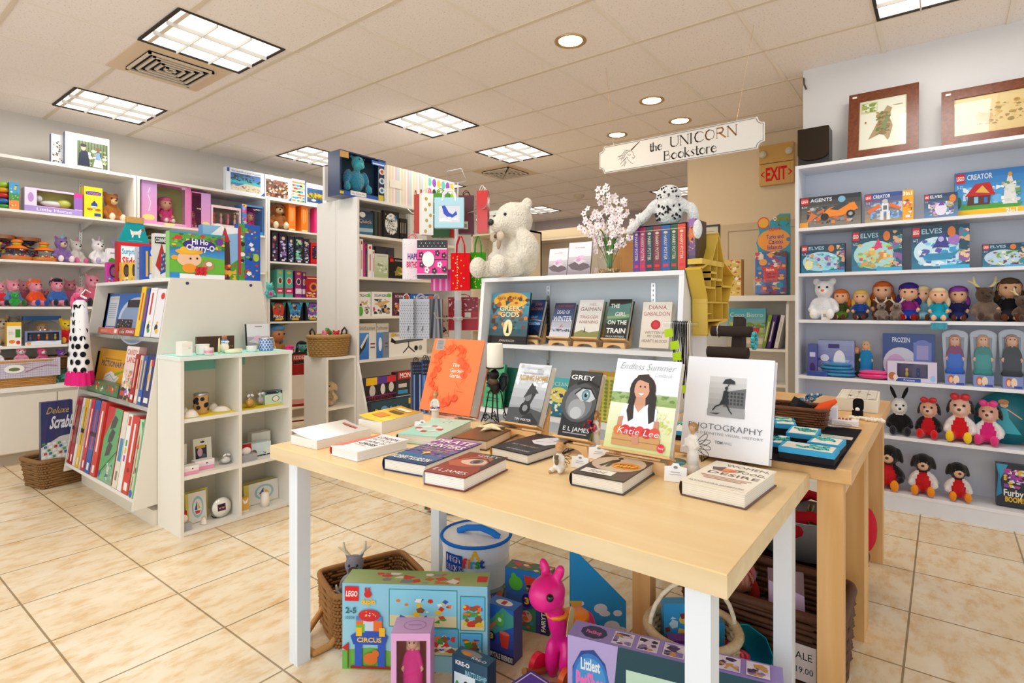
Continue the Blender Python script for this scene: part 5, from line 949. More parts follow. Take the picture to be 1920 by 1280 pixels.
softat(s2,283,425,'olive green plush dog with black nose behind the teal cone bag',body='7a6a48',muzzle='c8b890',ears='floppy',inset=.24,rz=-.4)
s3 = LS(1.24); PK = 'e88fa4'
def piglet(u,v,label,shirt,feet=None,rz=0,inset=.14,cap=None,**k): return softat(s3,u,v,label,inset,rz,body=PK,head=PK,muzzle='f0a4b4',shirt=shirt,arm=shirt,feet=feet or '2a2a30',slim=.8,ears='point',nosec='c8607a',hair=cap,group=None,**k)
piglet(-2,526,'pink plush piglet cut by the left picture edge','d8303a',inset=.12)
piglet(22,523,'pink plush piglet in a blue shirt, left of the orange one','5a86b8','3a6a3a',rz=.4,inset=.12)
piglet(64,522,'pink plush piglet in orange shirt and orange cap','f0541e','2a4a9a',rz=.4,cap='f0641e',inset=.12)
piglet(84,540,'small pink plush piglet beside the orange-shirted one','3a6a5a',inset=.3,rz=.1,legs=0)
piglet(106,520,'pink plush piglet with dark hair and striped shirt','3a6ab8',rz=.1,cap='221c28',inset=.12)
piglet(131,523,'pink plush piglet behind, next to the white rack post','d86a9a',inset=.3,legs=0)
piglet(150,535,'magenta plush piglet beside the gondola post','c03a8a',inset=.1)
piglet(172,512,'pink plush piglet seen above the gondola shelf corner','e06a8a',inset=.16)
piglet(46,524,'pink plush piglet at the back, behind the orange one','c86a80',inset=.3,legs=0)
softat(s3,27,546,'small green plush dinosaur held in front of the blue piglet',.03,.3,legs=0,body='2f9a44',muzzle='48b058',ears='point')
s4 = LS(.925)
softat(s4,3,590,'beige plush bear at the left end of the lowest open shelf',body='c8b090',muzzle='e0d0b8',inset=.24,slim=.7)
softat(s4,25,592,'grey plush elephant-coloured bear behind the yellow box',body='9a9088',muzzle='b0a8a0',inset=.26,slim=.7,legs=0)
pc(s4,13,40,604,'white and yellow toy box with green window on the lowest open shelf',[('r',0,0,1,1,'f0ece0'),('r',0,.84,1,.16,'f0b81e'),('r',.58,.35,.36,.35,'3f8a2a'),('e',.35,.18,.22,.08,'e08a30'),('e',.78,.14,.15,.08,'d83a2a'),('r',.1,.5,.4,.015,'9a948a'),('r',.1,.58,.35,.015,'9a948a')],'e8b41c',.08,.03)
p = at(s4,78,.25); t = thing('snow_globe_doll','curly haired doll inside a clear dome carton on the lowest open shelf','doll box',p); doll('',(0,0,0),0,.19,hair='c8a060',dress='e06a9a',parent=t)
m = MB(); m.lathe([(.14,0),(.14,.1),(.11,.17),(.05,.205),(0,.21)],(0,0,0),'fff',24); m.build('dome','film',t); m = MB(); m.rbox(-.13,-.03,.2,.13,.03,.235,'2a6ab0',.02); m.build('top_card','print',t)
def tiny(n,cols,z0=.1,zh=.5):
    def f(t,w,h,d,l,r,b):
        for i in range(n):
            c = cols[i % len(cols)]; x = -w*.34+w*.7*i/max(1,n-1); m = MB(); m.ell((x,d*.5,b+h*.16),(w*.04,d*.15,h*.16),c); m.ell((x,d*.5,b+h*.38),(w*.035,d*.14,h*.09),'e8b890' if i % 2 else c); m.build('figurine','plastic',t)
    return f
window_box('long grey blue window box of little orange figures in front of the domed doll',s4,47,115,620,'7a86a8','4a5068',tiny(4,['5a6a8a','c83a2a','e08a20','d8b030']),.06,.02,fw=(.06,.06,.1,.3),ops=[('p',[0,0,1,0,1,.3,.8,.22,.4,.3,0,.2],'dde4f0'),('e',.1,.12,.06,.1,'e8a030')],name='toy_box',cat='toy box')
softat(s4,124,596,'red and yellow plush with flower head beside the spotted bag',body='d8262c',head='f4c81e',muzzle='f4d84a',feet='e8a81e',ears='round',inset=.16)
# baskets on the counter
CT = ('y',5.72,.608)
p = at(CT,38,.2); t = basket('willow basket with white checked liner full of plush on the left counter',(p.x,p.y,p.z),0,.43,.3,.20,'c08a48',14,.92)
m = MB(); [m.box(*q,'d6d0dc') for q in ((-.222,-.157,.07,.222,-.152,.215),(-.222,.152,.07,.222,.157,.215),(-.222,-.152,.07,-.217,.152,.215),(.217,-.152,.07,.222,.152,.215))]; 
m.art((-.222,-.157,.07),(.444,0,0),(0,0,.145),[('r',0,.125*i,1,.02,'b0a8c0') for i in range(8)]+[('r',.033*i,0,.006,1,'b0a8c0') for i in range(30)]+[('e',.35,.5,.14,.24,'f0ece8',12),('e',.35,.48,.08,.1,'6a7a4a',10),('l',[.5,.3,.65,.5,.8,.62,.95,.55],.03,'a83a5a')]); m.build('cloth_liner','fabric',t)
for i,(dx,dz,body,ft,lab) in enumerate(((-.15,.17,'f4f0ec','f0b83a','white plush with orange nose lying on the lined willow basket'),(.0,.16,'f0a0b8','f4e8ec','pink and white plush in the middle of the lined willow basket'),(.13,.15,'e05a8a','3a6ab0','magenta plush at the right end of the lined willow basket'))):
    soft(lab,'plush toy',(p.x+dx,p.y-.02,p.z+dz),.3*i-.3,.17,body=body,muzzle='f4e8e0',feet=ft,inset=0) if 0 else soft(lab,'plush toy',(p.x+dx,p.y-.02,p.z+dz),.3*i-.3,.17,body=body,muzzle='f4e8e0',feet=ft)
p = at(CT,104,.24); basket('dark wicker basket with purple plush beside the lined one',p+Vector((.06,0,.11)),0,.24,.22,.1,'6a4424',8); soft('purple plush lying in the dark wicker basket','plush toy',p+Vector((.03,-.02,.14)),.2,.15,body='9a5ac0',muzzle='c89ae0',feet='d84a9a')
m = MB(); m.rbox(-.14,-.12,0,.14,.12,.108,'2f4a3c',.02); m.art((-.14,-.12,0),(.28,0,0),(0,0,.108),[('b',47,30,0,0,1,1,['1f7a6a','2f9a88','1a3a30','4a6a4a'],.1,.3)]); tag(m.build('toy_box','print',None,p+Vector((.07,0,0))),'dark green toy box under the dark wicker basket','toy box')
# ---- second module: boxed dolls
def babydoll(t,w,h,d,l,r,b):
    hh = min(h*.74,d/.72,(w-l-r)/.46); doll('',(0,0,0),0,hh,'f2b696','e8609a','e8468e','ea5a9c',cap='ec6aa6',shoes='f0d8c8',parent=t); [q for q in t.children if q.name.split('.')[0] == 'doll'][-1].location = (l*.5-r*.5,d*.7,b+.002)
pk = [('g',0,0,.3,1,'f0a0cc','c8a0dc'),('e',.14,.16,.12,.07,'f0e488'),('l',[.14,.3,.18,.5,.12,.7,.16,.85],.02,'f4dcea')]
window_box('largest pink doll box with baby doll in view, right of the bear',s1,265,358,345,'eaa0cc','a8b86a',babydoll,.2,.03,fw=(.29,.12,.03,.07),ops=pk+[('g',.9,0,.1,1,'e88ac0','e070b0'),('e',.55,.035,.12,.03,'f0e488')])
window_box('narrow pink doll box standing right beside the largest one',s1,359,395,361,'e07ab8','9a4a80',babydoll,.2,.04,fw=(.02,.5,.03,.04),ops=[('g',.5,0,.5,1,'f0a0cc','c898dc'),('e',.75,.16,.2,.06,'f0e488')])
window_box('low pale pink play set box with window, between two doll boxes',s1,396,452,387,'f0d4d8','7a6a60',tiny(4,['d83a4a','e8a0b0','e86a8a','f0c0c8'],0,.6),.1,.04,fw=(.06,.06,.1,.28),ops=[('e',.22,.16,.16,.14,'f8ecec')],name='toy_box',cat='toy box')
window_box('blue and pink doll box at the right end of the second module',s1,454,494,385,'4a86c8','c83a98',babydoll,.17,.03,fw=(.2,.06,.06,.12),ops=[('b',51,24,0,0,.2,1,['e85aa0','f0d84a','7ac0e8','d83a8a'],.05,.12),('r',0,0,1,.1,'3a9ad8')])
# puzzles on top of the wall unit
pc(T0,424,496,319,'large jigsaw box with a beach and palm picture on top of the left shelves',[('r',0,0,1,1,'dfe6f0'),('r',.11,.12,.78,.7,'3a7ac0'),('g',.11,.55,.78,.27,'4a8cd0','1f5aa8'),('r',.11,.42,.78,.12,'38b8c0'),('p',[.11,.12,.89,.12,.89,.4,.5,.44,.3,.3,.11,.34],'d8ccb4'),('b',53,40,.11,.5,.78,.3,['2a4a2a','1c3a24','3a5a3a'],.03,.08),('b',54,40,.11,.12,.78,.22,['8a7a64','b8a88c','e4dac4'],.02,.06),('t','Ravensburger Puzzle',.52,.86,.07,'7a8098',dict(w=.76)),('r',.02,.82,.06,.16,'2a5aa8'),('p',[1,0,1,.2,.86,0],'2a5ab0')],'d8e2ee',.06,.06)
pc(T0,497,546,331,'jigsaw box with a crowd of tiny brown figures next to the beach one',[('r',0,0,1,1,'e8eaec'),('r',.03,.08,.85,.74,'6a4630'),('b',55,150,.03,.08,.85,.74,['5a3a28','8a5a3c','c8a084','e4d4c4','3a2a20','a83a3a','d8b89a'],.03,.08),('t','burger Puzzle',.5,.87,.06,'8a90a0',dict(w=.7)),('p',[1,0,1,.2,.84,0],'2a5ab0')],'e4e8ec',.06,.05)
pc(T0,547,573,337,'narrow colourful jigsaw box with rows of little pictures',[('r',0,0,1,1,'eef0f4'),('r',.93,0,.07,1,'2a52a0')]+[('b',56+i,16,.03,.04+.13*i,.88,.09,['2a8ad0','f0b83a','d83a3a','3a9a4a','2a2a2a','e87a2a'],.09,.2) for i in range(7)],'dfe4ec',.06,.05)
pc(T0,575,612,346,'jigsaw box with a dusky lake picture beside the bookcase panel',[('r',0,0,1,1,'e6e8ec'),('g',.02,.12,.78,.66,'2a4a70','3a5a8a'),('p',[.02,.35,.8,.35,.8,.55,.4,.6,.02,.48],'c8a83a'),('b',63,40,.02,.3,.78,.3,['8a7a2a','4a4a20','d8c060','5a6a3a'],.03,.08),('e',.35,.24,.12,.05,'d8dce0'),('t','Puzzle',.5,.86,.06,'8a90a0',dict(w=.5))],'e4e8ec',.06,.05)
# ---- third module, right of the gondola
a1,a2,a3,a4 = LS(2.109),LS(1.743),LS(1.347),LS(1.078)
softat(a1,520,379,'brown plush bear with pale feet, left of the orange boxes',body='9a5f2c',muzzle='d8b888',feet='ecdcb8',rz=-.2,ears='floppy')
def spine(sh,u0,u1,v,label,col,txt=None,tc='fff',name='toy_box',cat='toy box',d=.12,ops=(),group=None,inset=.04): return pc(sh,u0,u1,v,label,[('r',0,0,1,1,col)]+list(ops),col,d,inset,name,cat,group=group)
for u0,u1,v,lab in ((541,554,379,'orange toy box right of the brown bear, first of two'),(565,577.5,382,'orange toy box nearer the bookcase panel, second of two')):
    spine(a1,u0,u1,v,lab,'ee7a1a',d=.16,ops=[('r',.3,.3,.1,.5,'f4b070'),('r',.55,.35,.1,.4,'f4b070'),('r',.1,.03,.8,.04,'f8dcb0')])
spine(a1,590,597,391,'tall magenta toy box edge hidden by the bookcase panel','e0307a',d=.1)
for i,(u0,u1,v,c,lab) in enumerate(((510,521,435,'2a2440','dark doll carton with a red figure, first in the dark row'),(524,538,437,'4a2a6a','purple shiny doll carton, second in the dark row'),(540.5,551,443,'243a6a','blue shiny doll carton in the middle of the dark row'),(553,569,444,'2a5a48','green and black doll carton, fourth in the dark row'),(570,580,448,'5a4a4c','grey doll carton next to the red toy screen'))):
    pc(a2,u0,u1,v,lab,[('r',0,0,1,1,'1c1824'),('b',70+i,34,.1,.1,.8,.8,[c,'8a6ab0','b8c8e0',c,'3a3450',('a83a4a','c8b8e0','5aa0e0','6ad0a0','c8c0b8')[i]],.1,.3),('e',.5,.82,.22,.06,'d8b8a0'),('r',.3,.04,.4,.06,'d8d0e0')],c,.12,.04)
spine(a2,583,597,455,'red framed toy drawing screen beside the bookcase panel','c81e2a',d=.04,ops=[('r',.16,.25,.84,.6,'2a1a30'),('b',77,16,.2,.3,.7,.5,['7a3a6a','4a3a8a','d8603a'],.1,.2)])
for i,(u0,u1,v,c,tc,lab) in enumerate(((519.5,531,505,'5fb8a4','d83a5a','teal doll box spine, first of the storybook row'),(535,549,506,'4fae9c','e0286a','wider teal doll box spine, second of the storybook row'),(554,565.5,508,'9a2a7a','e8d8e8','magenta doll box spine in the storybook row'),(567,573.5,510,'6a2a7a','e8d0e0','purple doll box spine beside the red box'))):
    pc(a3,u0,u1,v,lab,[('r',0,0,1,1,c),('e',.5,.6,.36,.13,'e8dcc0'),('e',.5,.6,.26,.1,('6a3a2a','c83a3a','3a2a4a','a87a4a')[i]),('e',.5,.9,.3,.05,'d8a83a'),('r',0,.14,1,.2,tc),('r',.2,.21,.6,.05,'f0e8ec')],c,.14,.05,name='doll_box',cat='doll box')
pc(a3,574,597,518,'red toy box with a gold sun emblem on the storybook shelf',[('r',0,0,1,1,'b01c30'),('e',.6,.5,.34,.22,'d88a3a',12),('e',.6,.5,.2,.13,'7a1a3a'),('b',81,14,0,.05,1,.2,['e8c050','3a6a4a','e8e0d0'],.06,.14),('r',.1,.88,.8,.05,'e8c090')],'8a1428',.12,.03)
for i,(u0,u1,c,z,lab) in enumerate(((508,536,'d8402a','1f8a7a','black owl-free toy pack in orange, left of three'),(539,568,'2a8ad0','3ab0c0','black and blue toy pack, middle of three'),(573,600,'8a4ac0','3ac0a8','black and purple toy pack, right of three'))):
    lab = ('black and orange','black and blue','black and purple')[i]+' toy pack with teal corners, '+('left','middle','right')[i]+' of three in a row'
    pc(a4,u0,u1,567,lab,[('r',0,0,1,1,'12161e'),('p',[0,1,.25,1,.12,.7],z),('p',[1,1,.75,1,.88,.7],z),('p',[.18,.32,.82,.32,.9,.75,.7,.95,.3,.95,.1,.75],c),('b',83+i,30,.15,.1,.7,.8,[c,z,'e8b030','3a3a6a'],.05,.12),('t','Furby',.5,.2,.14,'f2f2f0',dict(w=.66,bold=.02)),('p',[.25,.06,.75,.06,.68,.16,.32,.16],'e8b02a')],'161a22',.1,.03)
C3 = ('y',5.72,.608)
p = at(C3,517,.24); doll('cloth doll in blue hooded cap and sandy coat beside the blue candle tin',p,.2,zat(604,p.x,p.y)-p.z,skin='c88a5c',hair='5a8ab0',dress='c08a4c',cap='5a8fbc',name='cloth_doll')
p = at(C3,503,.05); doll('small cloth doll in yellow dress leaning on the blue-capped one',p,-.2,zat(628,p.x,p.y)-p.z,skin='e8c0a0',hair='e8d8c0',dress='f0c030')
p = at(C3,543,.03); doll('doll in magenta and green with yellow tag near the straw basket',p,.2,.22,skin='e0609a',hair='e0308a',dress='7ac020',skirt='6a3a8a')
p = at(C3,566,.07); doll('teal-faced doll in black and green next to the straw basket',p,-.1,.26,skin='5fa8a0',hair='23222c',dress='3a8a4a',skirt='86c830')
pc(C3,548,575,660,'long dark carton with white and red lettering under the dolls',[('r',0,0,1,1,'241c1c'),('r',.04,.3,.9,.5,'b8322c'),('t','KIDDIES',.5,.4,.3,'f0ece4',dict(w=.8))],'241c1c',.03,-.05)
# teal cone bag hung on the shelf end, dotted sack on the rack
x,y = xa(252,5.8),5.8
t = thing('cone_bag','teal cone-shaped cloth bag with a white dog and tan top','bag',(x,y,zat(458,x,y))); h = zat(408,x,y)-zat(458,x,y)
m = MB(); m.prism([(-.125,0,0),(.125,0,.0),(.07,0,h*.8),(-.055,0,h*.8)],(0,0,0),(0,.04,0),'1f9ca4'); m.art((-.125,0,0),(.25,0,0),(0,0,h),[('p',[.4,.35,.7,.38,.72,.5,.78,.55,.72,.6,.62,.5,.45,.48,.36,.56],'f0ece4'),('e',.76,.56,.05,.04,'b83a2a'),('p',[.42,.35,.48,.35,.46,.25,.42,.25],'f0ece4'),('p',[.62,.36,.68,.36,.68,.26,.64,.26],'f0ece4'),('r',.3,.12,.45,.03,'4ac0c0')]); m.build('pouch','fabric',t)
m = MB(); m.rbox(-.06,-.004,h*.8,.075,.044,h*1.02,'c89a5c',.01); m.build('cuff','fabric',t)
x = xa(505,5.8); t = soft('teal plush with magenta belly hanging at the right corner of the gondola','plush toy',(x,5.80,zat(560,x,5.8)),0,.2,body='5cc4c0',belly='e0308a',feet='e0308a',ears='point',legs=0)
m = MB(); m.tube([(0,.03,.16),(0,.045,.3)],.003,'c8d048'); m.build('loop','fabric',t)
# ================================================================ board games on the gondola
GC = (GY0+.022,GY1-.026)
def GS(z,dx=0): return ('x',gx_(z)+dx,z+.003-.148*dx,GC)
g1,g2,g3 = GS(1.055),GS(.667),GS(.172)
def G0(u): return ('y',max(GY0,ya(u,1.362)),1.406)
def gu(sh,u): lo,hi,to = ((161.5,317,299) if sh[2] > 1 else (143,296,279) if sh[2] > .5 else (122,279,253)); return lo+(u-lo)*(to-lo)/(hi-lo)
# on top, seen from the end
pc(G0(318),318,421,437,'large green game box with straw-hatted girl and cherries on the gondola',[('r',0,0,1,1,'5aa844'),('g',0,.42,1,.25,'4aa0dc','2a78c0'),('p',[0,.12,1,.12,1,.45,.6,.5,.3,.42,0,.38],'6ab838'),('b',91,80,0,.62,1,.36,['3f8a34','6ab048','2f7a2c','d83a2a','8ac850','f0d040'],.02,.06),('r',0,0,1,.1,'eef0f2'),('r',0,0,.17,.12,'2a8ad0'),('r',0,.97,1,.03,'2a9ad8'),
  ('e',.34,.42,.22,.17,'f2c4a0',20),('e',.34,.58,.25,.07,'f0b020',20),('e',.33,.62,.16,.08,'f4c030',16),('e',.08,.44,.06,.05,'f0a828'),('e',.34,.22,.13,.1,'f0981e'),('e',.36,.43,.02,.025,'2a2a30',8),('e',.48,.44,.02,.025,'2a2a30',8),('e',.68,.3,.12,.11,'b8895a',14),('e',.7,.33,.06,.05,'f4ece0',10)]+[('e',.46+.04*i+.02*(j % 2),.1+.045*j,.026,.028,('d8202c','b8141e')[i % 2],8) for i in range(5) for j in range(4)]
  +[('e',.52,.74,.3,.12,'3a2a8a',16),('t','Hi Ho',.53,.75,.11,'f4f2fa',dict(w=.3,bold=.03)),('t','Cherry-O',.54,.62,.12,'f4f2fa',dict(w=.52,bold=.03)),('e',.9,.84,.07,.08,'6a3a9a')],'4a8a3a',.055,.005,cat='board game',name='board_game',left='8ac070')
pc(G0(380),380,446,424,'blue game box with a dark tower picture behind the cherry game',[('r',0,0,1,1,'8ab8e0'),('p',[.0,.7,.5,1,1,1,1,.9,.6,.85],'eef0f2'),('p',[.45,0,.8,0,.75,.75,.62,1,.5,.75],'4a2a24'),('p',[.48,.72,.62,.97,.78,.72],'c0282c'),('p',[.75,0,1,0,1,.4,.8,.3],'4a9a38'),('b',93,20,.45,0,.5,.3,['e8b030','c83a2a','5a3a2a'],.05,.12)],'5a8ac0',.06,.075,cat='board game',name='board_game')
pc(G0(447),447,488,421,'tall blue and green game box with dog pictures, right on the gondola top',[('r',0,0,1,1,'1f5ab8'),('r',0,0,.28,1,'4a9a3a'),('r',0,.1,.12,.85,'c8303a'),('b',94,60,.1,.05,.8,.88,['8a5a34','f0ece4','2a2420','d8a868','c83a2a','5ab048','2a6ac8'],.04,.13),('e',.8,.42,.14,.07,'a8c83a')],'1c4a98',.055,.07,cat='board game',name='board_game')
pc(G0(290),290,319,438,'white game box with a blue counter grid behind the cherry game',[('r',0,0,1,1,'ece8e6'),('p',[.05,.3,.45,.8,.6,.6,.35,.15],'c83a34'),('p',[.35,.1,.9,.2,.95,.55,.45,.6],'3a5aa8')]+[('e',.46+.11*i,.22+.1*j+.02*i,.03,.03,('ece8e6','e8c030','d83a3a')[(i+j) % 3],8) for i in range(5) for j in range(4)]+[('r',0,.78,1,.14,'1c1a1c'),('t','CONNECT',.5,.81,.09,'f4f2f0',dict(w=.9,bold=.03))],'d8d0cc',.05,.02,cat='board game',name='board_game')
pc(G0(268),268,289,461,'blue game box with yellow upright lettering on the gondola top',[('r',0,0,1,1,'1f5ac0'),('r',.25,.1,.2,.75,'e8b030'),('r',.6,.2,.2,.5,'f0d048'),('e',.8,.82,.13,.1,'e4ecf4'),('e',.7,.1,.16,.08,'d8e4f4')],'1a4aa0',.06,.02,cat='board game',name='board_game')
pc(G0(256),256,268,463,'clear blister pack with a doll beside the blue game box',[('r',0,0,1,1,'c8ccd4'),('b',96,22,.1,.1,.8,.8,['a8aab8','e4e4ea','c89a7a','8a8a98','d8b098'],.1,.25)],'b8bcc8',.03,.0)
pc(G0(221),221,290,455,'red party game box with pale blue lettering behind the blue one',[('r',0,0,1,1,'c81e28'),('r',.08,.3,.5,.6,'e4eef2'),('t','Surprise',.33,.7,.13,'3a9ac8',dict(w=.46,bold=.03)),('t','Slides',.33,.42,.2,'d8302a',dict(w=.44,bold=.03)),('r',.02,.1,.3,.15,'6ab8d8')],'a8161e',.06,.0,cat='board game',name='board_game')
for u0,u1,c,lab in ((201,225,'c83aa0','magenta little toy box with oval window, leftmost of three'),(229,245,'e0a83a','yellow and blue little toy box with oval window in the middle of three'),(246.5,255,'e8c030','narrow yellow little toy box with black and white trim')):
    pc(G0(u0),u0,u1,492,lab,[('r',0,0,1,1,c),('e',.5,.58,.34,.34,'3a2a3a'),('e',.5,.55,.24,.22,'8a5a7a' if c == 'c83aa0' else '5a4a3a'),('b',97+int(u0),20,0,0,1,.3,['f0e4f0',c,'6a3ab0','f0d84a','3a8ad0'],.08,.16)],c,.05,.01)
y = 4.66; x = 1.43; z0 = zat(519,x,y)
t = thing('blister_bag','clear printed bag of green toys hanging on the white rack at the gondola corner','toy pack',(x,y,1.408)); h = zat(466,x,y)-1.408
m = MB(); m.rbox(-.055,0,0,.055,.03,h,'e6e8ea',.012,1); m.art((-.055,0,0),(.11,0,0),(0,0,h),[('e',.3,.62,.2,.1,'4a9a3a'),('e',.75,.2,.2,.14,'2a5a9a'),('e',.72,.22,.1,.08,'6ac048'),('r',.3,.4,.5,.02,'a8acb4'),('r',.3,.34,.4,.02,'a8acb4'),('r',.2,.84,.3,.04,'9a9ea8'),('r',.6,.5,.3,.08,'b8bcc4')]); m.build('pack','print',t)
t = thing('wire_rack','white wire rack on top of the gondola behind the little toy boxes','rack',(0,0,0)); m = MB(); yb = 4.62; A,B = 1.50,1.85
for z in (1.41,1.47,1.53,1.58): m.tube([(A,yb,z),(B,yb,z)],.003,'f0eeea'); m.tube([(A,yb-.0,z),(A,yb+.14,z)],.003,'f0eeea')
for i in range(6): x = A+(B-A)*i/5; m.tube([(x,yb,1.406),(x,yb,1.585)],.0022,'f0eeea')
m.build('wire_grid','plastic',t)
# spines and boxes on the sloping shelves (facing the aisle)
def gspine(sh,u0,u1,vt,label,c,tc='f4f0e8',d=.24,inset=.002,ops=None,tilt=.147,lops=()):
    p,w,rz = spot(sh,gu(sh,u0),gu(sh,u1),inset); h = zat(vt,p.x,p.y)-p.z
    o = [('r',0,0,1,1,c)]+(ops if ops is not None else [('r',.3,.3,.42,.55,tc),('r',.2,.05,.6,.12,tc)])
    return carton('board_game','board game',label,p,rz,w-.002,h,d,o,c,tilt=tilt,slope=True)
def gp_(sh,u0,u1,v,*a,**k): k.setdefault('tilt',.147); k['slope'] = True; return pc(sh,gu(sh,u0),gu(sh,u1),v,*a,**k)
def R2(seed,c,pal): return [('r',0,0,1,1,c),('b',seed,30,.08,.04,.84,.92,pal,.12,.35)]
for i,(u0,u1,vt,c,lab) in enumerate(((161.5,168,551,'6a4a5a','dim purple game spine, first at the far end of the upper gondola shelf'),(168.5,173,549,'c87a4a','orange game spine, second on the upper gondola shelf'),(173.5,180,548,'b8405a','pinkish game spine beside the blue game box'))): gspine(GS(1.055,.07),u0,u1,vt,lab,c,d=.07,ops=R2(101+i,c,['e8d8c8',c,'3a2a3a','d8a030']))
gp_(GS(1.055,.085),181,276,549,'blue game box with white arc facing out on the upper gondola shelf',[('r',0,0,1,1,'1a6ac0'),('r',.03,.2,.27,.74,'dfe6ee'),('t','TRAVEL GAMES',.17,.86,.05,'e0b82a',dict(w=.22))]+[('r',.06,.4+.05*i,.2,.014,'8a96a8') for i in range(8)]+[('e',.8,.35,.44,.55,'c8d4e4',28),('e',.82,.33,.4,.5,'8aa0c4',28),('r',.34,.08,.42,.3,'14161e'),('b',104,24,.36,.1,.38,.26,['e8c030','5ab8d8','d83a4a','e4e4e4'],.015,.03),('r',.56,.66,.34,.18,'1c2430'),('r',.03,.04,.27,.14,'e4eaf0'),('b',105,12,.04,.06,.25,.08,['d83a3a','3a8a3a','2a4a9a'],.02,.04)],'164a90',.05,.0,cat='board game',name='board_game')
gp_(g1,186,229,614,'flat salmon game box lying at the front of the upper gondola shelf',[('r',0,0,1,1,'d8644c'),('t','BINGO',.3,.3,.4,'f4d8c8',dict(w=.3)),('r',.8,.2,.12,.6,'f0e4d8')],'c85a44',.07,.012,cat='board game',name='board_game')
gp_(g1,230,263,614,'flat dark red game box with letter tiles lying beside the salmon one',[('r',0,0,1,1,'a81c20'),('r',.05,.2,.3,.6,'6a4a34'),('b',106,8,.05,.2,.3,.6,['d8c8a8','c8b490'],.12,.3),('t','SCRABBLE',.7,.3,.35,'f0e4d8',dict(w=.5,bold=.02))],'94161a',.07,.012,cat='board game',name='board_game')
for i,(u0,u1,vt,c,tc,lab) in enumerate(((263.5,274,536,'f0c81e','d8402a','yellow game spine on the upper gondola shelf'),(274.5,282.5,539,'1f4aa0','d8302a','blue game spine with red lettering, right of the yellow one'),(283,298,538,'f2eeec','d8242c','white game spine with red lettering and a chicken picture'),(298.5,317,540,'ece8ea','d8242c','white game spine with red ring, nearest on the upper gondola shelf'))):
    gspine(g1,u0,u1-1,vt,lab,c,ops=[('r',.38,.32,.28,.56,tc)] if i < 2 else [('r',.3,.45,.25,.45,tc) if i == 2 else ('e',.7,.85,.24,.07,tc),('e',.45,.2,.2,.07,'2a2a2a'),('e',.55,.13,.2,.05,'3a9a48' if i == 2 else 'e8c030'),('e',.5,.3,.12,.03,'e8c030')])
for i,(u0,u1,vt,c,lab) in enumerate(((143,147.5,657,'b84a48','red game spine at the far end of the middle gondola shelf'),(148,153,656,'ece8e4','white game spine beside the far red one on the middle gondola shelf'))): gspine(GS(.667,.07),u0,u1,vt,lab,c,d=.07,ops=R2(111+i,c,['e8d8c8',c,'c83a3a','d8a030']))
gp_(GS(.667,.085),154,236,655,'yellow drawing game box facing out on the middle gondola shelf',[('r',0,0,1,1,'e8a81a'),('t','PICTIONARY',.56,.6,.13,'2a3a7a',dict(w=.84,bold=.02)),('r',.25,.76,.6,.03,'b87a1a'),('p',[.28,.25,.7,.2,.85,.38,.55,.5,.36,.42],'ece8e0'),('l',[.34,.32,.5,.42,.7,.3,.8,.4],.012,'4a4a4a'),('p',[.66,.46,.95,.56,.97,.52,.7,.4],'7aa83a'),('r',0,0,1,.06,'4a8a3a')],'d8941a',.05,.0,cat='board game',name='board_game')
gp_(GS(.667,.012),233,258,649,'tall game box with pink candy-striped lettering on the middle gondola shelf',[('g',0,0,1,1,'e0a8a0','f0e4dc'),('t','CANDY',.5,.84,.1,'c8504c',dict(w=.85,bold=.02)),('t','LAND',.5,.7,.1,'c8504c',dict(w=.72,bold=.02)),('b',113,40,0,0,1,.55,['e86a9a','9a6ac0','5ab048','e8c850','f0ece8','d8844a'],.05,.14)],'d8b0a8',.04,.0,cat='board game',name='board_game')
gp_(g2,165,229,716,'flat box with small photo tiles lying before the yellow drawing game',[('r',0,0,1,1,'3f7a4a'),('b',114,24,.05,.2,.9,.7,['c83a2a','e8b84a','5a9ac8','e4dcd0','6a4a3a'],.14,.32)],'4a6a44',.07,.012,cat='board game',name='board_game')
gp_(GS(.667,-.0),231,258,727,'flat black box with red lettering lying on the middle gondola shelf',[('r',0,0,1,1,'2a2224'),('r',.08,.3,.4,.4,'c83a34'),('r',.55,.25,.4,.5,'7a2a2c')],'241c1e',.07,.012,cat='board game',name='board_game')
for i,(u0,u1,vt,c,tc,lab) in enumerate(((253,262,664,'a8161e','d8b090','dark red game spine on the middle gondola shelf'),(263,270,666,'d8c8b0','c83a3a','beige game spine with red print on the middle gondola shelf'),(270.5,279,667,'2a5ab0','e8c030','blue game spine with yellow print on the middle gondola shelf'),(279.5,296,665,'26306a','d8c8a8','navy game spine at the near end of the middle gondola shelf'))):
    gspine(g2,u0,u1-.8,vt,lab,c,ops=[('r',.35,.3,.3,.6,tc),('r',.2,.06,.6,.1,'ece8e0')]+([('r',.55,.78,.3,.12,'d8242c'),('r',.3,.5,.4,.12,'d8b060')] if i == 3 else []))
rowc = [(122,129,'b83a3a','e4d8cc'),(129.5,137,'a8283a','3a8a4a'),(137.5,143,'ece8e0','3a9ad0'),(143.5,151,'e8b81e','8a6a2a'),(151.5,155,'d8d0c8','c83a3a'),(155.5,164,'c8303c','f0e4dc'),(164.5,176,'1f5aa8','d83a3a'),(176.5,188,'d04038','f4ece4')]
nm = ('red and cream','crimson and green','white and blue','yellow','pale grey','red with pale lettering','blue with red dots','wide red and white')
for i,(u0,u1,c,tc) in enumerate(rowc):
    gspine(g3,u0,u1-.6,744+.18*(u0-122),nm[i]+' game spine in the long row on the bottom gondola shelf',c,d=.26,ops=[('r',.38,.32,.28,.55,tc),('r',.3,.04,.4,.1,'f0ece4')]+([('r',0,.5,1,.06,'2a2a30')] if i % 3 == 0 else []))
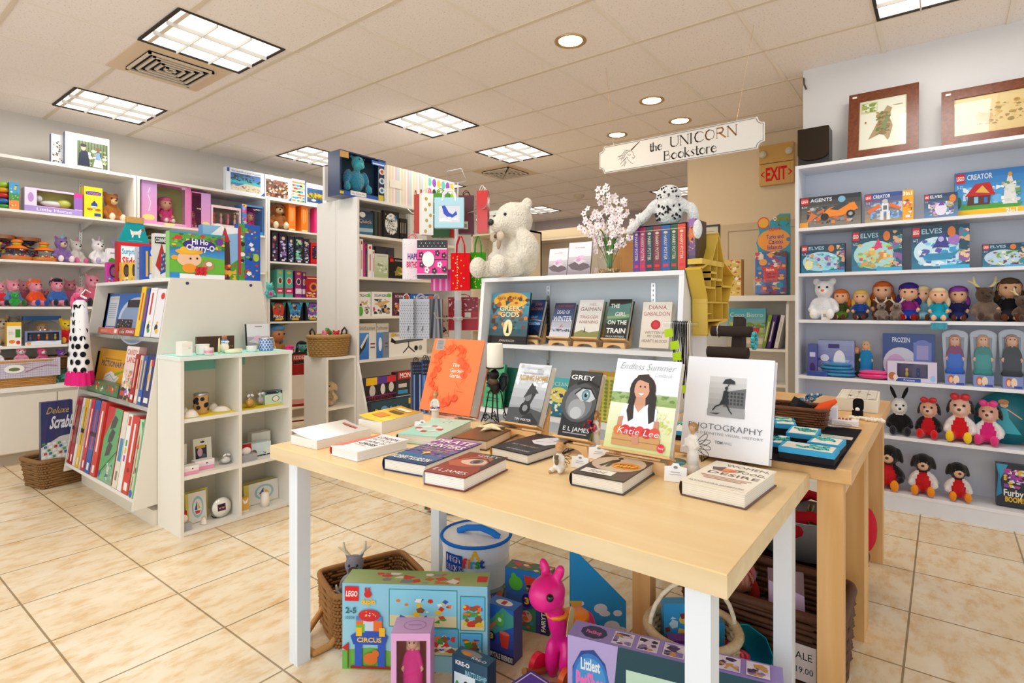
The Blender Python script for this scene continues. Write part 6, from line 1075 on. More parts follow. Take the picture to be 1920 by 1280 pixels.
def mono(k): return [('r',0,0,1,1,'5aa86a'),('p',[0,.55,.5,.9,.5,1,0,1],'c8242c')]+[('p',[.25+.05*q,.32+.19*q,.55+.06*q,.36+.19*q,.68+.05*q,.5+.18*q,.45+.05*q,.54+.18*q,.3+.04*q,.44+.18*q],'3a3d40') for q in range(3)]+[('p',[0,0,1,.38,1,0],'7ab888'),('l',[0,.06,1,.44],.012,'1c2420'),('b',121,20,.45,.02,.5,.24,['d8e0dc','8a9a94','4a6a8a','c8d0c4'],.04,.1),('r',.02,.03,.12,.08,'2a5ab0')]
gp_(GS(.172,.01),194,225,766,'green and red trading game box turned face out in the bottom row',mono(0),'c8242c',.2,.0,cat='board game',name='board_game',left='d8483c',lops=[('r',.4,.2,.2,.6,'f0e0d4')])
gspine(g3,226.5,237,774,'cream game box edge with blue panel in the bottom row','e4dccc',ops=[('r',.2,.35,.7,.3,'2a8ab8'),('r',.3,.1,.4,.12,'8a7a64')])
gspine(g3,238,247,778,'white game spine with coloured blocks in the bottom row','f0eee8',ops=[('r',.3,.48,.4,.08,'e8c030'),('r',.3,.58,.4,.08,'4a9a3a'),('r',.3,.38,.4,.08,'c83ab0'),('r',.2,.85,.6,.12,'d83a2a')])
gspine(g3,247.5,262,782,'red game spine with white lettering in the bottom row','d02a2a',ops=[('r',.4,.4,.24,.5,'f4ece4'),('r',.25,.04,.5,.1,'f0ece4'),('e',.5,.3,.2,.03,'8a1a1a')])
gp_(GS(.172,-.006),263,279,788,'green board game box with big red arrow, nearest in the bottom row',[('r',0,0,1,1,'b8d8b0'),('p',[.4,.3,.6,.3,.6,.62,.8,.62,.5,.84,.2,.62,.4,.62],'d8242c'),('p',[.42,.28,.58,.26,.5,.1,.3,.12],'c8242c'),('e',.85,.35,.14,.04,'4a4d50'),('p',[.5,.97,1,.97,1,.86],'3f9a58'),('e',.5,.05,.4,.05,'2a5ab0'),('l',[.1,.98,.1,.02],.008,'2a4a34')],'8ab888',.2,.0,cat='board game',name='board_game')
# navy letter game standing out at the far end, in a clear holder
a = onz(76,863,.16); b = onz(121,866,.16); w = .2; 
y = 4.81; x0,x1 = xa(77,y),xa(136,y); zb_ = zat(862,(x0+x1)/2,y); ht = zat(752,(x0+x1)/2,y)-zb_
t = thing('board_game','navy deluxe letter game box in a clear holder at the far gondola end','board game',((x0+x1)/2,y,zb_)); w = x1-x0
m = MB(); m.box(-w/2,0,0,w/2,.05,ht,'232a5a'); m.art((-w/2,0,0),(w,0,0),(0,0,ht),[('r',0,0,1,1,'28306a'),('p',[0,0,1,0,1,.42,.6,.4,0,.24],'d8d4d0')]+[('p',[.04+.16*i+.05*(j % 2),.05+.055*j,.14+.16*i+.05*(j % 2),.06+.055*j,.13+.16*i+.05*(j % 2),.1+.055*j,.03+.16*i+.05*(j % 2),.09+.055*j],('f4f2ee','c0302c','f0eeea','2a6ab0','3a9a5a','f4f2ee')[(i*2+j) % 6]) for i in range(6) for j in range(5)]+[('t','Deluxe',.5,.8,.11,'d8b45a',dict(w=.7,shear=.3)),('t','Scrabble',.72,.55,.2,'f0eef4',dict(w=.95,shear=.2,bold=.03)),('r',0,0,.25,.03,'3a9a5a')]); m.build('box','print',t)
m = MB(); m.box(-w/2-.012,-.012,-.004,w/2+.012,-.009,ht*.98,'fff'); m.box(-w/2-.012,-.012,-.004,w/2+.012,.055,-.001,'fff'); m.build('holder','clear',t)
# floor basket by the gondola
p = onz(102,912); t = basket('brown wicker floor basket of bright toys at the far foot of the gondola',(p.x+.06,p.y+.12,0),.2,.36,.28,.19,'8a6438',11,.85)
soft('yellow plush chick-like bear in the floor basket by the gondola','plush toy',(p.x,p.y+.1,.12),0,.16,body='f0cc2a',muzzle='f0d848',feet='e89a2a'); soft('purple plush bear in the floor basket by the gondola','plush toy',(p.x+.13,p.y+.12,.12),.2,.15,body='7a3ab0',muzzle='b88ad0')
# black dotted sack on a white hanger
y = 4.0; x = gx_(1.06)-.06
x -= .03; t = thing('dotted_sack','white fabric sack with black dots and pink hem on a white hanger at the gondola','sack',(x,4.62,0)); yA,yB = ya(120,x)-4.62,ya(157,x)-4.62
zt,zb_,zm = zat(562,x,4.62),zat(720,x,4.62),zat(697,x,4.62); R = random.Random(8)
N = 22; m = MB(); V = []
def fold(a,z,w,d): return (-.0+d*math.cos(a)*(1+.12*math.sin(5*a+z*6)),w*math.sin(a)*(1+.05*math.sin(7*a)),z)
rows = [(zt,.02,.02),(zt-.02,.05,.035),(zt-.12,.075,.045),(zt-.35,.095,.055),(zm,.118,.065)]
for z,w,d in rows: V += [fold(2*PI*i/N,z,w,d) for i in range(N)]
m.add(V,[(r*N+i,r*N+(i+1) % N,(r+1)*N+(i+1) % N,(r+1)*N+i) for r in range(4) for i in range(N)],'eeecec',True)
for r in range(9):
    for k in range(5):
        a = PI+(-1.4+2.8*k/4)+(.35 if r % 2 else 0); z = zt-.05-(zt-zm-.07)*r/8; f = (zt-z)/(zt-zm); w = .04+.075*f; d = .03+.033*f; c = Vector(fold(a,z,w*1.03,d*1.05)); nrm = Vector((math.cos(a)*w,math.sin(a)*d,0)).normalized(); e = nrm.cross(Vector((0,0,1)))
        m.add([c+nrm*.004+e*.017*math.cos(2*PI*i/10)+Vector((0,0,.019*math.sin(2*PI*i/10))) for i in range(10)],[range(10)],'1c1a1c')
m.build('cloth','fabric',t)
m = MB(); V = []
for z,w,d in ((zm+.012,.12,.067),(zm-.03,.125,.07),(zb_,.135,.075)): V += [(-.0+d*math.cos(2*PI*i/48)*(1+.1*math.sin(14*PI*i/24)),w*math.sin(2*PI*i/48)*(1+.05*math.sin(14*PI*i/24)),z) for i in range(48)]
m.add(V,[(r*48+i,r*48+(i+1) % 48,(r+1)*48+(i+1) % 48,(r+1)*48+i) for r in range(2) for i in range(48)],'e0287a',True); m.build('pink_hem','fabric',t)
m = MB(); m.tube([(.0,.12,zt+.01),(0,0,zt+.03),(0,-.12,zt+.01)],.007,'f0eeea'); m.tube([(0,0,zt+.03),(.03,0,zt+.07),(.06,0,zt+.05)],.004,'f0eeea'); m.build('hanger','plastic',t)
m = MB(); m.ell((-.01,.03,zt+.03),(.02,.05,.02),'e0387a'); m.ell((-.02,.07,zt-.02),(.015,.03,.05),'e0387a'); m.build('pink_bow','satin',t)
# ---- cube shelf: gifts
CC_ = (CX0+.02,CX1-.02)
def cs(u,v_top,inset,zz=.968): y = CY0+inset; x = xa(u,y); return Vector((x,y,zz)),zat(v_top,x,y)-zz
def cbox(u0,u1,v,label,ops=(),side='eee',d=.06,z=.968,inset=.03,name='gift_box',cat='gift box',**k): return pc(('y',CY0,z,CC_),u0,u1,v,label,ops,side,d,inset,name,cat,**k)
def pot(label,u,v,r,col,z=.968,inset=.08,name='candle_jar',cat='candle',bands=(),lid=None,mat='gloss',wax=None):
    p,h = cs(u,v,inset,z); t = thing(name,label,cat,p); m = MB(); m.lathe([(0,0),(r*.92,0),(r,h*.08),(r,h*.9),(r*1.01,h*.94)],(0,0,0),col,28)
    for q in bands: q(m,r,h)
    m.build('jar',mat,t); m = MB()
    if lid: m.lathe([(r*1.03,h*.9),(r*1.05,h*.92),(r*1.05,h),(r*.95,h*1.02),(0,h*1.02)],(0,0,0),lid,28); m.build('lid','metal' if lid == 'b8b4ae' else 'gloss',t)
    elif wax: m.lathe([(0,h*.8),(r*.98,h*.8)],(0,0,0),wax,20); m.build('wax','wax',t)
    return t
cbox(318,361,641,'small cream box with lift-off lid at the left of the cube shelf top',[('r',0,.72,1,.015,'c8c4b4'),('r',.6,.5,.22,.14,'d8d4bc')],'f0eee2',.08)
pot('white enamel pot candle with looped lid beside the cream box',380,645,.034,'f2f0ea',lid='f0eee8')
pot('glass candle with a pink printed label, in front of the white pot',392,651,.024,'e4dcd2',inset=.03,wax='f0e6dc',bands=[lambda m,r,h: m.lathe([(r*1.02,h*.25),(r*1.02,h*.6)],(0,0,0),'e090a8',28)])
cbox(369,439,630,'dark brown box standing at the back of the cube shelf top',[('r',0,0,1,1,'4a2f20'),('b',131,5,.8,.1,.15,.3,['d8c078','e8dcc0'],.03,.07)],'4a2f20',.02,inset=.2)
def booties(z): pass
p,h = cs(421,627,.10); t = thing('figurine','white embracing couple figurine with blue scarf on the cube shelf','figurine',p,-.6); blob('figure',[((0,0,h*.3),(.024,.02,h*.32),'ece4d4'),((0,0,h*.62),(.02,.018,h*.18),'4a7ab0'),((0,-.002,h*.86),(.016,.016,h*.12),'a86c40'),((.006,-.004,h*.6),(.022,.016,h*.06),'dfe4ee')],'stone',t,.0045,2)
p,h = cs(411,632,.09); m = MB(); m.lathe([(0,0),(.008,.001),(.006,h*.5),(.004,h*.9),(0,h)],p,'f0e0a8',10); tag(m.build('taper_candle','wax'),'thin cream taper candle beside the couple figurine','candle')
p,h = cs(438,655,.05); t = thing('candle_dish','pale yellow oval dish candle in front of the couple figurine','candle',p); m = MB(); m.lathe([(0,0),(.042,0),(.046,.012),(.044,.022)],(0,0,0),'f0ecc8',28,sx=1.1,sy=.8); m.build('dish','gloss',t); m = MB(); m.lathe([(0,.018),(.043,.018)],(0,0,0),'f4e6a8',20,sx=1.1,sy=.8); m.build('wax','wax',t)
x_ = xa(482,CY0+.24); carton('display_card','display card','black edged card with a pale flower photo at the back of the cube shelf top',(x_,CY0+.225,.968),0,xa(503,CY0+.24)-xa(459,CY0+.24),zat(607,x_,CY0+.24)-.968,.006,[('r',0,0,.05,1,'1c1a20'),('r',.05,0,.95,1,'e4e0e4'),('g',.05,0,.95,.5,'8a8084','b8aeb2'),('p',[.1,.3,.5,.5,.95,.3,.6,.2],'d8c8d0'),('e',.5,.44,.16,.1,'e4b4cc'),('r',.4,.88,.3,.03,'8a8488')],'1c1a20',tilt=.1)
pot('small white lidded jar with ribbon, left of the blue patterned tin',472,648,.030,'efece4',lid='f2efe8',inset=.07)
def hexes(m,r,h):
    for i in range(14):
        for j in range(5):
            a = 2*PI*(i+.5*(j % 2))/14; z = h*(.1+.19*j); c = Vector((r*1.012*math.cos(a),r*1.012*math.sin(a),z)); e = Vector((-math.sin(a),math.cos(a),0)); m.add([c+e*r*.17*math.cos(q*PI/3)+Vector((0,0,r*.2*math.sin(q*PI/3))) for q in range(6)],[range(6)],'3a62b0' if j % 2 else '4f7ac0')
pot('blue and white honeycomb patterned candle tin at the right of the cube shelf top',499,633,.041,'dfe6f0',bands=[hexes],lid='b8b4ae')
# cubes: z levels
zt_,zm_,zl_ = CZS[2]+.0025,CZS[1]+.001,CZS[0]+.001
def dark(m,r,h):
    R = random.Random(3)
    for i in range(18): a = R.random()*6.28; z = h*R.uniform(.15,.8); c = Vector((r*1.012*math.cos(a),r*1.012*math.sin(a),z)); e = Vector((-math.sin(a),math.cos(a),0)); s = R.uniform(.25,.42)*r; m.add([c+e*s*math.cos(q*PI/4)+Vector((0,0,s*math.sin(q*PI/4))) for q in range(8)],[range(8)],'1f2030')
pot('kraft brown candle tin with navy print and silver lid in the upper left cube',377,737,.037,'c89a5a',zt_,.10,bands=[dark],lid='b8b4ae',mat='matte')
def shell(label,u,v,z,inset,s=1):
    p,h = cs(u,v,inset,z); t = thing('seashell',label,'shell',p,u); m = MB(); N = 18; V = [(0,0,h*.95)]
    for k in range(1,4):
        for i in range(N): a = 2*PI*i/N; rr = .045*s*k/3*(1+.05*math.cos(9*a)); V.append((rr*1.2*math.cos(a),rr*.8*math.sin(a),h*(1-(k/3)**2)+.001))
    m.add(V,[(0,1+i,1+(i+1) % N) for i in range(N)]+[(1+k*N+i,1+k*N+(i+1) % N,1+(k+1)*N+(i+1) % N,1+(k+1)*N+i) for k in range(2) for i in range(N)],'efe4d4',True); m.build('shell','stone',t)
shell('round white shell at the front left of the upper left cube',358,766,zt_,.045,.75); shell('cream shell touching the left wall of the upper left cube',347,762,zt_,.10,.6); shell('pale shell right of the kraft tin in the upper left cube',400,754,zt_,.2,.8); shell('largest flat white shell in the upper left cube',414,760,zt_,.10,1)
def giftbag(label,u,v,z,inset,r,inner):
    p,h = cs(u,v,inset,z); t = thing('wrapped_gift',label,'gift',p); m = MB(); m.lathe([(0,0),(r*.9,.002),(r,h*.3),(r*.8,h*.62),(r*.3,h*.75),(r*.55,h*.95),(r*.6,h)],(0,0,0),'fff',20); m.build('cellophane','film',t); m = MB(); m.ell((0,0,h*.3),(r*.7,r*.7,h*.26),inner); m.build('candle','wax',t)
    m = MB(); [m.ell((s*r*.3,-r*.3,h*.74),(r*.32,r*.12,h*.08),'f4f2ee',(0,s*.5,0),10,6) for s in (-1,1)]; m.build('ribbon','satin',t)
giftbag('cellophane wrapped amber candle with white ribbon in the upper right cube',468,733,zt_,.07,.036,'e0a030'); giftbag('cellophane wrapped silver candle beside the amber one',488,730,zt_,.11,.032,'b8b0a8')
cbox(497,533,733,'mint gift box with black scalloped trim in the upper right cube',[('r',0,0,1,1,'c8dcc8'),('e',.62,.4,.22,.24,'3a2a24',16),('e',.62,.4,.18,.2,'e8e4d4',16),('r',0,.78,1,.22,'1f2a34'),('b',137,14,0,.76,1,.22,['8ab8b8','1f2a34'],.06,.1)],'b8d0c0',.07,zt_,.08,top='3a4a50')
cbox(364,398,822,'ivory framed photo with a dark picture in the middle left cube',[('r',0,0,1,1,'e8e4d4'),('r',.1,.05,.62,.68,'2a2e3a'),('e',.35,.5,.14,.16,'d8a8b8'),('e',.55,.3,.14,.14,'5a5e6a'),('e',.35,.2,.2,.1,'6a90c0'),('r',.15,.65,.5,.1,'d8a83a'),('e',.5,.86,.12,.04,'3a342c')],'dcd6c4',.02,zm_,.14,name='photo_frame',cat='photo frame',tilt=.1)
for u0,u1,v,ins,lab in ((343,373,873,.02,'pink and white favour box at the front of the middle left cube'),(366,402,862,.06,'second pink and white favour box, behind the front one')):
    cbox(u0,u1,v,lab,[('r',0,0,1,1,'f0dce0'),('r',0,0,1,.4,'eaa0b8'),('r',0,.72,1,.28,'f4ecec'),('e',.6,.66,.05,.08,'6a3a34')],'f0dce0',.05,zm_,ins,top='ece8e4')
giftbag('clear wrapped white ornament with silver ribbon in the middle left cube',423,846,zm_,.09,.038,'e4dcd0')
cbox(343,350,832,'pale card with brown bow at the left of the middle left cube',[('r',0,0,1,1,'e0dccf'),('e',.5,.15,.4,.1,'5a2a20')],'d8d4c4',.02,zm_,.12,name='greeting_card',cat='card')
def redbox(u0,u1,v,z,ins,lab):
    p,w,_ = spot(('y',CY0,z,CC_),u0,u1,ins); h = zat(v,p.x,p.y)-z; t = thing('gift_box',lab,'gift box',p); m = MB(); m.box(-w/2,0,0,w/2,.05,h*.42,'a8a6a8'); m.build('tray','matte',t); m = MB(); m.prism([(-w*.48,.045,h*.42),(w*.4,.045,h*.42),(w*.42,.055,h),(-w*.46,.055,h)],(0,0,0),(0,.006,0),'b81c24'); m.build('lid','matte',t); m = MB(); m.ell((-w*.05,.03,h*.62),(w*.33,.014,h*.26),'f2e8e2'); m.build('soap','wax',t)
redbox(453,482,836,zm_,.03,'grey and red gift box with oval white soap in the middle right cube'); redbox(343,360,963,zl_,.02,'grey and red gift box cut off at the left of the lower left cube')
cbox(462,508,830,'pale blue printed basket box in the middle right cube',[('r',0,0,1,1,'d0e0e0'),('e',.3,.3,.12,.24,'6a5a44'),('e',.85,.3,.14,.3,'e4e4dc'),('r',0,0,1,.1,'28343c'),('b',141,12,0,.0,1,.3,['28343c','e8e8e0'],.04,.08)],'c0d4d4',.06,zm_,.09)
cbox(472,507,810,'plain cream box at the back of the middle right cube',[('r',.3,.4,.4,.03,'c0bcae'),('r',.3,.5,.4,.03,'c0bcae')],'ece8dc',.05,zm_,.18)
sail = lambda c: [('r',0,0,1,1,'e4e2da'),('r',0,0,.14,1,'d8cc5a'),('e',.58,.5,.28,.36,'9ac0cc',22),('e',.58,.5,.21,.27,'e4e4dc',22),('p',[.56,.4,.56,.72,.42,.42],'2a5a9a'),('p',[.59,.42,.59,.66,.72,.44],'e0b83a'),('p',[.44,.38,.72,.38,.66,.28,.48,.28],'d03a34')]
cbox(349,388,924,'baby album with a sailing boat emblem in the lower left cube',sail(0),'d8cc6a',.02,zl_,.10,name='album',cat='album',tilt=.1)
cbox(343,391,920,'yellow edged album standing behind the sailing boat one in the lower left cube',[('r',0,0,1,1,'d8cc72')],'d0c468',.02,zl_,.15,name='album',cat='album',tilt=.1)
p,h = cs(415,932,.08,zl_); t = thing('photo_frame','round white photo frame with a portrait of two people in the lower left cube','photo frame',p+Vector((0,0,h*.5))); R_ = Euler((PI/2-.15,0,0)).to_matrix()
m = MB(); m.lathe([(0,0),(h*.5,0),(h*.5,.004),(0,.004)],(0,0,0),'f0ece0',30,R_); m.art((-h*.2,-.0065,-h*.17),(h*.4,0,0),(0,.05*h,h*.34),[('r',0,0,1,1,'4a2440'),('e',.3,.5,.16,.22,'c08a80'),('e',.7,.5,.16,.22,'b87a74'),('e',.3,.66,.18,.16,'2a1420'),('e',.7,.68,.18,.16,'2a1420')],.001); m.build('disc','gloss',t); m = MB(); m.lathe([(h*.49,-.002),(h*.51,.0),(h*.49,.006)],(0,0,0),'6a5c44',30,R_); m.build('rim','metal',t); m = MB(); m.tube([(-h*.3,-.01,-h*.42),(-h*.3,.02,-h*.495),(-h*.25,.06,-h*.495)],.003,'2a2420'); m.build('foot','iron',t)
shell('small clear glassy shell dish before the round photo frame',382,966,zl_,.05,.4)
cbox(458,524,904,'album with sailing boat emblem wrapped in film in the lower right cube',sail(0),'c8c078',.02,zl_,.12,name='album',cat='album',tilt=.08)
cbox(456,519,901,'yellow green album at the back of the lower right cube',[('r',0,0,1,1,'ccc67a')],'c8c078',.02,zl_,.17,name='album',cat='album',tilt=.08)
cbox(453,467,933,'small amber candle box with white ribbon in the lower right cube',[('r',0,0,1,1,'d8a848'),('p',[.3,.6,.7,.6,.9,.95,.5,.75,.1,.95],'f4f0e8'),('r',0,0,1,.15,'e8e0d0')],'d8a848',.03,zl_,.04); p,h = cs(497,922,.05,zl_); m = MB(); m.lathe([(0,0),(.022,0),(.027,h*.4),(.022,h*.95),(0,h)],p,'f0e6d8',14); tag(m.build('pillar_candle','wax'),'chunky white candle in front of the filmed album','candle')
# ---- straw basket and toys on the small cabinet
p = Vector(((SX0+SX1)/2-.03,SY0+.13,.846)); h = zat(630,p.x,p.y)-.846
t = basket('round straw basket with dark handles full of red toys on the small cabinet',p,0,.33,.27,h,'a8824a',9,.88,oval=1,strand=h/9*.62)
for s in (-1,1): m = MB(); m.tube([(s*.14,-.035,h-.01),(s*.148,-.03,h+.04),(s*.15,0,h+.065),(s*.148,.03,h+.04),(s*.14,.035,h-.01)],.007,'3a2718',8); m.build('handle','cane',t)
for i,(dx,dy,c,m2,lab) in enumerate(((.05,-.03,'c81e28','d83a3a','red plush on the near side of the straw basket'),(-.03,.0,'b81a24','e0a030','deep red plush in the middle of the straw basket'),(-.07,-.04,'e07a90','f0d8c8','pink plush at the left of the straw basket'),(.02,.05,'4a9a2a','7ac040','green plush peeping from the back of the straw basket'))): soft(lab,'plush toy',p+Vector((dx,dy,h-.07)),i*.7-.8,.13+.02*(i == 3),body=c,muzzle=m2,feet=m2)
soft('cream plush lamb lying on the shelf of the small cabinet','plush toy',(SX0+.13,SY0+.13,.45),-1.2,.22,body='d8b888',muzzle='e8cfa8',feet='c89a68',ears='floppy',mat='fur')
for i,(dx,c) in enumerate(((.08,'a8161c'),(.19,'c0202a'))): soft(('left','right')[i]+' red plush bug with dark spots at the bottom of the small cabinet','plush toy',(SX0+dx,SY0+.12,.071),.3-i*.6,.13,body=c,muzzle='2a2420',feet='d8b030')
# ================================================================ tall bookcase: books and kits
def TS(z): return ('y',TY0,z+.001)
def tb(z,u0,u1,v,label,ops,side,d=.03,inset=.02,name='book',cat='book',**k): return pc(TS(z),u0,u1,v,label,ops,side,d,inset,name,cat,**k)
K = [('r',0,0,1,1,'eceae6')]
tb(1.834,671,699,396,'dark blue book with a moon and pale gothic title on the top bookcase shelf',[('g',0,0,1,1,'3a6a8a','1a2a3c'),('e',.3,.84,.2,.12,'d8d8c8'),('p',[0,.1,1,.14,1,.3,0,.26],'9ab8c0'),('t','Quick',.5,.5,.15,'d8b090',dict(w=.88))],'1c2a34')
tb(1.834,700,717,397,'row of dark book spines beside the moon cover',[('r',.2*i,0,.18,1,('1f2a28','3a4a44','241f1e','4a3a34','1c1c20')[i]) for i in range(5)],'1f1f20',.12)
tb(1.834,719,748,396,'black book with white tangled letters and a blue butterfly',[('r',0,0,1,1,'1e1e1e'),('e',.5,.52,.4,.4,'e4e2da',22),('b',151,60,.1,.1,.8,.8,['1e1e1e','2a2a2a','8a8a84'],.02,.06),('t','Darkest',.5,.62,.09,'1c1c1c',dict(w=.6)),('t','Part',.5,.5,.09,'1c1c1c',dict(w=.4)),('t','Forest',.5,.3,.1,'1c1c1c',dict(w=.6)),('p',[.68,.8,.8,.88,.8,.76,.9,.72,.78,.7],'2a8ac8')],'1c1c1c',group=None)
tb(1.834,750,763,410,'three thin black book spines right of the butterfly book',[('r',.3*i,0,.24,1,'201e1e') for i in range(3)]+[('r',.08+.3*i,.3,.06,.5,'c8c0b0') for i in range(3)],'2c2a28',.12)
tb(1.834,765,800,404,'grey spiral-bound book with black lettering next to the gift bags',[('r',0,0,1,1,'d4d0c6'),('t','RED',.55,.5,.1,'4a4a44',dict(w=.4)),('t','QUEEN',.55,.3,.1,'4a4a44',dict(w=.6)),('r',.3,.68,.5,.1,'3a3a38')]+[('r',0,.05*i,.08,.02,'8a8a88') for i in range(20)],'ccc8bc')
for i,(u0,u1,v,c) in enumerate(((671,675,447,'ece8e4'),(675.5,680.5,448,'e8e0dc'),(681,685,456,'c83a8a'),(685.3,688,457,'3a2a34'),(690,697.5,458,'ece8e2'),(698,702,468,'e4e0d8'))):
    tb(1.486,u0,u1,v,('white','pale','magenta','black','wide white','low white')[i]+' book spine at the left of the second bookcase shelf',[('r',0,0,1,1,c),('r',.25,.86,.5,.08,'d8242c'),('r',.4,.2,.25,.5,'c84a50' if i != 3 else '8a8a8a')],c,.12)
tb(1.486,702.5,728,476,'pale green book with a misty tree cover',[('g',0,0,1,1,'a8b884','d8dccc'),('b',153,30,.2,.2,.7,.5,['8a9a6a','b8c8a0','e0e4d4'],.05,.15),('t','GREENLIGHT',.5,.88,.05,'8a9a7a',dict(w=.8))],'c0c8a8')
tb(1.486,704,739,463,'wide dark book with a coloured corner behind the misty tree cover',[('r',0,0,1,1,'4a4650'),('p',[.5,.8,1,.7,1,.3,.8,.4],'b03a2c'),('p',[.3,.6,.6,.9,.8,.6],'26325a')],'34303a',inset=.12)
tb(1.486,729,762,484,'black toy brick book with yellow models on the second bookcase shelf',[('r',0,0,1,1,'1f1c1a'),('r',.06,.8,.2,.16,'d8242c'),('t','Architecture',.64,.84,.1,'d8d4cc',dict(w=.6)),('p',[.35,.15,.9,.2,.85,.5,.5,.6,.4,.4],'c89a3a'),('b',155,16,.3,.15,.6,.4,['e0b84a','a87a2a','d8d0b8','6a8a3a'],.05,.12)],'1c1816')
sk = ['e8e4dc','3a3a3a','c8a070','8a8a84']
for i,(u0,u1,v,t_,c,lab) in enumerate(((671,695,547,'TRONICS','e8e6e0','white electronics kit box at the left of the third bookcase shelf'),(697,735,547,'SOLAR ROBOT','ecebe6','white solar robot kit box on the third bookcase shelf'),(736.5,768,549,'SCIENCE','5a2f44','maroon science kit box on the third bookcase shelf'),(769.5,815,551,'LAB','1f62b0','blue kit box behind the silver dotted bags'))):
    tb(1.161,u0,u1,v,lab,[('r',0,0,1,1,c),('t',t_,.48,.8,.1,'e0d8d0' if i > 1 else '2a2a2a',dict(w=.7,bold=.02)),('e',.85,.86,.12,.08,'6ac03a' if i < 2 else 'd8603a'),('b',157+i,34,.1,.08,.8,.62,sk if i < 2 else ['8a3a4a','c85a5a','d8a03a','2a2030','e4dcd0'],.05,.16)]+([('p',[.1,.5,.7,.65,.9,.6,.4,.4],'d8a868'),('e',.1,.28,.05,.1,'d83a7a')] if i == 1 else [('e',.2,.2,.2,.2,'5aa83a')] if i == 0 else []),c,.06,name='kit_box',cat='kit box')
for i,(u0,u1,v,lab) in enumerate(((671,705,606,'space shuttle science kit box on the fourth bookcase shelf'),(706,728.5,606,'blue and grey science kit box beside the shuttle box'),(729.5,800,622,'wide white telescope box with a black telescope picture'))):
    o = [('r',0,0,1,1,('dcdad6','c8ccd2','ece9e2')[i])]
    if i < 2: o += [('r',0,.78,1,.22,'c8c2b4'),('t','Smithsonian',.5,.82,.1,'3a362e',dict(w=.85)),('g',0,0,(.6,.5)[i],.74,'2a6ab8','4a8ad0'),('p',[.05,.1,.4,.35,.55,.68,.45,.6,.1,.35],'2a2c30') if i == 0 else ('p',[.5,.0,1,0,1,.75,.5,.75],'7a8494'),('p',[.2,.3,.6,.68,.5,.7,.12,.36],'d8d4d0') if i == 0 else ('e',.3,.4,.14,.2,'e4e8f0'),('r',.68,.3,.25,.04,'5a5a5a'),('r',.68,.4,.25,.04,'8a3a3a')]
    else: o += [('r',0,.8,1,.2,'d4cfc2'),('e',.1,.9,.06,.08,'d8a83a'),('t','Smithsonian',.38,.85,.1,'3a362e',dict(w=.46)),('p',[.12,.66,.9,.74,.9,.62,.14,.52],'5a6264'),('p',[.04,.62,.16,.52,.16,.64,.06,.8],'161616'),('l',[.5,.58,.5,.38,.36,.14],.05,'1a1a1a'),('l',[.5,.38,.66,.14],.05,'1a1a1a'),('e',.7,.3,.05,.11,'1a1a1a'),('e',.82,.3,.05,.11,'9a9a98')]
    tb(.803,u0,u1,v,lab,o,'d0ccc2',.07,name='kit_box',cat='kit box')
def ss(z): return ('y',TY0-(.785-z)*.27,z+.001,(TX0+.024,TX1-.02))
pc(ss(.471),684,742,706,'black anatomy game box with three coloured panels on the sloping shelf',[('r',0,0,1,1,'231e20'),('r',0,.68,.36,.32,'e8b81e'),('r',.36,.7,.34,.3,'5a3a94'),('r',.7,.72,.3,.28,'d03038'),('e',.2,.42,.1,.26,'c8c0b8',12),('e',.55,.46,.08,.24,'e0dcd4',12),('e',.84,.5,.09,.22,'d8d4cc',12),('r',0,.18,1,.04,'9a2a8a'),('t','MEDICAL',.5,.03,.12,'b02c30',dict(w=.8))],'1e1a1c',.05,.0,'board_game','board game')
pc(ss(.471),741,800,694,'money safe game box with red title on the sloping shelf',[('r',0,0,1,1,'3a3434'),('r',.08,.68,.92,.3,'c8242c'),('t','MONEY SAFE',.56,.74,.19,'f0e8e4',dict(w=.84,bold=.03)),('r',.45,.05,.5,.58,'8a8078'),('e',.7,.34,.14,.2,'4a4440'),('r',.08,.08,.3,.16,'3a9ac8'),('r',.1,.34,.25,.16,'d8d0c8')],'5a1c20',.05,.02,'board_game','board game')
pc(ss(.17),688,775,748,'dark game box with a glowing X emblem below the anatomy box',[('g',0,0,1,1,'141a24','2a4a5a'),('e',.3,.7,.1,.16,'5a9ac8'),('l',[.45,.3,.62,.8],.06,'2a8ac8'),('l',[.62,.3,.45,.8],.06,'3ab0d8'),('l',[.47,.34,.6,.76],.02,'e8c03a'),('r',.88,.8,.1,.16,'e8c01e'),('e',.8,.4,.06,.2,'8a5ab8')],'161c26',.05,.02,'board_game','board game')
pc(ss(.17),686,709,768,'small yellow toy pack in front of the glowing X box',[('r',0,0,1,1,'e8c41e'),('r',.48,0,.04,1,'5a4a1a'),('e',.25,.4,.14,.2,'c83a2a'),('e',.75,.5,.14,.2,'d85a8a')],'d8b41a',.03,-.06,'toy_box','toy box')
# on top of the tall bookcases
TB = 2.136
p,w,rz = spot(('y',TY0,TB),637,723,.03); h = zat(291,p.x,p.y)-TB
def blue(t,w,h,d,l,r,b):
    S_ = lambda x,y,z: (x*h-.06*w,y*h+d*.4,z*h+b); q = lambda *a: tuple(x*h for x in a); E = [(S_(0,0,.28),q(.2,.15,.27),'1f8aa8'),(S_(0,-.06,.7),q(.15,.14,.17),'2aa8b4'),(S_(0,-.15,.62),q(.12,.08,.08),'3ab4bc')]
    for s in (-1,1): E += [(S_(s*.25,-.0,.36),q(.09,.1,.19),'1f86b0',(0,s*-.3,0)),(S_(s*.3,-.08,.12),q(.08,.09,.11),'1f96b0'),(S_(s*.14,0,.85),q(.05,.04,.05),'2aa0b4')]
    blob('plush',E,'fur',t,.009); eyes(t,[S_(s*.06,-.205,.76) for s in (-1,1)],.02*h)
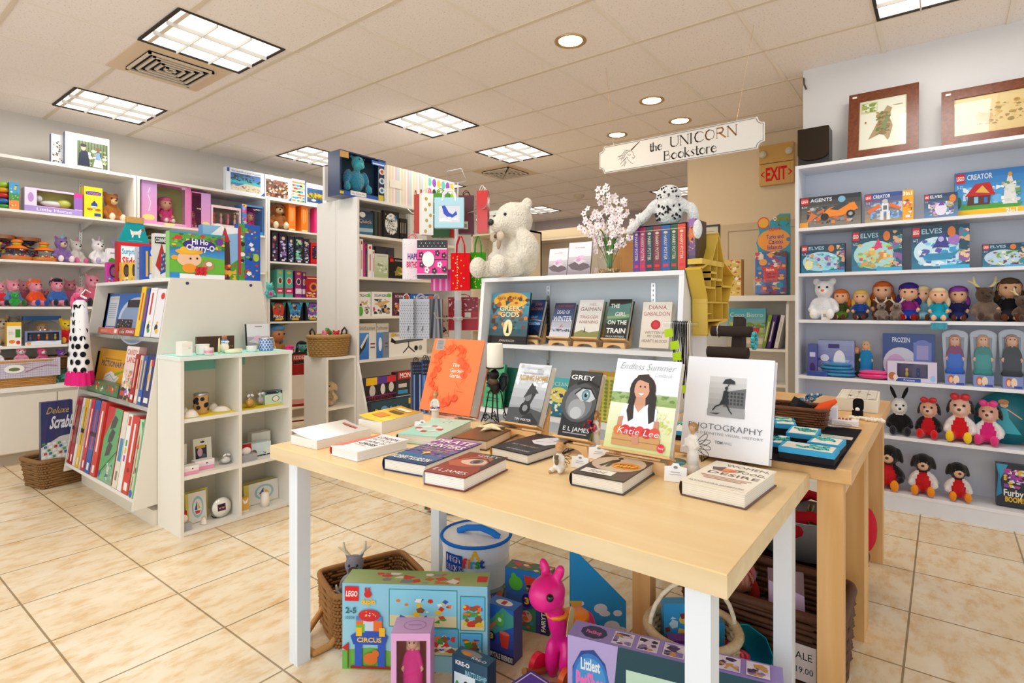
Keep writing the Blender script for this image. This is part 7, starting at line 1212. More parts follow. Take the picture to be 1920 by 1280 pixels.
window_box('large open-front carton holding a blue furry plush on top of the tall bookcase',('y',TY0,TB),637,723,291,'22365a','4a6478',blue,.16,.05,fw=(.03,.16,.03,.12),ops=[('r',0,0,1,.11,'2a5aa8'),('r',.22,.04,.34,.1,'e8e4dc'),('t','My Scare Pal',.39,.07,.035,'2a4a9a',dict(w=.28)),('r',.0,.84,.18,.14,'d8a860'),('r',.68,.84,.3,.1,'2a6ac0'),('r',.7,.86,.26,.03,'e8e4f0'),('r',.0,.03,.08,.06,'e8c820'),('r',.83,.03,.12,.13,'e0c840')]+[('e',.91,y,.07,.075,'f0ece8') for y in (.28,.5,.72)]+[('e',.91,y,.035,.045,c) for y,c in ((.28,'3a9ac0'),(.5,'2a8aa8'),(.72,'d8603a'))],name='plush_box',cat='toy box',film=0)
tb(2.135,726,803,319,'pastel striped box with blank white label on top of the tall bookcase',[('r',.036*i,0,.036,1,('f4efe6','e8c8c4','f0e8d0','c8dcd8','f4f0ea','e8dcb8','d0dce4','f0d4cc')[i*5 % 8]) for i in range(27)]+[('r',.05,.42,.28,.22,'efe8da')],'ece4d6',.12,.01,name='gift_box',cat='gift box')
t = pc(('y',TY0,TB),609,640,315,'pale framed panel leaning behind the plush carton on the bookcase top',[('r',0,0,1,1,'ece8e0'),('r',.22,.1,.8,.76,'d0c4ae')],'e4dfd6',.03,.33,'canvas_back','canvas')
pc(('y',TY1,TB),800,852,336,'white box with colourful polka dots behind the gift bags',[('r',0,0,1,1,'f0eeec')]+[('e',.1+.16*i,.15+.24*j,.07,.1,('e0287a','e8c030','2a2a2a','5ac0b0','8ac03a','8a3ab0')[(i*2+j*3) % 6],10) for i in range(6) for j in range(4)],'ece8e4',.1,.1,'gift_box','gift box')
# ================================================================ gift bag stand
gx0,gy0 = 2.72,2.55
t = thing('bag_stand','grey pole stand with wire arms full of gift bags','display stand',(gx0,gy0,0))
m = MB(); m.cyl((0,0,.03),(0,0,1.28),.024,'c8ccd2',n=16); m.cyl((0,0,1.28),(0,0,1.8),.022,'dcdcdc',n=16); m.build('pole','plastic',t); m = MB(); m.cyl((0,0,0),(0,0,.03),.22,'8a8a8c',n=28); m.build('base','metal',t)
m = MB(); m.tube([(0,0,1.8),(0,0,2.06)],.004,'e8e8e8'); m.tube([(-.03,.07,2.14),(-.03,-.06,2.14),(.0,-.075,2.06),(0,.075,2.06)],.003,'e4e4e4',5,True); m.build('sign_holder','plastic',t)
for z in (1.16,1.56,1.84):
    m = MB(); m.lathe([(.03,z-.012),(.034,z),(.03,z+.012)],(0,0,0),'d8d8d8',16); m.build('collar','plastic',t)
    for k in range(6):
        a = k*PI/3+.3; m = MB(); c,s = math.cos(a),math.sin(a); m.tube([(.03*c,.03*s,z),(.3*c,.3*s,z+.01),(.33*c,.33*s,z+.04)],.004,'e0e0e0'); m.build('wire_arm','metal',t)
def hang(label,u,vt,vb,wpx,off,ops,base,rz=None,d=.05,**k):
    """bag hung at distance off nearer the camera (or beyond) along the view line through the stand"""
    dd = 3.72+off; a,b = _dir(u); x,y = a*dd,b*dd; z0,z1 = zat(vb,x,y),zat(vt,x,y); w = wpx*dd/FPX
    return bag(label,(x,y,z0),YAW-PI/2 if rz is None else rz,w,z1-z0,d,ops,base,**k)
V = YAW-PI/2
hang('light blue gift bag with a dark blue bird on a silver panel',842,370,427,55,-.34,[('r',0,0,1,1,'a8d4e0'),('r',.12,.2,.74,.56,'b8c8d0'),('r',.15,.18,.72,.54,'d4d8de'),('p',[.25,.72,.36,.74,.5,.5,.62,.44,.74,.56,.78,.44,.62,.34,.46,.34,.32,.46],'2a4ab8'),('b',171,16,.16,.2,.66,.16,['f0f2f6','e0e4ea'],.04,.08)],'a8d4e0',handle='f0eeea',rope=.006,hl=.05)
hang('white gift bag with gold dots at the left of the top tier',802,362,440,22,-.3,[('r',0,0,1,1,'f2f0ea')]+[('e',(.3,.7,.4,.75,.3,.65,.35)[i],.08+.13*i,.13,.045,'c8a038',12) for i in range(7)],'f0eee8',rz=V+.5,side='e8e4dc',handle='d8d4cc',hl=.03)
hang('rust red gift bag edge behind the gold-dotted bag',790,364,436,8,-.2,[],'a83a2c',rz=V+1.0,handle='a83a2c',hl=.03)
hang('dark green gift bag behind the light blue one',826,362,444,34,.0,[('r',0,.86,1,.14,'4a9a2a'),('r',0,0,1,.84,'2a5a34')],'2a5a34',handle='4a9a2a',hl=.03)
hang('red gift bag with silver swirl behind the bird bag',838,380,445,26,.06,[('r',0,0,1,1,'c82a24'),('b',172,14,.2,.1,.6,.3,['e0c8c8','d8d4d4'],.05,.15)],'c82a24',handle='c82a24',hl=.03)
hang('maroon gift bag with small tag right of the pole',874,366,438,29,-.1,[('r',0,0,1,1,'5a2630'),('r',.32,.12,.3,.2,'c8c0b4'),('r',.38,.16,.18,.1,'8a8074')],'5a2630',handle='5a2630',hl=.03)
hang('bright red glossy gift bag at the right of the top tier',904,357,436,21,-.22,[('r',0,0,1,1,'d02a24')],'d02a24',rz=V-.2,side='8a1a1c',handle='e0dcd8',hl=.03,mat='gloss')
fl = lambda x,y,c,s: [('e',x+s*math.cos(a),y+s*math.sin(a),s*.62,s*.62,c,8) for a in [i*1.257 for i in range(5)]]+[('e',x,y,s*.3,s*.3,'f0ece8' if c == '1c1a1e' else '1c1a1e',8)]
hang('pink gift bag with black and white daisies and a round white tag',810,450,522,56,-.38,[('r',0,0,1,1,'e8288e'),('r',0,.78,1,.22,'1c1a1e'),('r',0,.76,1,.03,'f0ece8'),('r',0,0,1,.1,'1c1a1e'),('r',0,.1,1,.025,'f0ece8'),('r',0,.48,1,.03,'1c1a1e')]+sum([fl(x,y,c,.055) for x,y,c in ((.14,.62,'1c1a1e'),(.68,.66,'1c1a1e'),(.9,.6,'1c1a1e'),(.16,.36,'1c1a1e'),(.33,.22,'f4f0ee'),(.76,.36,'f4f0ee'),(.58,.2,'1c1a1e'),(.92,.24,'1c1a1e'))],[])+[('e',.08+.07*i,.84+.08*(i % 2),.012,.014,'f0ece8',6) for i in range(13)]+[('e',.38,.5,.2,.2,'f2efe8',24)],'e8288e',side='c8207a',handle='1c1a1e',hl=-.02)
hang('white birthday gift bag with coloured dots left of the pink daisy bag',775,448,524,36,-.3,[('r',0,0,1,1,'f0eef0'),('b',173,40,0,0,1,.4,['3a9ad0','e8507a','e8b030','6ab848'],.015,.03),('b',174,20,0,.66,1,.3,['3a9ad0','e8507a','e8b030','6ab848'],.015,.03),('t','HAPPY',.55,.5,.14,'6a3a9a',dict(w=.7,bold=.03)),('t','BIRTHDAY',.55,.3,.14,'d8307a',dict(w=.8,bold=.03))],'eceaf0',rz=V+.35,handle='e8507a',hl=.03)
hang('pink striped gift bag below the daisy bag',827,505,545,38,-.2,[('r',0,0,1,1,'e03aa0')]+[('r',x,0,.09,1,'f4b8dc') for x in (.12,.42,.72)],'e03aa0',handle=None)
sq = lambda pal,sd: sum([[('r',.32,.04+.07*i,.05,.035,pal[i % 3]),('r',.1+.7*((i*7+sd) % 5)/5,.03+.068*i,.055,.035,pal[(i+1) % 3])] for i in range(13)],[])
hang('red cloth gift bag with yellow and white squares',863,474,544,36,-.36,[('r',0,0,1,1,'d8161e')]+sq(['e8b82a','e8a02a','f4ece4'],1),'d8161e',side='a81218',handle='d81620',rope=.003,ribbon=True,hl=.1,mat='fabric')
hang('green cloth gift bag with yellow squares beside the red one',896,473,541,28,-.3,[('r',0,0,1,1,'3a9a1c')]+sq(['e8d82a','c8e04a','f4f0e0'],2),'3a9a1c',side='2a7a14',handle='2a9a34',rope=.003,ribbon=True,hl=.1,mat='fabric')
for i,(u,rz,lab) in enumerate(((762,V+.2,'silver gift bag with tiny black dots, left of two on the lower tier'),(788,V,'silver gift bag with tiny black dots, right of two on the lower tier'))):
    hang(lab,u,560,635,(26,34)[i],-.3+.06*i,[('r',0,0,1,1,'b4b6bc'),('r',0,.38,1,.012,'8a8c92')]+[('e',.08+.14*a+.07*(b % 2),.04+.066*b,.018,.014,'2a2a30',6) for a in range(7) for b in range(14)]+[('l',[.6,.2,.66,.32],.02,'1c1c20')],'b0b2b8',rz=rz,handle='c8c8cc',hl=.03,mat='gloss')
hang('black and silver narrow gift bags hanging edge-on beside the dotted silver ones',818,560,634,22,-.2,[('r',0,0,1,1,'8a8a90'),('p',[0,0,.2,0,.4,1,.2,1],'1c1c20'),('p',[1,0,.8,0,.6,1,.8,1],'1c1c20'),('p',[.4,0,.6,0,.5,.9],'5a5a60')],'6a6a70',handle='c8c8cc',hl=.03)
hang('crimson gift bag with white scrollwork and a small label behind the pole',868,557,619,56,.14,[('r',0,0,1,1,'a8122c'),('r',0,.56,1,.44,'8a1226'),('b',175,40,0,.58,1,.4,['e0c8c8','d0a8b0'],.015,.05),('r',.56,.38,.2,.16,'e0dcd4')],'a8122c',handle='a8122c',hl=.02)
hang('tan and black patterned gift bag beside the crimson one',833,560,632,14,.0,[('r',0,0,1,1,'c8a890'),('b',176,40,0,0,1,.6,['1c1816','3a302a','d8b8a0'],.06,.2)],'b89880',handle=None)
for i,(u,vt,vb,w,c,lab) in enumerate(((782,680,780,18,'25355c','navy striped gift bag low on the stand, beside the money game'),(800,676,800,16,'3a6aa8','blue striped gift bag low on the stand, behind the orange book'))):
    hang(lab,u,vt,vb,w,-.32,[('r',0,0,1,1,c),('r',0,.78,1,.22,'1c2030')]+[('r',.15+.3*j,0,.1,.78,('8ab0d8','1c2a4c','c8d4e0')[j]) for j in range(3)]+[('e',.1+.2*a,.82+.06*b,.03,.015,'8a9ab8',6) for a in range(5) for b in range(3)],c,rz=V+.4,handle='2a2a30',hl=.03)
p = onz(816,978,.0); bag('green and red striped gift bag standing low behind the table leg',(p.x+.1,p.y+.05,.02),V-.3,.22,.3,.08,[('r',.09*i,0,.09,1,('3a5a2a','a83a2c','d8d0a8','2a3a24')[i % 4]) for i in range(11)]+[('r',.99,0,.01,1,'3a5a2a')],'4a6a34',handle='4a6a34')
# ================================================================ toy shelf on the right wall
def RS(z): return ('x',RX,z+.001,(RY0+.022,RY1-.022))
def rb(z,u0,u1,v,label,ops,side='1c2c4c',d=.05,inset=.04,**k): return pc(RS(z),u0,u1,v,label,ops,side,d,inset,**k)
def lego(sub,sky,seed,pal,main,extra=(),age='7-12',sc='e8ecf4'): return [('g',0,0,1,1,main,sky),('b',seed,90,.12,.1,.76,.56,pal,.03,.1),('r',.02,.76,.13,.21,'d8141e'),('t','LEGO',.085,.82,.09,'f8f4ec',dict(w=.11,bold=.03)),('t',sub,.36,.82,.11,sc,dict(w=.36,bold=.02)),('t',age,.075,.64,.07,'f0f0f0',dict(w=.08))]+list(extra)
rb(1.76,1500,1614,366,'brick set box with an orange racing car at the left of the top toy shelf',lego('AGENTS','1a2430',201,['e8882a','5a6068','2a2e34','c0c4c8','d86a1e','8a9098','3a4048'],'8a8274',[('p',[.3,.3,.5,.6,.9,.72,.96,.5,.7,.32],'ee8a1e'),('p',[.5,.55,.7,.72,.82,.68,.64,.5],'3a4450'),('e',.42,.32,.07,.12,'24282c',12),('e',.84,.36,.07,.12,'24282c',12),('e',.84,.36,.035,.06,'a8acb0',10),('e',.7,.84,.06,.1,'7ab8d8'),('p',[.1,.1,.3,.36,.2,.5],'d8783a'),('r',0,0,.14,.18,'e8a01e')],'8-14'),left='14181e')
rb(1.76,1621,1713,360,'brick set box with a white robot and orange wings on the top toy shelf',lego('CREATOR','1c4a9a',202,['8ab0d8','b8cce0','5a86c0'],'b0986a',[('r',.78,0,.22,1,'eea81e'),('t','3in1',.88,.84,.11,'fff',dict(w=.18,bold=.03)),('p',[.06,.42,.3,.64,.34,.52,.1,.32],'e8702a'),('p',[.76,.46,.54,.64,.5,.52,.74,.4],'e8702a'),('r',.36,.36,.14,.28,'e8eaec'),('e',.43,.7,.06,.08,'c0c4c8'),('r',.33,.08,.07,.3,'e4e6e8'),('r',.46,.08,.07,.3,'e4e6e8'),('r',.39,.42,.08,.14,'6a7078'),('b',203,16,.8,.1,.18,.6,['e4e6e8','e8702a','5a6068'],.04,.1)]),left='b8862a')
rb(1.76,1733,1796,362,'pastel fairy house brick set box on the top toy shelf',lego('ELVES','2a3a5a',204,['8ac8e0','d8a0c8','6a4a9a','e8e4f0','4ab0b8','d8a84a'],'6a8ab0',[('e',.5,.36,.18,.26,'e4dcec'),('p',[.42,.5,.62,.5,.52,.72],'6a4aa0'),('e',.85,.75,.1,.16,'d8843a')]),left='3a2a5a')
rb(1.76,1790,1925,318,'large brick set box with a red-roofed log cabin and lighthouse',lego('CREATOR','2a7ac8',205,['4a9ad8','8ac0e8','e4eef4','6ab0e0'],'5ab0e0',[('r',0,0,1,.17,'f0c01e'),('p',[.1,.17,.9,.17,.95,.26,.1,.3],'4a9a3a'),('p',[.18,.26,.5,.26,.52,.5,.2,.5],'5a2f1e'),('p',[.15,.46,.3,.72,.5,.74,.58,.46],'c01e22'),('p',[.3,.54,.4,.68,.5,.5],'e0b04a'),('r',.28,.3,.06,.14,'8ac0e0'),('r',.42,.3,.05,.12,'3a6ac0'),('p',[.68,.24,.88,.24,.84,.6,.8,.84,.75,.84,.7,.5],'dfe0da'),('e',.78,.86,.03,.05,'d89a3a'),('b',206,22,.66,.22,.26,.5,['d0d4cc','f0f0ea','6a9a5a','a8aca4'],.03,.06),('e',.06,.34,.04,.12,'2a6a3a'),('t','3in1',.8,.02,.12,'f8f4f0',dict(w=.16,bold=.03))],'8-12'),d=.07,inset=.14,left='2a5a9a')
EP = ['7ad0e0','e8f0f4','d8a0c8','e8a04a','4a9ac8','8a5ab0','6ac0a0']
el = lambda seed,pal,col,ex: lego('ELVES','12384c',seed,pal,'2a7a9a',[('e',.46,.4,.42,.34,col,22),('b',seed+50,60,.12,.08,.7,.6,pal,.03,.09)]+ex+[('e',.7,.84,.07,.12,'d8742a',12),('b',seed+99,30,.82,.1,.18,.86,['1a4a5a','d8a880','8a5a9a','2a8a9a','e8c8a0'],.05,.12),('r',.5,.0,.5,.09,'3aa8d0')],'6-12','a8c8dc')
rb(1.459,1502,1584,458,'small icy blue fairy brick set box at the left of the second toy shelf',el(211,EP+['c8dce8'],'a8dcea',[('e',.18,.28,.1,.16,'e8e8b0')]))
rb(1.459,1597,1692,431,'fairy brick set box with a pink-roofed orange house on the second toy shelf',el(212,['e8a03a','8ab848','d8504a','e8c86a','5ab0c8','b8d88a'],'a8d8d8',[('p',[.44,.56,.62,.56,.54,.8],'d83a7a'),('b',219,20,.3,.2,.4,.36,['e8b84a','d88a3a','f0d890'],.04,.08)]))
rb(1.459,1709,1818,422,'largest fairy brick set box with a blue sailing ship on the second toy shelf',el(213,['7ad0ec','e8f4f8','3a9ad0','b8dce8','5a5ab0'],'c8e8f4',[('p',[.38,.5,.5,.8,.58,.82,.66,.48],'3a3a8a'),('e',.52,.68,.05,.06,'b8b8e8'),('p',[.2,.28,.36,.2,.7,.22,.84,.42,.7,.36,.3,.36],'2a8ab8'),('e',.74,.66,.1,.12,'a070c0')]))
rb(1.459,1842,1925,456,'small green meadow fairy brick set box at the right of the second toy shelf',el(214,['7ab83a','a8d05a','8a3a6a','e8e8c8','4a8a3a','6a2a5a'],'b8d0e8',[]))
# plush row
def rs(z,u,v,label,kind='soft',inset=.11,yaw=0,h=None,**k):
    x = RX+inset; p = Vector((x,ya(u,x),z+.001)); h = h or (zat(v,p.x,p.y)-p.z)*1.13
    return soft(label,k.pop('cat','plush toy'),p,-PI/2+yaw,h,**k) if kind == 'soft' else doll(label,p,-PI/2+yaw,h,**k)
z = 1.152
rs(z,1546,524,'tall white plush bear with an orange nose at the left of the plush row',body='eeeef0',muzzle='f4f4f6',feet='f4f4f4',ears='round',nosec='ee6a1e',spots=1)
p = Vector((RX+.012,ya(1548,RX+.012),z+.001)); carton('price_tag','tag','white barcode tag hanging at the feet of the white plush',p,-PI/2,.05,.055,.002,[('r',0,0,1,1,'ece8e2')]+[('r',.2+.07*i,.3,.03,.4,'4a4a4a') for i in range(9)],'ece8e2')
D = dict(kind='doll',name='cloth_doll',cat='doll')
rs(z,1577,545,'ginger rag doll in dark green dress beside the white plush',hair='c8642a',dress='3a4a1e',skirt='4a6a22',skin='e8b08c',**D)
rs(z,1614,546,'blond rag doll in blue and grey, right of the ginger one in green',hair='d8b85a',dress='2a4a9a',skirt='26324a',skin='ecb894',**D)
rs(z,1655,531,'tall ginger rag doll with hair buns behind two small reindeer',inset=.17,hair='c8602a',dress='6a4a3a',skin='ecb894',**D)
for u,lab,yw in ((1652,'small grey plush reindeer, left of the pair',.3),(1682,'small grey plush reindeer, right of the pair',-.1)): rs(z,u,566,lab,inset=.05,yaw=yw,body='8a7a70',muzzle='5a4a42',feet='5a463c',antler='e0d4b8',ears='point')
rs(z,1704,535,'rag doll in purple hooded cape and blue skirt',hair='3a2a7a',cap='3f2f86',dress='8a2a7a',skirt='1f3a9a',skin='ecb894',shoes='8a1a1e',**D)
rs(z,1730,539,'pale blond rag doll at the back in light blue',inset=.15,hair='e0cca0',dress='7ab8d0',skin='ecc0a0',**D)
rs(z,1760,542,'blond rag doll in turquoise dress hanging over the plush shelf edge',inset=.07,hair='dcc8a0',dress='1f9ab0',skirt='1f9ab8',skin='ecb894',shoes='ecb894',**D)
x = RX-.004; m = MB(); N = 16; y0,y1 = ya(1745,x),ya(1776,x); zz0,zz1 = zat(621,x,y0),z-.01
m.add([(x+.003*math.sin(i*2)-.004,y0+(y1-y0)*i/N,zz1) for i in range(N+1)]+[(x+.004*math.sin(i*2+1)-.008,y0+(y1-y0)*i/N+.003*math.sin(i),zz0+.02*abs(math.sin(i*1.3))) for i in range(N+1)],[(i,i+1,N+2+i,N+1+i) for i in range(N)],'1f98ac',True); tag(m.build('doll_skirt','satin'),'sheer turquoise hem trailing below the plush shelf','cloth')
rs(z,1797,541,'rag doll in purple hood and navy skirt, left of the big reindeer',inset=.14,hair='8a4aa0',cap='7a3a98',dress='2a2a5a',skirt='26306a',skin='ecb894',**D)
rs(z,1846,536,'large brown plush reindeer with cream antlers',inset=.1,yaw=.2,body='7a6656',head='5a4434',muzzle='4a3628',feet='4a3226',antler='ddd4a0',ears='point')
rs(z,1893,525,'tall plush boy doll in black coat at the back right of the plush row',kind='doll',inset=.12,hair='4a3a28',dress='1c1a1e',skirt='24222a',skin='d8a884',name='cloth_doll',cat='doll')
rs(z,1917,552,'dark brown plush reindeer cut by the right picture edge',inset=.06,yaw=.3,body='5a4636',muzzle='3f2f24',feet='4a3628',antler='ddd4a0',ears='point')
# boxed dolls shelf
z = .782; FP = ['5a6ab0','8a9ad0','a8b8e0','4a4a8a','c8d0f0','6a8ac0']
rb(z,1515,1532,645,'narrow purple box at the left of the boxed doll shelf',[('g',0,0,1,1,'5a4a9a','4a5a9a'),('e',.5,.25,.3,.16,'3a2a6a'),('r',.2,.6,.6,.14,'c8c8e8')],'4a3f8a',.08)
rb(z,1533,1602,638,'lilac blue craft set box behind the folded turquoise bags',[('g',0,0,1,1,'5a6ab0','9aa4d0'),('b',221,40,0,0,1,.5,FP,.05,.14),('e',.2,.5,.12,.1,'dfe4f4'),('e',.3,.3,.12,.1,'e8d0dc'),('e',.6,.45,.16,.28,'eceef6'),('r',.3,.78,.3,.12,'3a3a7a')],'6a6ab0',.06,.08)
rb(z,1655,1753,626,'wide blue violet box with white title and arched window on the boxed doll shelf',[('g',0,0,1,1,'3a4a8a','34508f'),('e',.35,.35,.34,.36,'c8c8d8',22),('e',.26,.3,.2,.26,'c8a0c8',20),('b',222,20,.4,.1,.3,.4,['d8d8c8','b8c0d8','e4e4d8'],.06,.14),('t','FROZEN',.36,.82,.1,'dfe6f4',dict(w=.34,bold=.01)),('r',.6,.42,.34,.4,'6a7ac0'),('e',.77,.72,.17,.16,'6a7ac0'),('r',.66,.46,.22,.3,'9a94c8'),('r',.65,.1,.3,.03,'c8d0ec')],'34427e',.05,.10)
def four(t,w,h,d,l,r,b): tiny(4,['4a3a34','c8b040','2a3a7a','e4e8ec'],0,.5)(t,w,h,d,l,r,b)
window_box('pale window box of four little figurines in front of the violet box',RS(z),1664,1757,678,'d0c8e0','6a5a8a',four,.06,.03,fw=(.2,.18,.1,.2),ops=[('r',.18,0,.5,.17,'2a4a9a'),('t','Frozen',.45,.03,.1,'e8f0fc',dict(w=.22)),('e',.1,.25,.08,.2,'b8683a'),('e',.17,.2,.05,.14,'ecd4c0'),('e',.92,.2,.05,.16,'9ac0e8')],name='figurine_box',cat='toy box')
def capsule(u0,u1,v,label,hair,dress,skirt):
    p,w,rz = spot(RS(z),u0,u1,.02); h = zat(v,p.x,p.y)-z; t = thing('doll_box',label,'doll box',p,rz); N = 14
    P = [(-w*.38,0),(w*.38,0),(w*.5,h*.9)]+[(w*.5*math.cos(PI*i/10),h*.9+h*.1*math.sin(PI*i/10)) for i in range(1,10)]+[(-w*.5,h*.9)]
    m = MB(); m.prism([(a,.09,b) for a,b in P],(0,0,0),(0,.006,0),'b8bccc'); m.prism([(a*1.0,.088,b) for a,b in ((-w*.3,h*.2),(w*.3,h*.2),(w*.36,h*.86),(-w*.36,h*.86))],(0,0,0),(0,.002,0),'6a7488'); m.box(-w*.38,0,0,w*.38,.09,.006,'8a94c0'); m.build('back_card','gloss',t)
    doll('',(0,0,0),0,h*.84,'dca888',hair,dress,skirt,sit=0,parent=t); [q for q in t.children if q.name.split('.')[0] == 'doll'][-1].location = (0,.05,h*.08)
    m = MB(); V = [(a,.0,b) for a,b in P]; U = [(a,.088,b) for a,b in P]; n = len(P); m.add(V+U,[range(n)]+[(i,(i+1) % n,n+(i+1) % n,n+i) for i in range(n)],'fff'); m.build('bubble','clear',t)
    m = MB(); m.box(-w*.38,-.002,0,w*.38,-.0005,h*.2,'7a8ac4'); m.art((-w*.38,-.002,0),(w*.76,0,0),(0,0,h*.2),[('e',.3,.5,.16,.4,'b8582a'),('e',.3,.45,.1,.28,'e8b898'),('e',.56,.5,.15,.4,'e0d8c0'),('e',.56,.45,.1,.28,'ecc8b0'),('r',.55,.04,.4,.18,'2a3a9a')]); m.build('front_label','print',t)
capsule(1766,1816,619,'clear doll capsule with auburn doll in blue skirt','b0582a','7a2a5a','1f5ac0'); capsule(1819,1870,619,'clear shiny capsule with doll in teal green gown','c88a4a','2a7a7a','2f8a88'); capsule(1874,1925,618,'clear capsule with male doll in black tunic and red sash','8a5a2a','26242c','2a2830')
p = Vector((RX+.07,ya(1570,RX+.07),z+.001)); t = thing('folded_bags','stack of shiny turquoise pouches on the boxed doll shelf','pouch',p,-PI/2)
for i in range(4): m = MB(); m.ell((.008*math.sin(i*2),0,.016+.021*i),(.105-.006*i,.06,.015),'1f7ab0' if i % 2 else '2a90c4',None,20,8); m.build('pouch','satin',t)
p = Vector((RX+.06,ya(1639,RX+.06),z+.001)); m = MB(); m.ell((0,0,.02),(.09,.05,.02),'e02a7a',None,20,8); m.ell((0,0,.042),(.084,.048,.014),'e83a88',None,20,8); o = m.build('pouch','satin',None,p,(0,0,-PI/2)); tag(o,'shiny hot pink pouch lying on the boxed doll shelf','pouch')
rs(z,1624,646,'blond doll in blue gown leaning on the boxed doll shelf',kind='doll',inset=.12,hair='e0cc98',dress='2a8ac0',skirt='2a86c0',skin='ecb894',sit=0,name='doll',cat='doll'); rs(z,1605,654,'small red-haired doll beside the blond doll in the blue gown',kind='doll',inset=.13,hair='c8682a',dress='3a4a3a',skin='ecb894',sit=0,name='doll',cat='doll')
m = MB(); p = Vector((RX+.04,ya(1533,RX+.04),z+.001)); m.rbox(-.06,-.03,0,.06,.03,.03,'2a4a9a',.01); tag(m.build('pouch','satin',None,p,(0,0,-PI/2)),'flat blue pouch at the left end of the boxed doll shelf','pouch')
# lower two shelves: big plush
z = .449; bk = '1a181a'
rs(z,1526,742,'black plush head glimpsed at the left behind the jewellery',inset=.15,h=.2,body=bk,muzzle='3a3638'); rs(z,1556,742,'rosy pink plush glimpsed behind the jewellery basket',inset=.1,h=.19,body='c86a90',muzzle='d88aa8')
rs(z,1686,738,'black plush rabbit with long ears and white face on the lower toy shelf',inset=.11,h=.255,slim=.85,body=bk,head='f0ece8',muzzle='f4f0ec',feet='22202a',ears='long',earc=bk,arm=bk,yaw=.1)
rs(z,1742,755,'plush bear in red polka dot dress and red bow with red feet',inset=.1,h=.26,slim=.8,body='c81624',head='e0aa90',arm=bk,muzzle='ecc0a8',feet='d8141c',ears='floppy',earc=bk,bow='c81624',yaw=-.1)
rs(z,1801,742,'larger plush bear with spotted red bow and yellow feet',inset=.1,h=.3,slim=.8,body='d81a24',head='e8bca4',muzzle='f0ccb8',arm='ece8e4',feet='f4cc1a',ears='floppy',earc=bk,bow='d02030',yaw=-.1)
rs(z,1855,755,'plush bear in pink dress and pink bow',inset=.1,h=.27,slim=.8,body='e02a80',head='e0a890',muzzle='ecbca8',arm='ece8e8',feet='e0347f',ears='floppy',earc=bk,bow='e83a90',yaw=-.2)
p = Vector((RX+.16,ya(1889,RX+.16),z+.001)); t = thing('display_board','teal disc board with a dancing girl in turquoise dress on the lower toy shelf','board',p,-PI/2); m = MB(); R_ = Euler((PI/2,0,0)).to_matrix(); m.lathe([(0,0),(.15,0),(.15,.01),(0,.01)],(0,0,.151),'1f7a88',36,R_); m.art((-.15,-.0102,0),(.3,0,0),(0,0,.3),[('e',.45,.74,.06,.05,'e8b898'),('e',.44,.8,.08,.05,'c88a4a'),('p',[.4,.68,.5,.68,.52,.5,.7,.2,.2,.2,.38,.5],'3ab8c8'),('l',[.5,.66,.7,.5],.02,'e8b898')],.001); m.build('disc','print',t)
z = .107
for u,h,lab,yw in ((1668,.31,'black plush dog in red shirt with orange feet, largest on the lowest shelf',-.1),(1731,.28,'black plush dog in red shorts with orange feet, middle of three on the lowest shelf',0),(1795,.25,'black plush dog with floppy ears and orange feet, right of three on the lowest shelf',.15)):
    rs(z,u,0,lab,inset=.1,h=h,yaw=yw,body='c8161e',head=bk,muzzle='e8b898',arm='e8e4e0' if h < .3 else bk,feet='f0920f',belly='d01a22',ears='floppy',earc=bk,shirt='c8161e',slim=.82)
pc(('x',RX,z),1868,1925,874,'black toy box with teal corner and lettering leaning on the lowest toy shelf',[('r',0,0,1,1,'1a1e28'),('p',[0,1,.4,1,.12,.6],'2a9ac0'),('p',[0,.2,.1,.9,.2,.3],'1f7aa8'),('b',231,40,.25,.45,.7,.45,['c03a9a','e8c82a','8a3ab0','5a2a7a','e8e4f0'],.06,.15),('t','Furby',.58,.26,.15,'f2f2f4',dict(w=.66,bold=.02)),('t','BOOM!',.6,.12,.12,'f0c02a',dict(w=.6,bold=.03))],'14161e',.08,.08,tilt=.06)
# framed maps and speaker on top
zt = 2.182
def fmap(u0,u1,v1,label,seed,ops):
    x = 4.2; y0,y1 = ya(u0,x),ya(u1,x); w = y0-y1; h = zat(v1,x+.08,(y0+y1)/2)-zt; t = thing('framed_map',label,'picture',(x,(y0+y1)/2,zt),-PI/2); G = []
    e = .062
    for nm_,b in (('frame_side',(-w/2,0,0,-w/2+e,.02,h)),('frame_side',(w/2-e,0,0,w/2,.02,h)),('frame_rail',(-w/2+e,0,0,w/2-e,.02,e)),('frame_rail',(-w/2+e,0,h-e,w/2-e,.02,h))): m = MB(); m.box(*b,'fff'); G.append(m.build(nm_,'mahogany',t))
    m = MB(); m.box(-w/2+e,.008,e,w/2-e,.012,h-e,'e8dcb8'); m.art((-w/2+e,.008,e),(w-2*e,0,0),(0,0,h-2*e),ops); G.append(m.build('map_sheet','print',t)); m = MB(); m.box(-w/2+e,.003,e,w/2-e,.0045,h-e,'fff'); G.append(m.build('glass','clear',t))
    m = MB(); m.box(-w/2+.02,-.001,h-.03,-w/2+.045,0,h-.018,'f0eeea'); G.append(m.build('price_sticker','matte',t))
    for o in G: o.rotation_euler = (-.24,0,0)
isl = ['8a7a4a','a88a5a','6a7a4a','b89a6a','7a6a3a','9a6a4a']
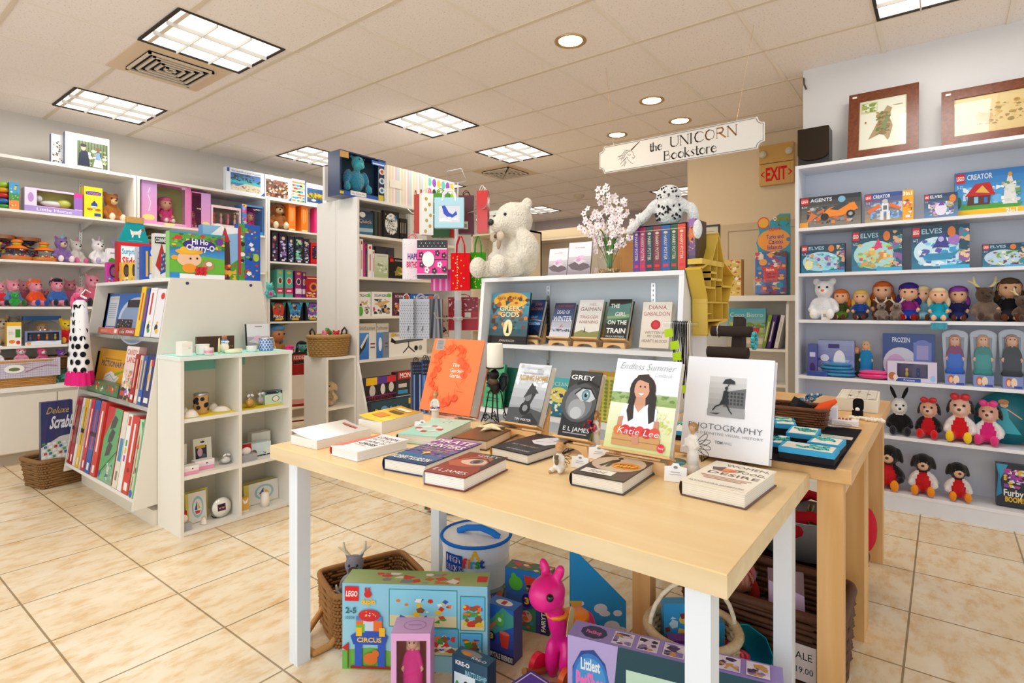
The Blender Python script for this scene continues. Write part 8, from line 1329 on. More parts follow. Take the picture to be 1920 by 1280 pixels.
fmap(1588,1722,160,'portrait framed island map in brown wooden frame above the toy shelf',241,[('r',0,0,1,1,'e6dcb4'),('r',.02,.02,.96,.96,'efe8d4'),('r',.03,.74,.36,.22,'d8cf9c'),('b',242,30,.05,.76,.32,.18,['8a9a4a','a8ac5a','efe8d4'],.03,.09),('p',[.2,.2,.5,.3,.62,.14,.66,.2,.72,.42,.64,.62,.7,.78,.6,.84,.46,.66,.38,.5],'b0946a'),('b',243,90,.36,.26,.32,.48,isl,.02,.06),('p',[.45,.4,.58,.62,.64,.6,.56,.36],'6f8250'),('e',.14,.55,.02,.02,'c83a2a',8),('r',.72,.82,.2,.012,'a89a7a')])
fmap(1765,1965,152,'wide framed tan island map cut by the right picture edge',244,[('r',0,0,1,1,'d8b070'),('g',.02,.02,.96,.96,'e0bc80','e8c88c'),('e',.4,.42,.12,.12,'d8965a',20),('b',245,60,.3,.2,.65,.6,['c09048','a8803c','d0a058','98803c','e0b870'],.02,.07)])
p = Vector((4.2,ya(1524,4.2),zt)); t = thing('loudspeaker','dark brown loudspeaker with rounded grille at the left end of the toy shelf top','loudspeaker',p,-PI/2); h = zat(239,p.x,p.y)-zt; w = .185
m = MB(); m.box(-w/2,.02,0,w/2,.16,h,'241f1d'); m.build('cabinet','plastic',t); m = MB(); P = [(-w/2,h),(w/2,h),(w/2,h*.32)]+[(w/2*math.cos(PI*i/12),h*.32-h*.16*math.sin(PI*i/12)) for i in range(1,12)]+[(-w/2,h*.32)]; m.prism([(a,0,b) for a,b in P][::-1],(0,0,0),(0,.02,0),'33291f'); m.build('grille','fabric',t)
m = MB(); x,y = 4.36,.765; m.tube([(4.38,.78,2.85),(4.37,.775,2.80),(4.36,.76,2.76)],.006,'5a4a40'); tag(m.build('cable_stub','plastic'),'short dark cable stub at the upper wall corner','cable')
# ---- low shelf: books, island guides
LS_ = ('x',LX,.901)
pc(LS_,1362,1434,578,'square cookbook with turquoise sky and red bowl on the low shelf',[('g',0,0,1,1,'b8a888','2ab0c8'),('b',251,50,0,.3,1,.34,['6a8a3a','8aa848','3f6a2a','b8c06a'],.04,.12),('p',[.4,.5,.86,.5,.8,.26,.48,.26],'d01e28'),('r',.4,.1,.6,.14,'d8c8b0'),('t','Coco Bistro',.5,.78,.11,'f0f4f4',dict(w=.86,bold=-.01))],'3a9aa8',.02,.06,'book','book',tilt=.12)
for i,(u0,c,lab) in enumerate(((1424,'7a9a2c','olive green book leaning at the right of the low shelf'),(1433,'4a2a7a','purple book leaning next to the olive one'),(1447,'dcdad8','white book leaning last at the low shelf end'))):
    x = LX+.04; o = carton('book','book',lab,(x,ya(u0,x)-.03,.901),-PI/2,.028,.27,.2,[('r',0,0,1,1,c),('r',.35,.2,.3,.6,'e0dcc8' if i < 2 else 'c0bcb8')],c); o.rotation_euler = (0,.2,-PI/2); o.location.z += .006
x = LX+.05; y0,y1 = ya(1413,x),ya(1478,x); zb = LZ; t = thing('guide_display','cardboard display of island guides with orange oval and lizard on the low shelf','display stand',(x+.08,(y0+y1)/2,zb),-PI/2); w = y0-y1; h = zat(402,x,y0)-zb
m = MB(); P = [(-w*.42,.0),(w*.5,0),(w*.5,h*.99),(w*.2,h),(-w*.08,h*.92),(-w*.1,h*.86),(-w*.3,h*.97),(-w*.46,h*.9),(-w*.4,h*.78),(-w*.5,h*.66),(-w*.44,h*.56)]; m.prism([(a,0,b) for a,b in P][::-1],(0,0,0),(0,.006,0),'1a9ab8'); m.art((-w/2,-.0002,0),(w,0,0),(0,0,h),[('e',.52,.68,.48,.14,'f09a1e',24),('e',.22,.9,.18,.075,'d8402a',18),('e',.22,.9,.15,.06,'f0b02a',18),('t','Explore',.55,.8,.045,'d8242c',dict(w=.34,bold=.02)),('t','Turks and',.55,.7,.05,'5a3a94',dict(w=.5,bold=.02)),('t','Caicos',.58,.635,.05,'5a3a94',dict(w=.42,bold=.02)),('t','Islands',.56,.57,.05,'5a3a94',dict(w=.44,bold=.02)),('p',[.48,.92,.6,.97,.98,.97,.98,.9,.75,.92,.6,.9],'7a8a2c'),('e',.56,.94,.05,.025,'f0ece0',10),('e',.56,.94,.02,.011,'1c1a18',8),('l',[.7,.93,.66,.86,.74,.85],.012,'6a7a28'),('l',[.9,.93,.94,.87,.88,.85],.012,'6a7a28'),('e',.94,.68,.06,.025,'2a7ac0')],.001); m.build('back_card','print',t)
m = MB(); bh = h*.53; m.box(-w*.46,-.07,.01,w*.42,-.012,bh,'c84a2a'); m.art((-w*.46,-.07,.01),(w*.88,0,0),(0,0,bh-.01),[('r',0,0,1,1,'3a6ab0'),('b',253,90,0,0,1,1,['d8402a','8a3a6a','2a9ac0','e8a03a','5a3a2a','e4dcd0','c83a5a'],.05,.16),('r',.28,.28,.46,.36,'e0401e'),('t','Explore',.5,.55,.06,'f4ece0',dict(w=.26,bold=.02)),('t','Turks and',.51,.46,.06,'3a2a7a',dict(w=.36,bold=.02)),('t','Caicos',.51,.39,.06,'3a2a7a',dict(w=.3,bold=.02)),('t','Islands',.51,.31,.06,'3a2a7a',dict(w=.32,bold=.02))]); m.build('guide_books','print',t)
m = MB(); m.box(-w*.5,-.1,.001,w*.46,-.097,h*.2,'fff'); m.box(-w*.5,-.097,.001,w*.46,0,.004,'fff'); m.build('holder','clear',t)
x = LX+.1; pc(('x',LX,LZ+.001),1352,1393,487,'mustard floral picture board standing on the low shelf behind the yellow house',[('r',0,0,.92,1,'d8b860'),('b',255,60,0,0,.92,1,['e8d8a0','a87a3a','c8442a','8a8a3a','f0e8c8'],.04,.12),('r',.92,0,.08,1,'8a5a1e')],'9a6a24',.03,.12,'picture_board','picture')
# ================================================================ jewellery table
JT = WT+.001
a,b,c = onz(1452,866,JT),onz(1566,881,JT),onz(1616,806,JT); m = MB(); m.box(b.x+.003,b.y+.0,JT,c.x,.62,JT+.002,'17161a'); tag(m.build('table_mat','fabric'),'black cloth mat under the turquoise jewellery boxes','mat')
def jbox(label,A,B,C,h=.03,seed=1,z=JT+.0025):
    a,b,c = (onz(*q,z) for q in (A,B,C)); w,d = (b-a).length,(c-b).length; ang = math.atan2((b-a).y,(b-a).x); t = thing('jewellery_box',label,'jewellery box',b,ang); R = random.Random(seed)
    m = MB(); m.box(-w,0,0,0,d,h*.55,'1d191c'); m.build('base','matte',t); m = MB(); m.box(-w-.001,-.001,h*.55,.001,d+.001,h,'3ea6d4'); m.art((-w+.006,.006,h),(w-.012,0,0),(0,d-.012,0),[('r',0,0,1,1,'ece6dc')]); m.build('tray','matte',t)
    for k in range(3):
        m = MB(); x0,y0 = -w*R.uniform(.25,.75),d*R.uniform(.3,.7)
        for i in range(9): m.ell((x0+(i-4)*.006,y0+.006*math.sin(i+k),h+.003),(.004,.003,.0028),R.choice(['2ab0a0','3ac8b4','1f8a80']),None,8,5)
        m.build('bead_strand','gloss',t)
jbox('blue and black jewellery box nearest the corner with a turquoise necklace',(1460,858),(1564,874),(1571,861),.036,1); jbox('blue jewellery box with round turquoise stones just behind the corner one',(1514,849),(1574,858),(1586,845),.036,2,JT+.003)
jbox('small blue jewellery box with turquoise earrings in the middle of the mat',(1474,829),(1531,836),(1541,822),.034,3); jbox('blue jewellery box at the left in front of the wicker basket',(1454,812),(1493,815),(1508,800),.036,4); jbox('blue jewellery box half hidden by the photography book edge',(1445,846),(1466,849),(1475,834),.03,5)
jbox('teal jewellery box glimpsed between cookbook and photography book, upper',(1254,822),(1287,826),(1292,804),.03,6,JT+.001)
m = MB(); p = onz(1556,818,JT+.003); m.box(-.07,-.02,0,.07,.02,.002,'e4d8cc'); m.art((-.07,-.02,.002),(.14,0,0),(0,.04,0),[('p',[.05,.6,.3,.8,.8,.5,.5,.4],'4ac0b8'),('e',.85,.4,.05,.1,'e0a090')]); tag(m.build('jewellery_card','print',None,p,(0,0,-1.55)),'pale jewellery card with a turquoise necklace on the black mat','card')
p = onz(1497,802,JT); t = basket('dark wicker basket of pouches on the jewellery table',(p.x+.06,p.y+.01,JT),-1.55,.2,.15,.075,'6e4022',8,.9)
m = MB(); m.tube([(p.x+.0,p.y-.05,JT+.05),(p.x+.02,p.y-.08,JT+.085),(p.x+.05,p.y-.12,JT+.11)],[.014,.02,.008],'e8562a',8); tag(m.build('cloth_pouch','fabric'),'orange fabric pouch sticking out of the dark wicker basket','pouch')
m = MB(); m.rbox(-.05,-.03,0,.05,.03,.05,'1c1c1e',.006); tag(m.build('box','matte',None,(p.x+.09,p.y+.02,JT+.045),(.5,0,.4)),'black box tilted inside the dark wicker basket','box')
R = random.Random(9); t = thing('bead_pile','heap of blue and white beaded bracelets behind the wicker basket','bracelets',onz(1507,757,JT))
for k in range(5): m = MB(); [m.ell((.03*k*.6-.04+.028*math.cos(i*.42),.03*math.sin(i*.42)-.01*k,.01+.008*k+.008*math.sin(i*.42+k)),.006,R.choice(['1f6aa0','4a9ac8','dfe6ec','143a5a']),None,6,4) for i in range(15)]; m.build('bracelet','gloss',t)
p = onz(1566,803,JT+.003); t = thing('glass_dish','clear oval glass dish beside the open white ring box','dish',p,-1.2); m = MB(); m.lathe([(0,.002),(.03,.002),(.048,.01),(.052,.016),(.046,.014),(.028,.008),(0,.006)],(0,0,0),'d8e0dc',24,sx=1.1,sy=.7); m.build('dish','film',t)
p = onz(1585,795,JT+.001); t = thing('earring_box','white box of little red earrings on the jewellery table','jewellery box',p,-1.5); m = MB(); m.box(-.045,-.035,0,.045,.035,.018,'efecea'); m.build('box','matte',t); m = MB(); [m.ell((.012*i-.02,.01*math.sin(i*3),.02),.005,'a8442c',None,8,5) for i in range(4)]; m.build('earrings','gloss',t)
p = onz(1558,793,JT+.001); carton('ring_box','jewellery box','upright open white ring box lid before the cream tray',p,-1.3,.05,.07,.012,[('r',0,0,1,1,'f0eef0'),('r',.1,.1,.8,.8,'dcd8de')],'eceaee')
a,b = onz(1568,768,JT),onz(1646,775,JT); t = thing('ring_tray','large cream compartment tray at the far end of the jewellery table','tray',(a+b)/2,math.atan2((b-a).y,(b-a).x)); w = (b-a).length; m = MB(); m.box(-w/2,0,0,w/2,.34,.055,'e6dfcc'); m.art((-w/2,0,.055),(w,0,0),(0,.34,0),[('r',.03,.03,.94,.94,'d0c4b0')]+[('r',.05+.23*i,.05+.115*j,.2,.085,'ece6d8') for i in range(4) for j in range(8)]+[('e',.3,.3,.05,.03,'4a3a34'),('e',.75,.5,.05,.03,'5a4a40'),('e',.5,.7,.04,.03,'6a5a50')]); m.build('tray','matte',t)
p = onz(1625,788,JT); m = MB(); R = random.Random(12); [m.ell((p.x+R.uniform(-.02,.02),p.y+.06-.12*i/24,JT+.007),.007,'f0e8d4',None,10,6) for i in range(25)]; tag(m.build('pearl_strand','gloss'),'strand of cream pearls at the table edge','necklace')
p = onz(1607,779,JT); t = thing('ring_case','open black ring case with a white pearl standing on the jewellery table','jewellery box',p,-1.6); m = MB(); m.rbox(-.02,0,0,.02,.03,.02,'1a181a',.006); m.build('case','fabric',t); m = MB(); m.rbox(-.02,.028,.015,.02,.04,.07,'1a181a',.015,1); m.build('lid','fabric',t); m = MB(); m.ell((0,.01,.025),.009,'f2ece4'); m.build('pearl','gloss',t)
# bracelet stand and necklace stand
t = thing('bracelet_stand','dark brown velvet bracelet stand with two rollers behind the photography book','display stand',(2.36,ya(1378,2.36),JT),-PI/2); DB = '3a302a'
z1,z2 = zat(622,2.3,ya(1350,2.3))-JT,zat(662,2.3,ya(1375,2.3))-JT
m = MB(); m.prism([(0,.03,0),(.0,.09,0),(0,.09,z1+.05),(0,.05,z1+.06),(0,-.02,z2-.12)],(-.02,0,0),(.04,0,0),DB); m.build('upright','fabric',t); m = MB(); m.box(-.1,-.06,0,.1,.1,.015,DB); m.build('base','fabric',t)
for z,y,n in ((z1,.05,'upper_roller'),(z2,.0,'lower_roller')): m = MB(); m.cyl((-.10,y-.03,z),(.06,y-.03,z),.022,DB,n=18); m.build(n,'fabric',t)
m = MB(); m.tube([(-.07+.001*math.sin(i),.02+.026*math.cos(i*.42),z1+.026*math.sin(i*.42)) for i in range(16)],.003,'d8d4cc',5); m.build('silver_bracelet','metal',t); m = MB(); [m.ell((.075,.0+.03*math.cos(i*.4),z2+.05+.03*math.sin(i*.4)),.008,'2ab0b4' if i % 2 else '1f8a90',None,8,5) for i in range(16)]; m.build('turquoise_bracelet','gloss',t)
x = 2.25; y = ya(1277,x); t = thing('necklace_stand','clear T-bar stand with black cord necklaces and lime tags','display stand',(x,y,JT),-PI/2); zb = zat(608,x,y)-JT; m = MB(); m.cyl((-.07,0,zb),(.07,0,zb),.012,'fff',n=14); m.cyl((0,.01,0),(0,.01,zb),.008,'fff'); m.cyl((0,.01,0),(0,.01,.01),.06,'fff',n=20); m.build('acrylic_bar','clear',t); R = random.Random(6)
for i in range(11): xx = -.03+.07*i/10; L = R.uniform(.2,.34); m = MB(); m.tube([(xx,-.014,zb-L*.2),(xx,-.012,zb+.004),(xx,0,zb+.014),(xx,.013,zb),(xx+.004,.004,zb-L*.6),(xx+R.uniform(-.01,.02),-.01,zb-L),(xx,-.014,zb-L*.2)],.0018,'ded2b8' if i > 8 else '17161a',5); m.build('cord','fabric',t)
for dx,dz in ((-.045,-.035),(-.02,-.085),(-.01,-.13),(.03,-.26)): m = MB(); m.prism([(dx-.016,-.02,zb+dz-.02),(dx+.02,-.02,zb+dz-.015),(dx+.016,-.02,zb+dz+.02),(dx-.02,-.02,zb+dz+.012)],(0,0,0),(0,.001,0),'b4d820'); m.build('lime_tag','matte',t)
# ================================================================ under the display table
def fbox(label,A,B,v,d,ops,side,name='toy_box',cat='toy box',z=0,**k):
    a,b = onz(*A),onz(*B); c = (a+b)/2; return carton(name,cat,label,c,math.atan2((b-a).y,(b-a).x),(b-a).length,zat(v,c.x,c.y),d,ops,side,**k)
TU = ['d83a2a','e8c030','2a5ac0','4a9a3a','e87a2a','f0ece4','8a5a34']
pn = lambda x,y,w,h,c,s: [('r',x-.006,y-.01,w+.012,h+.02,'1f8a8a'),('r',x,y,w,h,c),('r',x,y,w,h*.3,'d8d0a0'),('b',s,26,x+w*.08,y+h*.1,w*.84,h*.66,TU,.02,.06)]
fbox('large light blue preschool brick box with circus pictures in front of the hamper',(642,1253),(914,1263),1096,.1,[('g',0,0,1,1,'9ad0e0','8ac8e4'),('p',[0,0,.5,0,.5,.18,.2,.26,0,.22],'6ab04a')]+pn(.33,.52,.46,.42,'8ad0e8',261)+pn(.82,.5,.16,.38,'6ac0e8',262)+pn(.56,.2,.24,.3,'5ab0d8',263)+pn(.82,.2,.14,.26,'5ab0e0',264)+
 [('r',.02,.8,.095,.17,'d8141e'),('t','LEGO',.067,.855,.06,'f8f4ec',dict(w=.08,bold=.03,shear=.1)),('e',.18,.88,.026,.04,'d02020',12),('e',.166,.935,.008,.03,'d02020',8),('e',.188,.935,.008,.03,'d02020',8),('t','duplo',.183,.77,.06,'f0c01e',dict(w=.1,bold=.04)),('t','2-5',.062,.66,.065,'1a6a6a',dict(w=.075,bold=.03)),('t','10504',.055,.59,.035,'1a6a6a',dict(w=.065)),
  ('r',.06,.02,.28,.03,'a01820'),('r',.09,.05,.05,.32,'2a5ac0'),('r',.25,.05,.05,.32,'2a5ac0'),('p',[.08,.3,.3,.3,.32,.4,.26,.46,.12,.46,.06,.4],'2a52b8'),('t','CIRCUS',.19,.33,.05,'f0c81e',dict(w=.17,bold=.03)),('r',.12,.46,.14,.14,'c8d8e8'),('r',.1,.44,.06,.1,'6ab83a'),('r',.1,.53,.05,.06,'e8702a'),('r',.22,.46,.06,.14,'e8702a'),('r',.1,.58,.18,.05,'3a8ad0'),('e',.19,.64,.075,.07,'d0242c',18),('r',.1,.4,.04,.1,'f0c01e'),('r',.26,.4,.04,.1,'f0c01e'),('e',.2,.14,.05,.07,'d8702a',12),('e',.235,.2,.025,.045,'d8702a',10),('l',[.045,.03,.045,.32],.012,'5a2a1e'),('p',[.0,.26,.045,.32,.045,.22],'c8202c'),('b',265,12,.15,.62,.09,.07,['e8c030','d83a3a','f0ece4'],.01,.02)],'8ac4dc',tops=[('g',0,0,1,1,'a8c080','8aa860'),('b',266,24,.2,.1,.6,.7,['c86a2a','ece8e0','8a8a88','d83a2a'],.1,.3),('r',.92,.3,.07,.4,'d8141e')])
A,B = onz(733,1327),onz(807,1327); c = (A+B)/2; h = zat(1187,c.x,c.y); t = thing('doll_box','pink box with blond doll in pink dress before the circus brick box','doll box',c,math.atan2((B-A).y,(B-A).x)); w = (B-A).length; d = .09; PKc = 'e0a8d8'; e = .003
m = MB(); m.box(-w/2,0,0,w/2,d,e,PKc); m.box(-w/2,0,h-e,w/2,d,h,'c8a0d0'); m.box(-w/2,0,e,-w/2+e,d,h-e,PKc); m.box(w/2-e,0,e,w/2,d,h-e,'d88ac8'); m.box(-w/2+e,d-e,e,w/2-e,d,h-e,'c06a58')
for q in ((-w/2,0,-w*.36,h),(w*.4,0,w/2,h),(-w*.36,h*.9,w*.4,h),(-w*.36,0,w*.4,h*.04)): m.box(q[0],-.001,q[1],q[2],.001,q[3],PKc)
m.art((-w/2,0,h),(w,0,0),(0,d,0),[('e',.55,.5,.3,.3,'a880b8',20),('e',.55,.5,.27,.26,'c8a0d0',20),('r',.38,.47,.34,.06,'a880b8')]); m.build('carton','print',t)
doll('',(0,0,0),0,h*.9,'e8b098','e4cc98','e83a90','e83a90','e8468e','f0e8ec',sit=0,parent=t); [q for q in t.children if q.name.startswith('doll')][-1].location = (0,d*.42,.006); m = MB(); m.box(-w*.36,.0015,h*.04,w*.4,.002,h*.9,'fff'); m.build('window','clear',t)
KR = [('r',0,0,1,1,'1f4a66'),('t','KRE-O',.3,.8,.1,'f0f2f4',dict(w=.4,bold=.03)),('t','BATTLESHIP',.68,.6,.12,'8ac8d8',dict(w=.6,bold=.02)),('r',.06,.02,.6,.58,'d8e8f0'),('e',.4,.35,.07,.1,'1c2024'),('r',.33,.02,.15,.26,'1c2024'),('e',.15,.3,.05,.1,'3a9a4a')]
fbox('small dark teal building block box with white lettering at the bottom edge',(848,1300),(914,1328),1238,.05,KR,'183a50',tops=[('r',0,0,1,1,'24506a'),('e',.4,.6,.3,.3,'8a8a88'),('e',.3,.5,.12,.2,'e08a3a'),('t','KRE-O',.7,.2,.18,'e8ecf0',dict(w=.4,bold=.02))])
FR = lambda: [('g',0,0,1,1,'3a2a7a','2a6ac0'),('p',[0,.6,.6,1,1,.9,1,.7,.4,.5,0,.3],'4a9a8a'),('p',[0,.5,.4,.75,.36,.66,0,.38],'e8702a'),('e',.5,.74,.15,.1,'5ab83a',14),('e',.42,.84,.05,.04,'5ab83a',8),('e',.6,.86,.05,.04,'5ab83a',8),('e',.5,.76,.07,.04,'f0f0e8',10),('p',[.5,.52,.86,.52,.8,.26,.56,.26],'d83a24'),('e',.68,.53,.18,.035,'e86a4a'),('e',.2,.4,.15,.1,'2a1a5a',16),('t','3',.2,.36,.1,'f0d020',dict(w=.12,bold=.04)),('r',0,0,1,.15,'241c30'),('t','FAIRYTALE FRIENDS!',.5,.03,.09,'f0ece4',dict(w=.94,bold=.03))]
fbox('purple and blue creature kit box standing right of the circus brick box',(912,1227),(963,1247),1137,.06,FR(),'3a4a8a',tops=[('r',0,0,1,1,'2a6ac0'),('e',.5,.5,.3,.3,'e8e4e4'),('r',.42,.3,.16,.4,'b82a24')])
def lie(ops): return [('g',0,0,1,1,'3a2a7a','2a7ac0'),('e',.25,.76,.16,.12,'5ab83a',14),('e',.2,.88,.06,.05,'5ab83a',8),('p',[.44,.92,.78,.9,.76,.64,.5,.64],'d83a24'),('e',.5,.5,.12,.12,'3a1a6a',14),('t','3',.5,.45,.1,'f0d020',dict(w=.1,bold=.04)),('p',[0,.0,.7,0,.7,.4,.3,.3],'3a8a5a'),('e',.5,.24,.12,.1,'e8b898',12),('b',271,24,.05,.02,.6,.3,['e8702a','d83a4a','e8c030','3a9ac0'],.04,.1),('r',.8,0,.2,1,'241c40')]
o = fbox('taller creature kit box with sideways lettering behind the smaller one',(947,1172),(1030,1192),1070,.07,lie(0),'4a4a7a',tops=[('r',0,0,1,1,'4a6a4a'),('b',272,20,0,0,1,1,['e8702a','c83a3a','3a5a9a','d8c8a8'],.1,.3)])
w,h = o.dimensions.x,o.dimensions.z; m = MB(); m.text('FAIRYTALE FRIENDS!',(w*.42,-.003,h*.5),(0,0,1),(-1,0,0),'f4f0ec',w*.09,h*.9,bold=.03); m.build('sideways_lettering','matte',o)
# round zip bag of blocks
p = onz(893,1110); r = .148; h = zat(1000,p.x,p.y); t = thing('block_bag','round clear zip bag of big building blocks with blue handle','toy bag',p,YAW-PI/2)
m = MB(); m.lathe([(r*.96,.0),(r,h*.3),(r*.97,h*.7),(r,h)],(0,0,0),'d8e4ee',36,cols=['8aa8a8','c8d8e4','dce6f0']); m.poly([(r*math.cos(i*PI/16),r*math.sin(i*PI/16),h) for i in range(32)],'dfe2e6'); R = random.Random(14)
def onc(a,z,s,c,n=8,el=1): cc = Vector((r*1.012*math.sin(a),-r*1.012*math.cos(a),z)); e_ = Vector((math.cos(a),math.sin(a),0)); m.add([cc+e_*s*math.cos(2*PI*i/n+.785*(n == 4))+Vector((0,0,s*el*math.sin(2*PI*i/n+.785*(n == 4)))) for i in range(n)],[range(n)],c)
for k in range(46): onc(R.uniform(-1.5,1.5),R.uniform(.01,h*.3),R.uniform(.012,.025),R.choice(['3a8a3a','2a5ac0','d83a2a','e8c030','3a8a3a']),4)
def ctext(s,a0,z,hh,cols,step):
    for i,ch in enumerate(s): a = a0+step*i; m.text(ch,(r*1.02*math.sin(a),-r*1.02*math.cos(a),z),(math.cos(a),math.sin(a),0),(0,0,1),cols[i % len(cols)],hh,bold=.04)
for q in range(-3,4): onc(-.62+q*.045,h*.72,.034,'1f4aa0',4,1.5)
ctext('MEGA',-.78,h*.74,h*.09,['f2ecec'],.11); ctext('BLOKS',-.82,h*.6,h*.09,['f2ecec'],.105); ctext('first',-.26,h*.68,h*.15,['d8242c','e87a1e','3a9ad0','3a9a3a','2a4ab0'],.12); ctext('Builders',-.3,h*.54,h*.08,['2a5ab0'],.085)
for q in range(7): onc(.02+.05*(q-3)*.8,h*.93-.012*abs(q-3),.007,'f0b81e')
m.build('bag_wall','gloss',t); m = MB(); m.tube([(r*1.01*math.cos(i*PI/20),r*1.01*math.sin(i*PI/20),h) for i in range(40)],.007,'1f6ac8',6,True); m.build('zip_piping','fabric',t); m = MB(); m.tube([(-.08,.02,h+.004),(-.04,.01,h+.022),(.02,-.01,h+.03),(.07,-.035,h+.02),(.1,-.045,h+.003)],.014,'2a7ad0',8,False,1.0); m.build('handle','fabric',t)
# pink ride-on toy on its rocker and its card
p = onz(1056,1268); q = YAW-PI/2; t = thing('riding_toy','hot pink plastic animal toy with orange saddle on a brown rocker','toy',p,q-.75); PKt = 'ec1f8c'
blob('body',[((0,.05,.13),(.05,.09,.055),PKt),((0,-.03,.19),(.03,.035,.09),PKt,(.35,0,0)),((0,-.05,.275),(.035,.04,.04),PKt),((0,-.085,.31),(.056,.068,.056),PKt),((0,.13,.1),(.035,.04,.07),PKt),((-.03,-.02,.06),(.025,.03,.07),PKt),((.03,-.02,.06),(.025,.03,.07),PKt)]+[((s*.03,-.06,.375),(.018,.015,.034),PKt,(0,s*.4,0)) for s in (-1,1)],'plastic',t,.007,5)
m = MB(); m.ell((0,.06,.175),(.05,.06,.025),'f08a1e'); m.tube([(.032*math.cos(i*.63),-.035+.032*math.sin(i*.63),.225) for i in range(10)],.008,'f08a1e',6,True); m.build('saddle','plastic',t); eyes(t,[(s*.045,-.125,.325) for s in (-1,1)],.012)
for s,c in ((-1,'e0203a'),(1,'e8602a')):
    for y in (-.06,.12): m = MB(); m.cyl((s*.05,y,.045),(s*.07,y,.045),.036,c,n=20); m.build('wheel','plastic',t)
    m = MB(); m.tube([(s*.05,-.14+.3*i/8,.012+.05*((i-4)/4)**2) for i in range(9)],.011,'a8703a',8); m.build('rocker','plastic',t)
m = MB(); m.prism([(.035,-.03,.16),(.035,.0,.15),(.035,.012,.235),(.035,-.005,.25),(.035,-.025,.2)],(0,0,0),(.003,0,0),'d8c890'); m.build('swing_tag','print',t)
a,b = onz(1068,1183),onz(1174,1186); L = (b-a).length; h0,h1 = zat(1030,a.x,a.y),zat(1127,b.x,b.y); m = MB(); m.prism([(0,0,0),(L,0,0),(L,0,h1),(.02,0,h0),(0,0,h0*.98)],(0,0,0),(0,.004,0),'2a9ad8'); m.art((0,0,0),(L,0,0),(0,0,h1),[('e',x,y,rx,ry,'e4ecf4',12) for x,y,rx,ry in ((.55,.75,.12,.16),(.62,.6,.1,.1),(.2,.9,.06,.08),(.85,.62,.08,.1),(.75,.2,.14,.18),(.9,.1,.1,.1),(.3,.3,.1,.12))]+[('p',[.0,.98,.22,.98,.2,.7,.05,.7],'e8b83a')]); tag(m.build('toy_card','print',None,a,(0,0,math.atan2((b-a).y,(b-a).x))),'sky blue backing card with clouds behind the pink riding toy','card')
a,b = onz(1064.5,1189,.25),onz(1470,1288,.25); a.z = b.z = 0; L = (b-a).length
LP = [('r',0,0,1,1,'b8a8dc'),('p',[.22,0,1,0,1,1,.26,1],'1f4a58'),('r',.3,.1,.64,.66,'8ad0c8'),('r',.3,.5,.64,.26,'c8e8d0'),('r',.28,.4,.6,.14,'5a6ad8'),('e',.12,.5,.1,.4,'2a4a94',9),('e',.12,.5,.095,.34,'3a7ac8',26),('e',.12,.52,.08,.27,'4a9ad8',24),('t','Littlest',.12,.64,.13,'f0f4f8',dict(w=.1,bold=.03)),('t','PetShop',.12,.4,.2,'f07ac0',dict(w=.15,bold=.05)),('r',.82,.76,.12,.14,'1a1c22'),('t','AGES 6+',.88,.8,.06,'f0f0f0',dict(w=.07))]+[('e',.36+.06*i,.4,.025,.1,'8a94ec',10) for i in range(8)]
carton('toy_box','toy box','long lilac pet play set box with photo strip along its top, nearest the camera',(a+b)/2,math.atan2((b-a).y,(b-a).x),L,.25,.085,LP,'a090d0',tops=[('r',0,0,1,1,'9a8ad0'),('e',.12,.5,.07,.4,'2a2a5a',9),('t','PetShop',.12,.4,.2,'e86ab0',dict(w=.08,bold=.03))]+sum([[('r',.22+.125*i,.12,.1,.76,'e4dcec'),('b',281+i,14,.225+.125*i,.16,.09,.66,['4a3a6a','8a7ab8','d8c8e0','c89a5a','2a2a4a'],.1,.25)] for i in range(6)],[]))
carton('game_box','toy box','purple box corner with a white oval at the bottom edge of the picture',onz(995,1256,.07)-Vector((.1*math.cos(YAW-PI/4)-.2*math.sin(YAW-PI/4),.1*math.sin(YAW-PI/4)+.2*math.cos(YAW-PI/4),.07)),YAW-PI/4,.2,.07,.2,[('r',0,0,1,1,'4a2a9a')],'4a2a9a',tops=[('r',0,0,1,1,'4a2f9c'),('r',.04,.04,.92,.92,'ece8f0'),('r',.06,.06,.88,.88,'5a3aa8'),('e',.5,.5,.34,.34,'ece8f0',24)])
# wicker hamper with handle and ribbon
a,b = onz(595,1071,.19),onz(752,1032,.19); v = b-a; v.z = 0; n = Vector((v.y,-v.x,0)).normalized(); c = (a+b)/2+n*.125; c.z = 0; t = basket('open brown wicker hamper with a grey reindeer inside at the left under the table',c,math.atan2(v.y,v.x),v.length,.25,.19,'9a6a38',15,.95)
soft('grey plush reindeer with cream antlers lying in the wicker hamper','plush toy',c+Vector((-.04,.05,.1)),YAW-PI/2+.1,.19,body='a8a4ac',head='8a8690',muzzle='4a3c3a',antler='e8dcc0',ears='point'); soft('second reindeer plush low in the hamper, only antlers showing','plush toy',c+Vector((-.12,.0,.03)),YAW-PI/2+.6,.15,body='8a7a6c',muzzle='5a4a40',antler='ece4d0',ears='point')
m = MB(); m.tube([onz(614,1108,.11),onz(606,1140,.07),onz(574,1188,.02),onz(568,1212,.012),onz(590,1224,.012),onz(618,1210,.012),onz(640,1182,.05)],.012,'c08a4a',8); o = m.build('handle','cane'); o.parent = t; bpy.context.view_layer.update(); o.matrix_parent_inverse = t.matrix_world.inverted()
m = MB(); m.ell(onz(631,1150,.09),(.02,.02,.035),'ee7ab8'); m.ell(onz(634,1180,.05),(.016,.012,.05),'f08ac4',(0,.3,0)); o = m.build('ribbon','satin'); o.parent = t; o.matrix_parent_inverse = t.matrix_world.inverted()
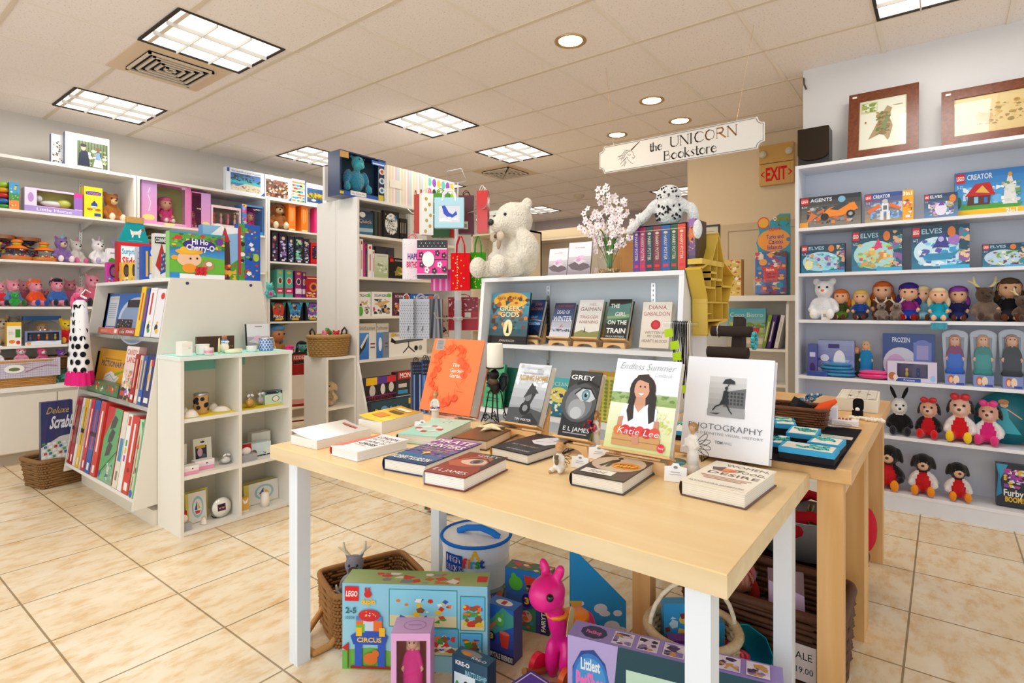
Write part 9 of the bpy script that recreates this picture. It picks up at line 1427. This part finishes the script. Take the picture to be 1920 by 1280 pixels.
# round pale basket of gifts
p = onz(1298,1298); t = basket('round pale willow gift basket with tall handle under the table',p,0,.28,.28,.21,'c8b08a',12,.72,oval=1); m = MB(); H = (YAW-PI/2); m.tube([(.137*math.cos(q)*math.cos(H),.137*math.cos(q)*math.sin(H),.2+.16*math.sin(q)) for q in [i*PI/12 for i in range(13)]],.007,'e4d8bc',8); m.build('handle','cane',t)
for dx,dy,w_,h_,col,sd,lab in ((.02,.05,.1,.2,'3a9ad0',291,'blue gift box with a red-haired picture in the pale willow basket'),(.04,-.05,.08,.16,'2a86b0',292,'turquoise gift box in the right of the pale willow basket'),(-.06,.01,.08,.13,'6a2a7a',293,'purple glittery gift bag at the front of the pale willow basket')):
    carton('gift_box','gift box',lab,p+Vector((dx,dy,.06)),H,w_,h_,.04,[('b',sd,24,0,0,1,1,[col,'c8e0ec','8a3a2a','e8c060'],.08,.2)] if sd == 291 else [('b',sd,20,0,0,1,1,[col,'8a4a9a' if sd == 293 else '3a9ac8'],.05,.1)],col)
p = onz(1386,1284); t = thing('teal_platter','teal foil platter with red ornaments leaning between the baskets','platter',p+Vector((0,0,.105)),H-.2); R_ = Euler((PI/2-.3,0,0)).to_matrix(); m = MB(); m.lathe([(0,0),(.085,.002),(.1,.012),(.105,.012),(.1,.0)],(0,0,0),'1a8a94',10,R_,sy=.9); m.build('platter','metal',t)
for i,(x,z) in enumerate(((.03,-.05),(-.05,.03),(0,0))): m = MB(); m.ell((x,-.022,z),(.03,.012,.024),'d81a3a'); m.build('red_ornament','gloss',t)
# dark baskets under the pine table
t = basket('big dark wicker basket with SALE card under the pine table',(2.14,.50,0),-PI/2,.50,.34,.25,'5a3824',13,.95); xs = 1.955; y0,y1 = ya(1477,xs)-.5,ya(1531,xs)-.5; z0,z1 = zat(1240,xs,.5),zat(1176,xs,.5)
m = MB(); Y0,Y1 = .5+y0,.5+y1; m.box(1.948,Y1,z0,1.95,Y0,z1,'e8e0e0'); m.art((1.948,Y0,z0),(0,Y1-Y0,0),(0,0,z1-z0),[('t','SALE',.5,.6,.2,'1a1a1c',dict(w=.74)),('t','$19.00',.5,.22,.17,'1a1a1c',dict(w=.8))]); tag(m.build('sale_card','matte'),'white SALE price card on the big dark wicker basket','sign')
wd = doll('cellophane wrapped doll with red hair in the big dark wicker basket',(2.16,.61,.03),-PI/2,.29,'d88a6a','b02a1e','6a9a8a','b01c2c',name='wrapped_doll'); m = MB(); m.lathe([(.09,.0),(.11,.1),(.08,.24),(.03,.32),(.07,.42)],(0,0,0),'fff',16); m.build('cellophane_wrap','clear',wd,(0,0,.002))
carton('gift_box','gift box','lavender card box sticking out of the big dark wicker basket',(2.07,.42,.2),-PI/2+.3,.11,.12,.03,[('r',0,0,1,1,'c8a8c8'),('p',[0,.7,1,.4,1,1,0,1],'7a5a5a')],'b898b8',tilt=.3)
basket('low dark wicker basket under the steel tub at the back of the pine table',(2.80,.5,0),-PI/2,.46,.36,.13,'4a2c20',7,.95)
t = thing('steel_tub','oval galvanised tub lined with red cloth holding bottles','tub',(2.80,.5,.14),-PI/2); m = MB(); m.lathe([(0,0),(.17,0),(.21,.17),(.214,.175),(.205,.172),(.165,.006),(0,.006)],(0,0,0),'b4bcc4',32,sx=1.0,sy=.8); m.build('tub','iron',t); m = MB(); m.tube([(.20*math.cos(i*.314),.16*math.sin(i*.314),.19+.02*math.sin(i*1.7)) for i in range(20)],.022,'b81c28',8,True); m.ell((.24,.0,.15),(.04,.1,.09),'c02030'); m.ell((-.05,-.15,.16),(.1,.02,.07),'b01c28'); m.build('red_cloth','fabric',t)
for i,(dx,dy,c,lab) in enumerate(((-.08,-.04,'3a2a1e','dark brown bottle lying left in the steel tub'),(.0,.03,'5a5a1e','olive bottle with white label in the middle of the steel tub'),(.08,-.02,'1f3a6a','blue topped bottle at the right of the steel tub'))): m = MB(); m.lathe([(0,0),(.032,0),(.034,.01),(.034,.1),(.014,.14),(.012,.18),(0,.18)],(0,0,0),c,16,cols=[c,c,'d8d4c8' if i == 1 else c,c,c,c]); o = m.build('bottle','gloss',None,(2.8+dy,.5-dx,.16),(.15,.3*i-.2,0)); tag(o,lab,'bottle')
# ================================================================ far part of the shop
far_shelf(4.7,3.45,4.2,2.05,'second beige bookcase glimpsed between the gift bags and the teddy bear',2); far_shelf(5.3,2.3,4.3,2.02,'far beige bookcase seen between the teddy bear and the flowers',1); R = random.Random(21)
for i in range(26):
    y = 2.36+.08*i+R.random()*.02; h = R.uniform(.18,.27); c = R.choice(['b82a2a','2a4a8a','d8a83a','e4dcd0','3a6a5a','6a2a4a','2a2a30','3a8ab0']); nm_ = {'b82a2a': 'red','2a4a8a': 'blue','d8a83a': 'yellow','e4dcd0': 'cream','3a6a5a': 'green','6a2a4a': 'plum','2a2a30': 'black','3a8ab0': 'sky blue'}[c]
    m = MB(); m.box(0,0,0,.16,.05+R.random()*.02,h,c); tag(m.build('book','print',None,(5.32,y*.95,1.351)),'book spine upright in the row on the upper shelf of the far bookcase','book','books on the far bookcase')
for i in range(5): m = MB(); m.box(0,0,0,.3,1.5-.1*i,.02,'dcc8a4'); tag(m.build('shelf_board','paint',None,(5.3+.01*i,2.6+.05*i,2.021+.0205*i)),'loose pale shelf board in the stack on the far bookcase','board','loose boards on the far bookcase')
pc(('y',4.6,1.9),0,1,1,'',()) if 0 else carton('gift_box','gift box','dark box with bright flowers behind the white teddy bear head',(4.72,3.82,2.051),-PI/2,.3,.24,.1,[('r',0,0,1,1,'2a2018'),('r',0,0,.45,1,'dce4d8'),('b',301,30,.45,.5,.55,.5,['e83a6a','f0c030','e8803a','f4ece4','3a8a9a'],.06,.14),('b',302,20,.0,.0,.45,1,['a8d0b8','e0a8b0'],.02,.05)],'dcd4c8')
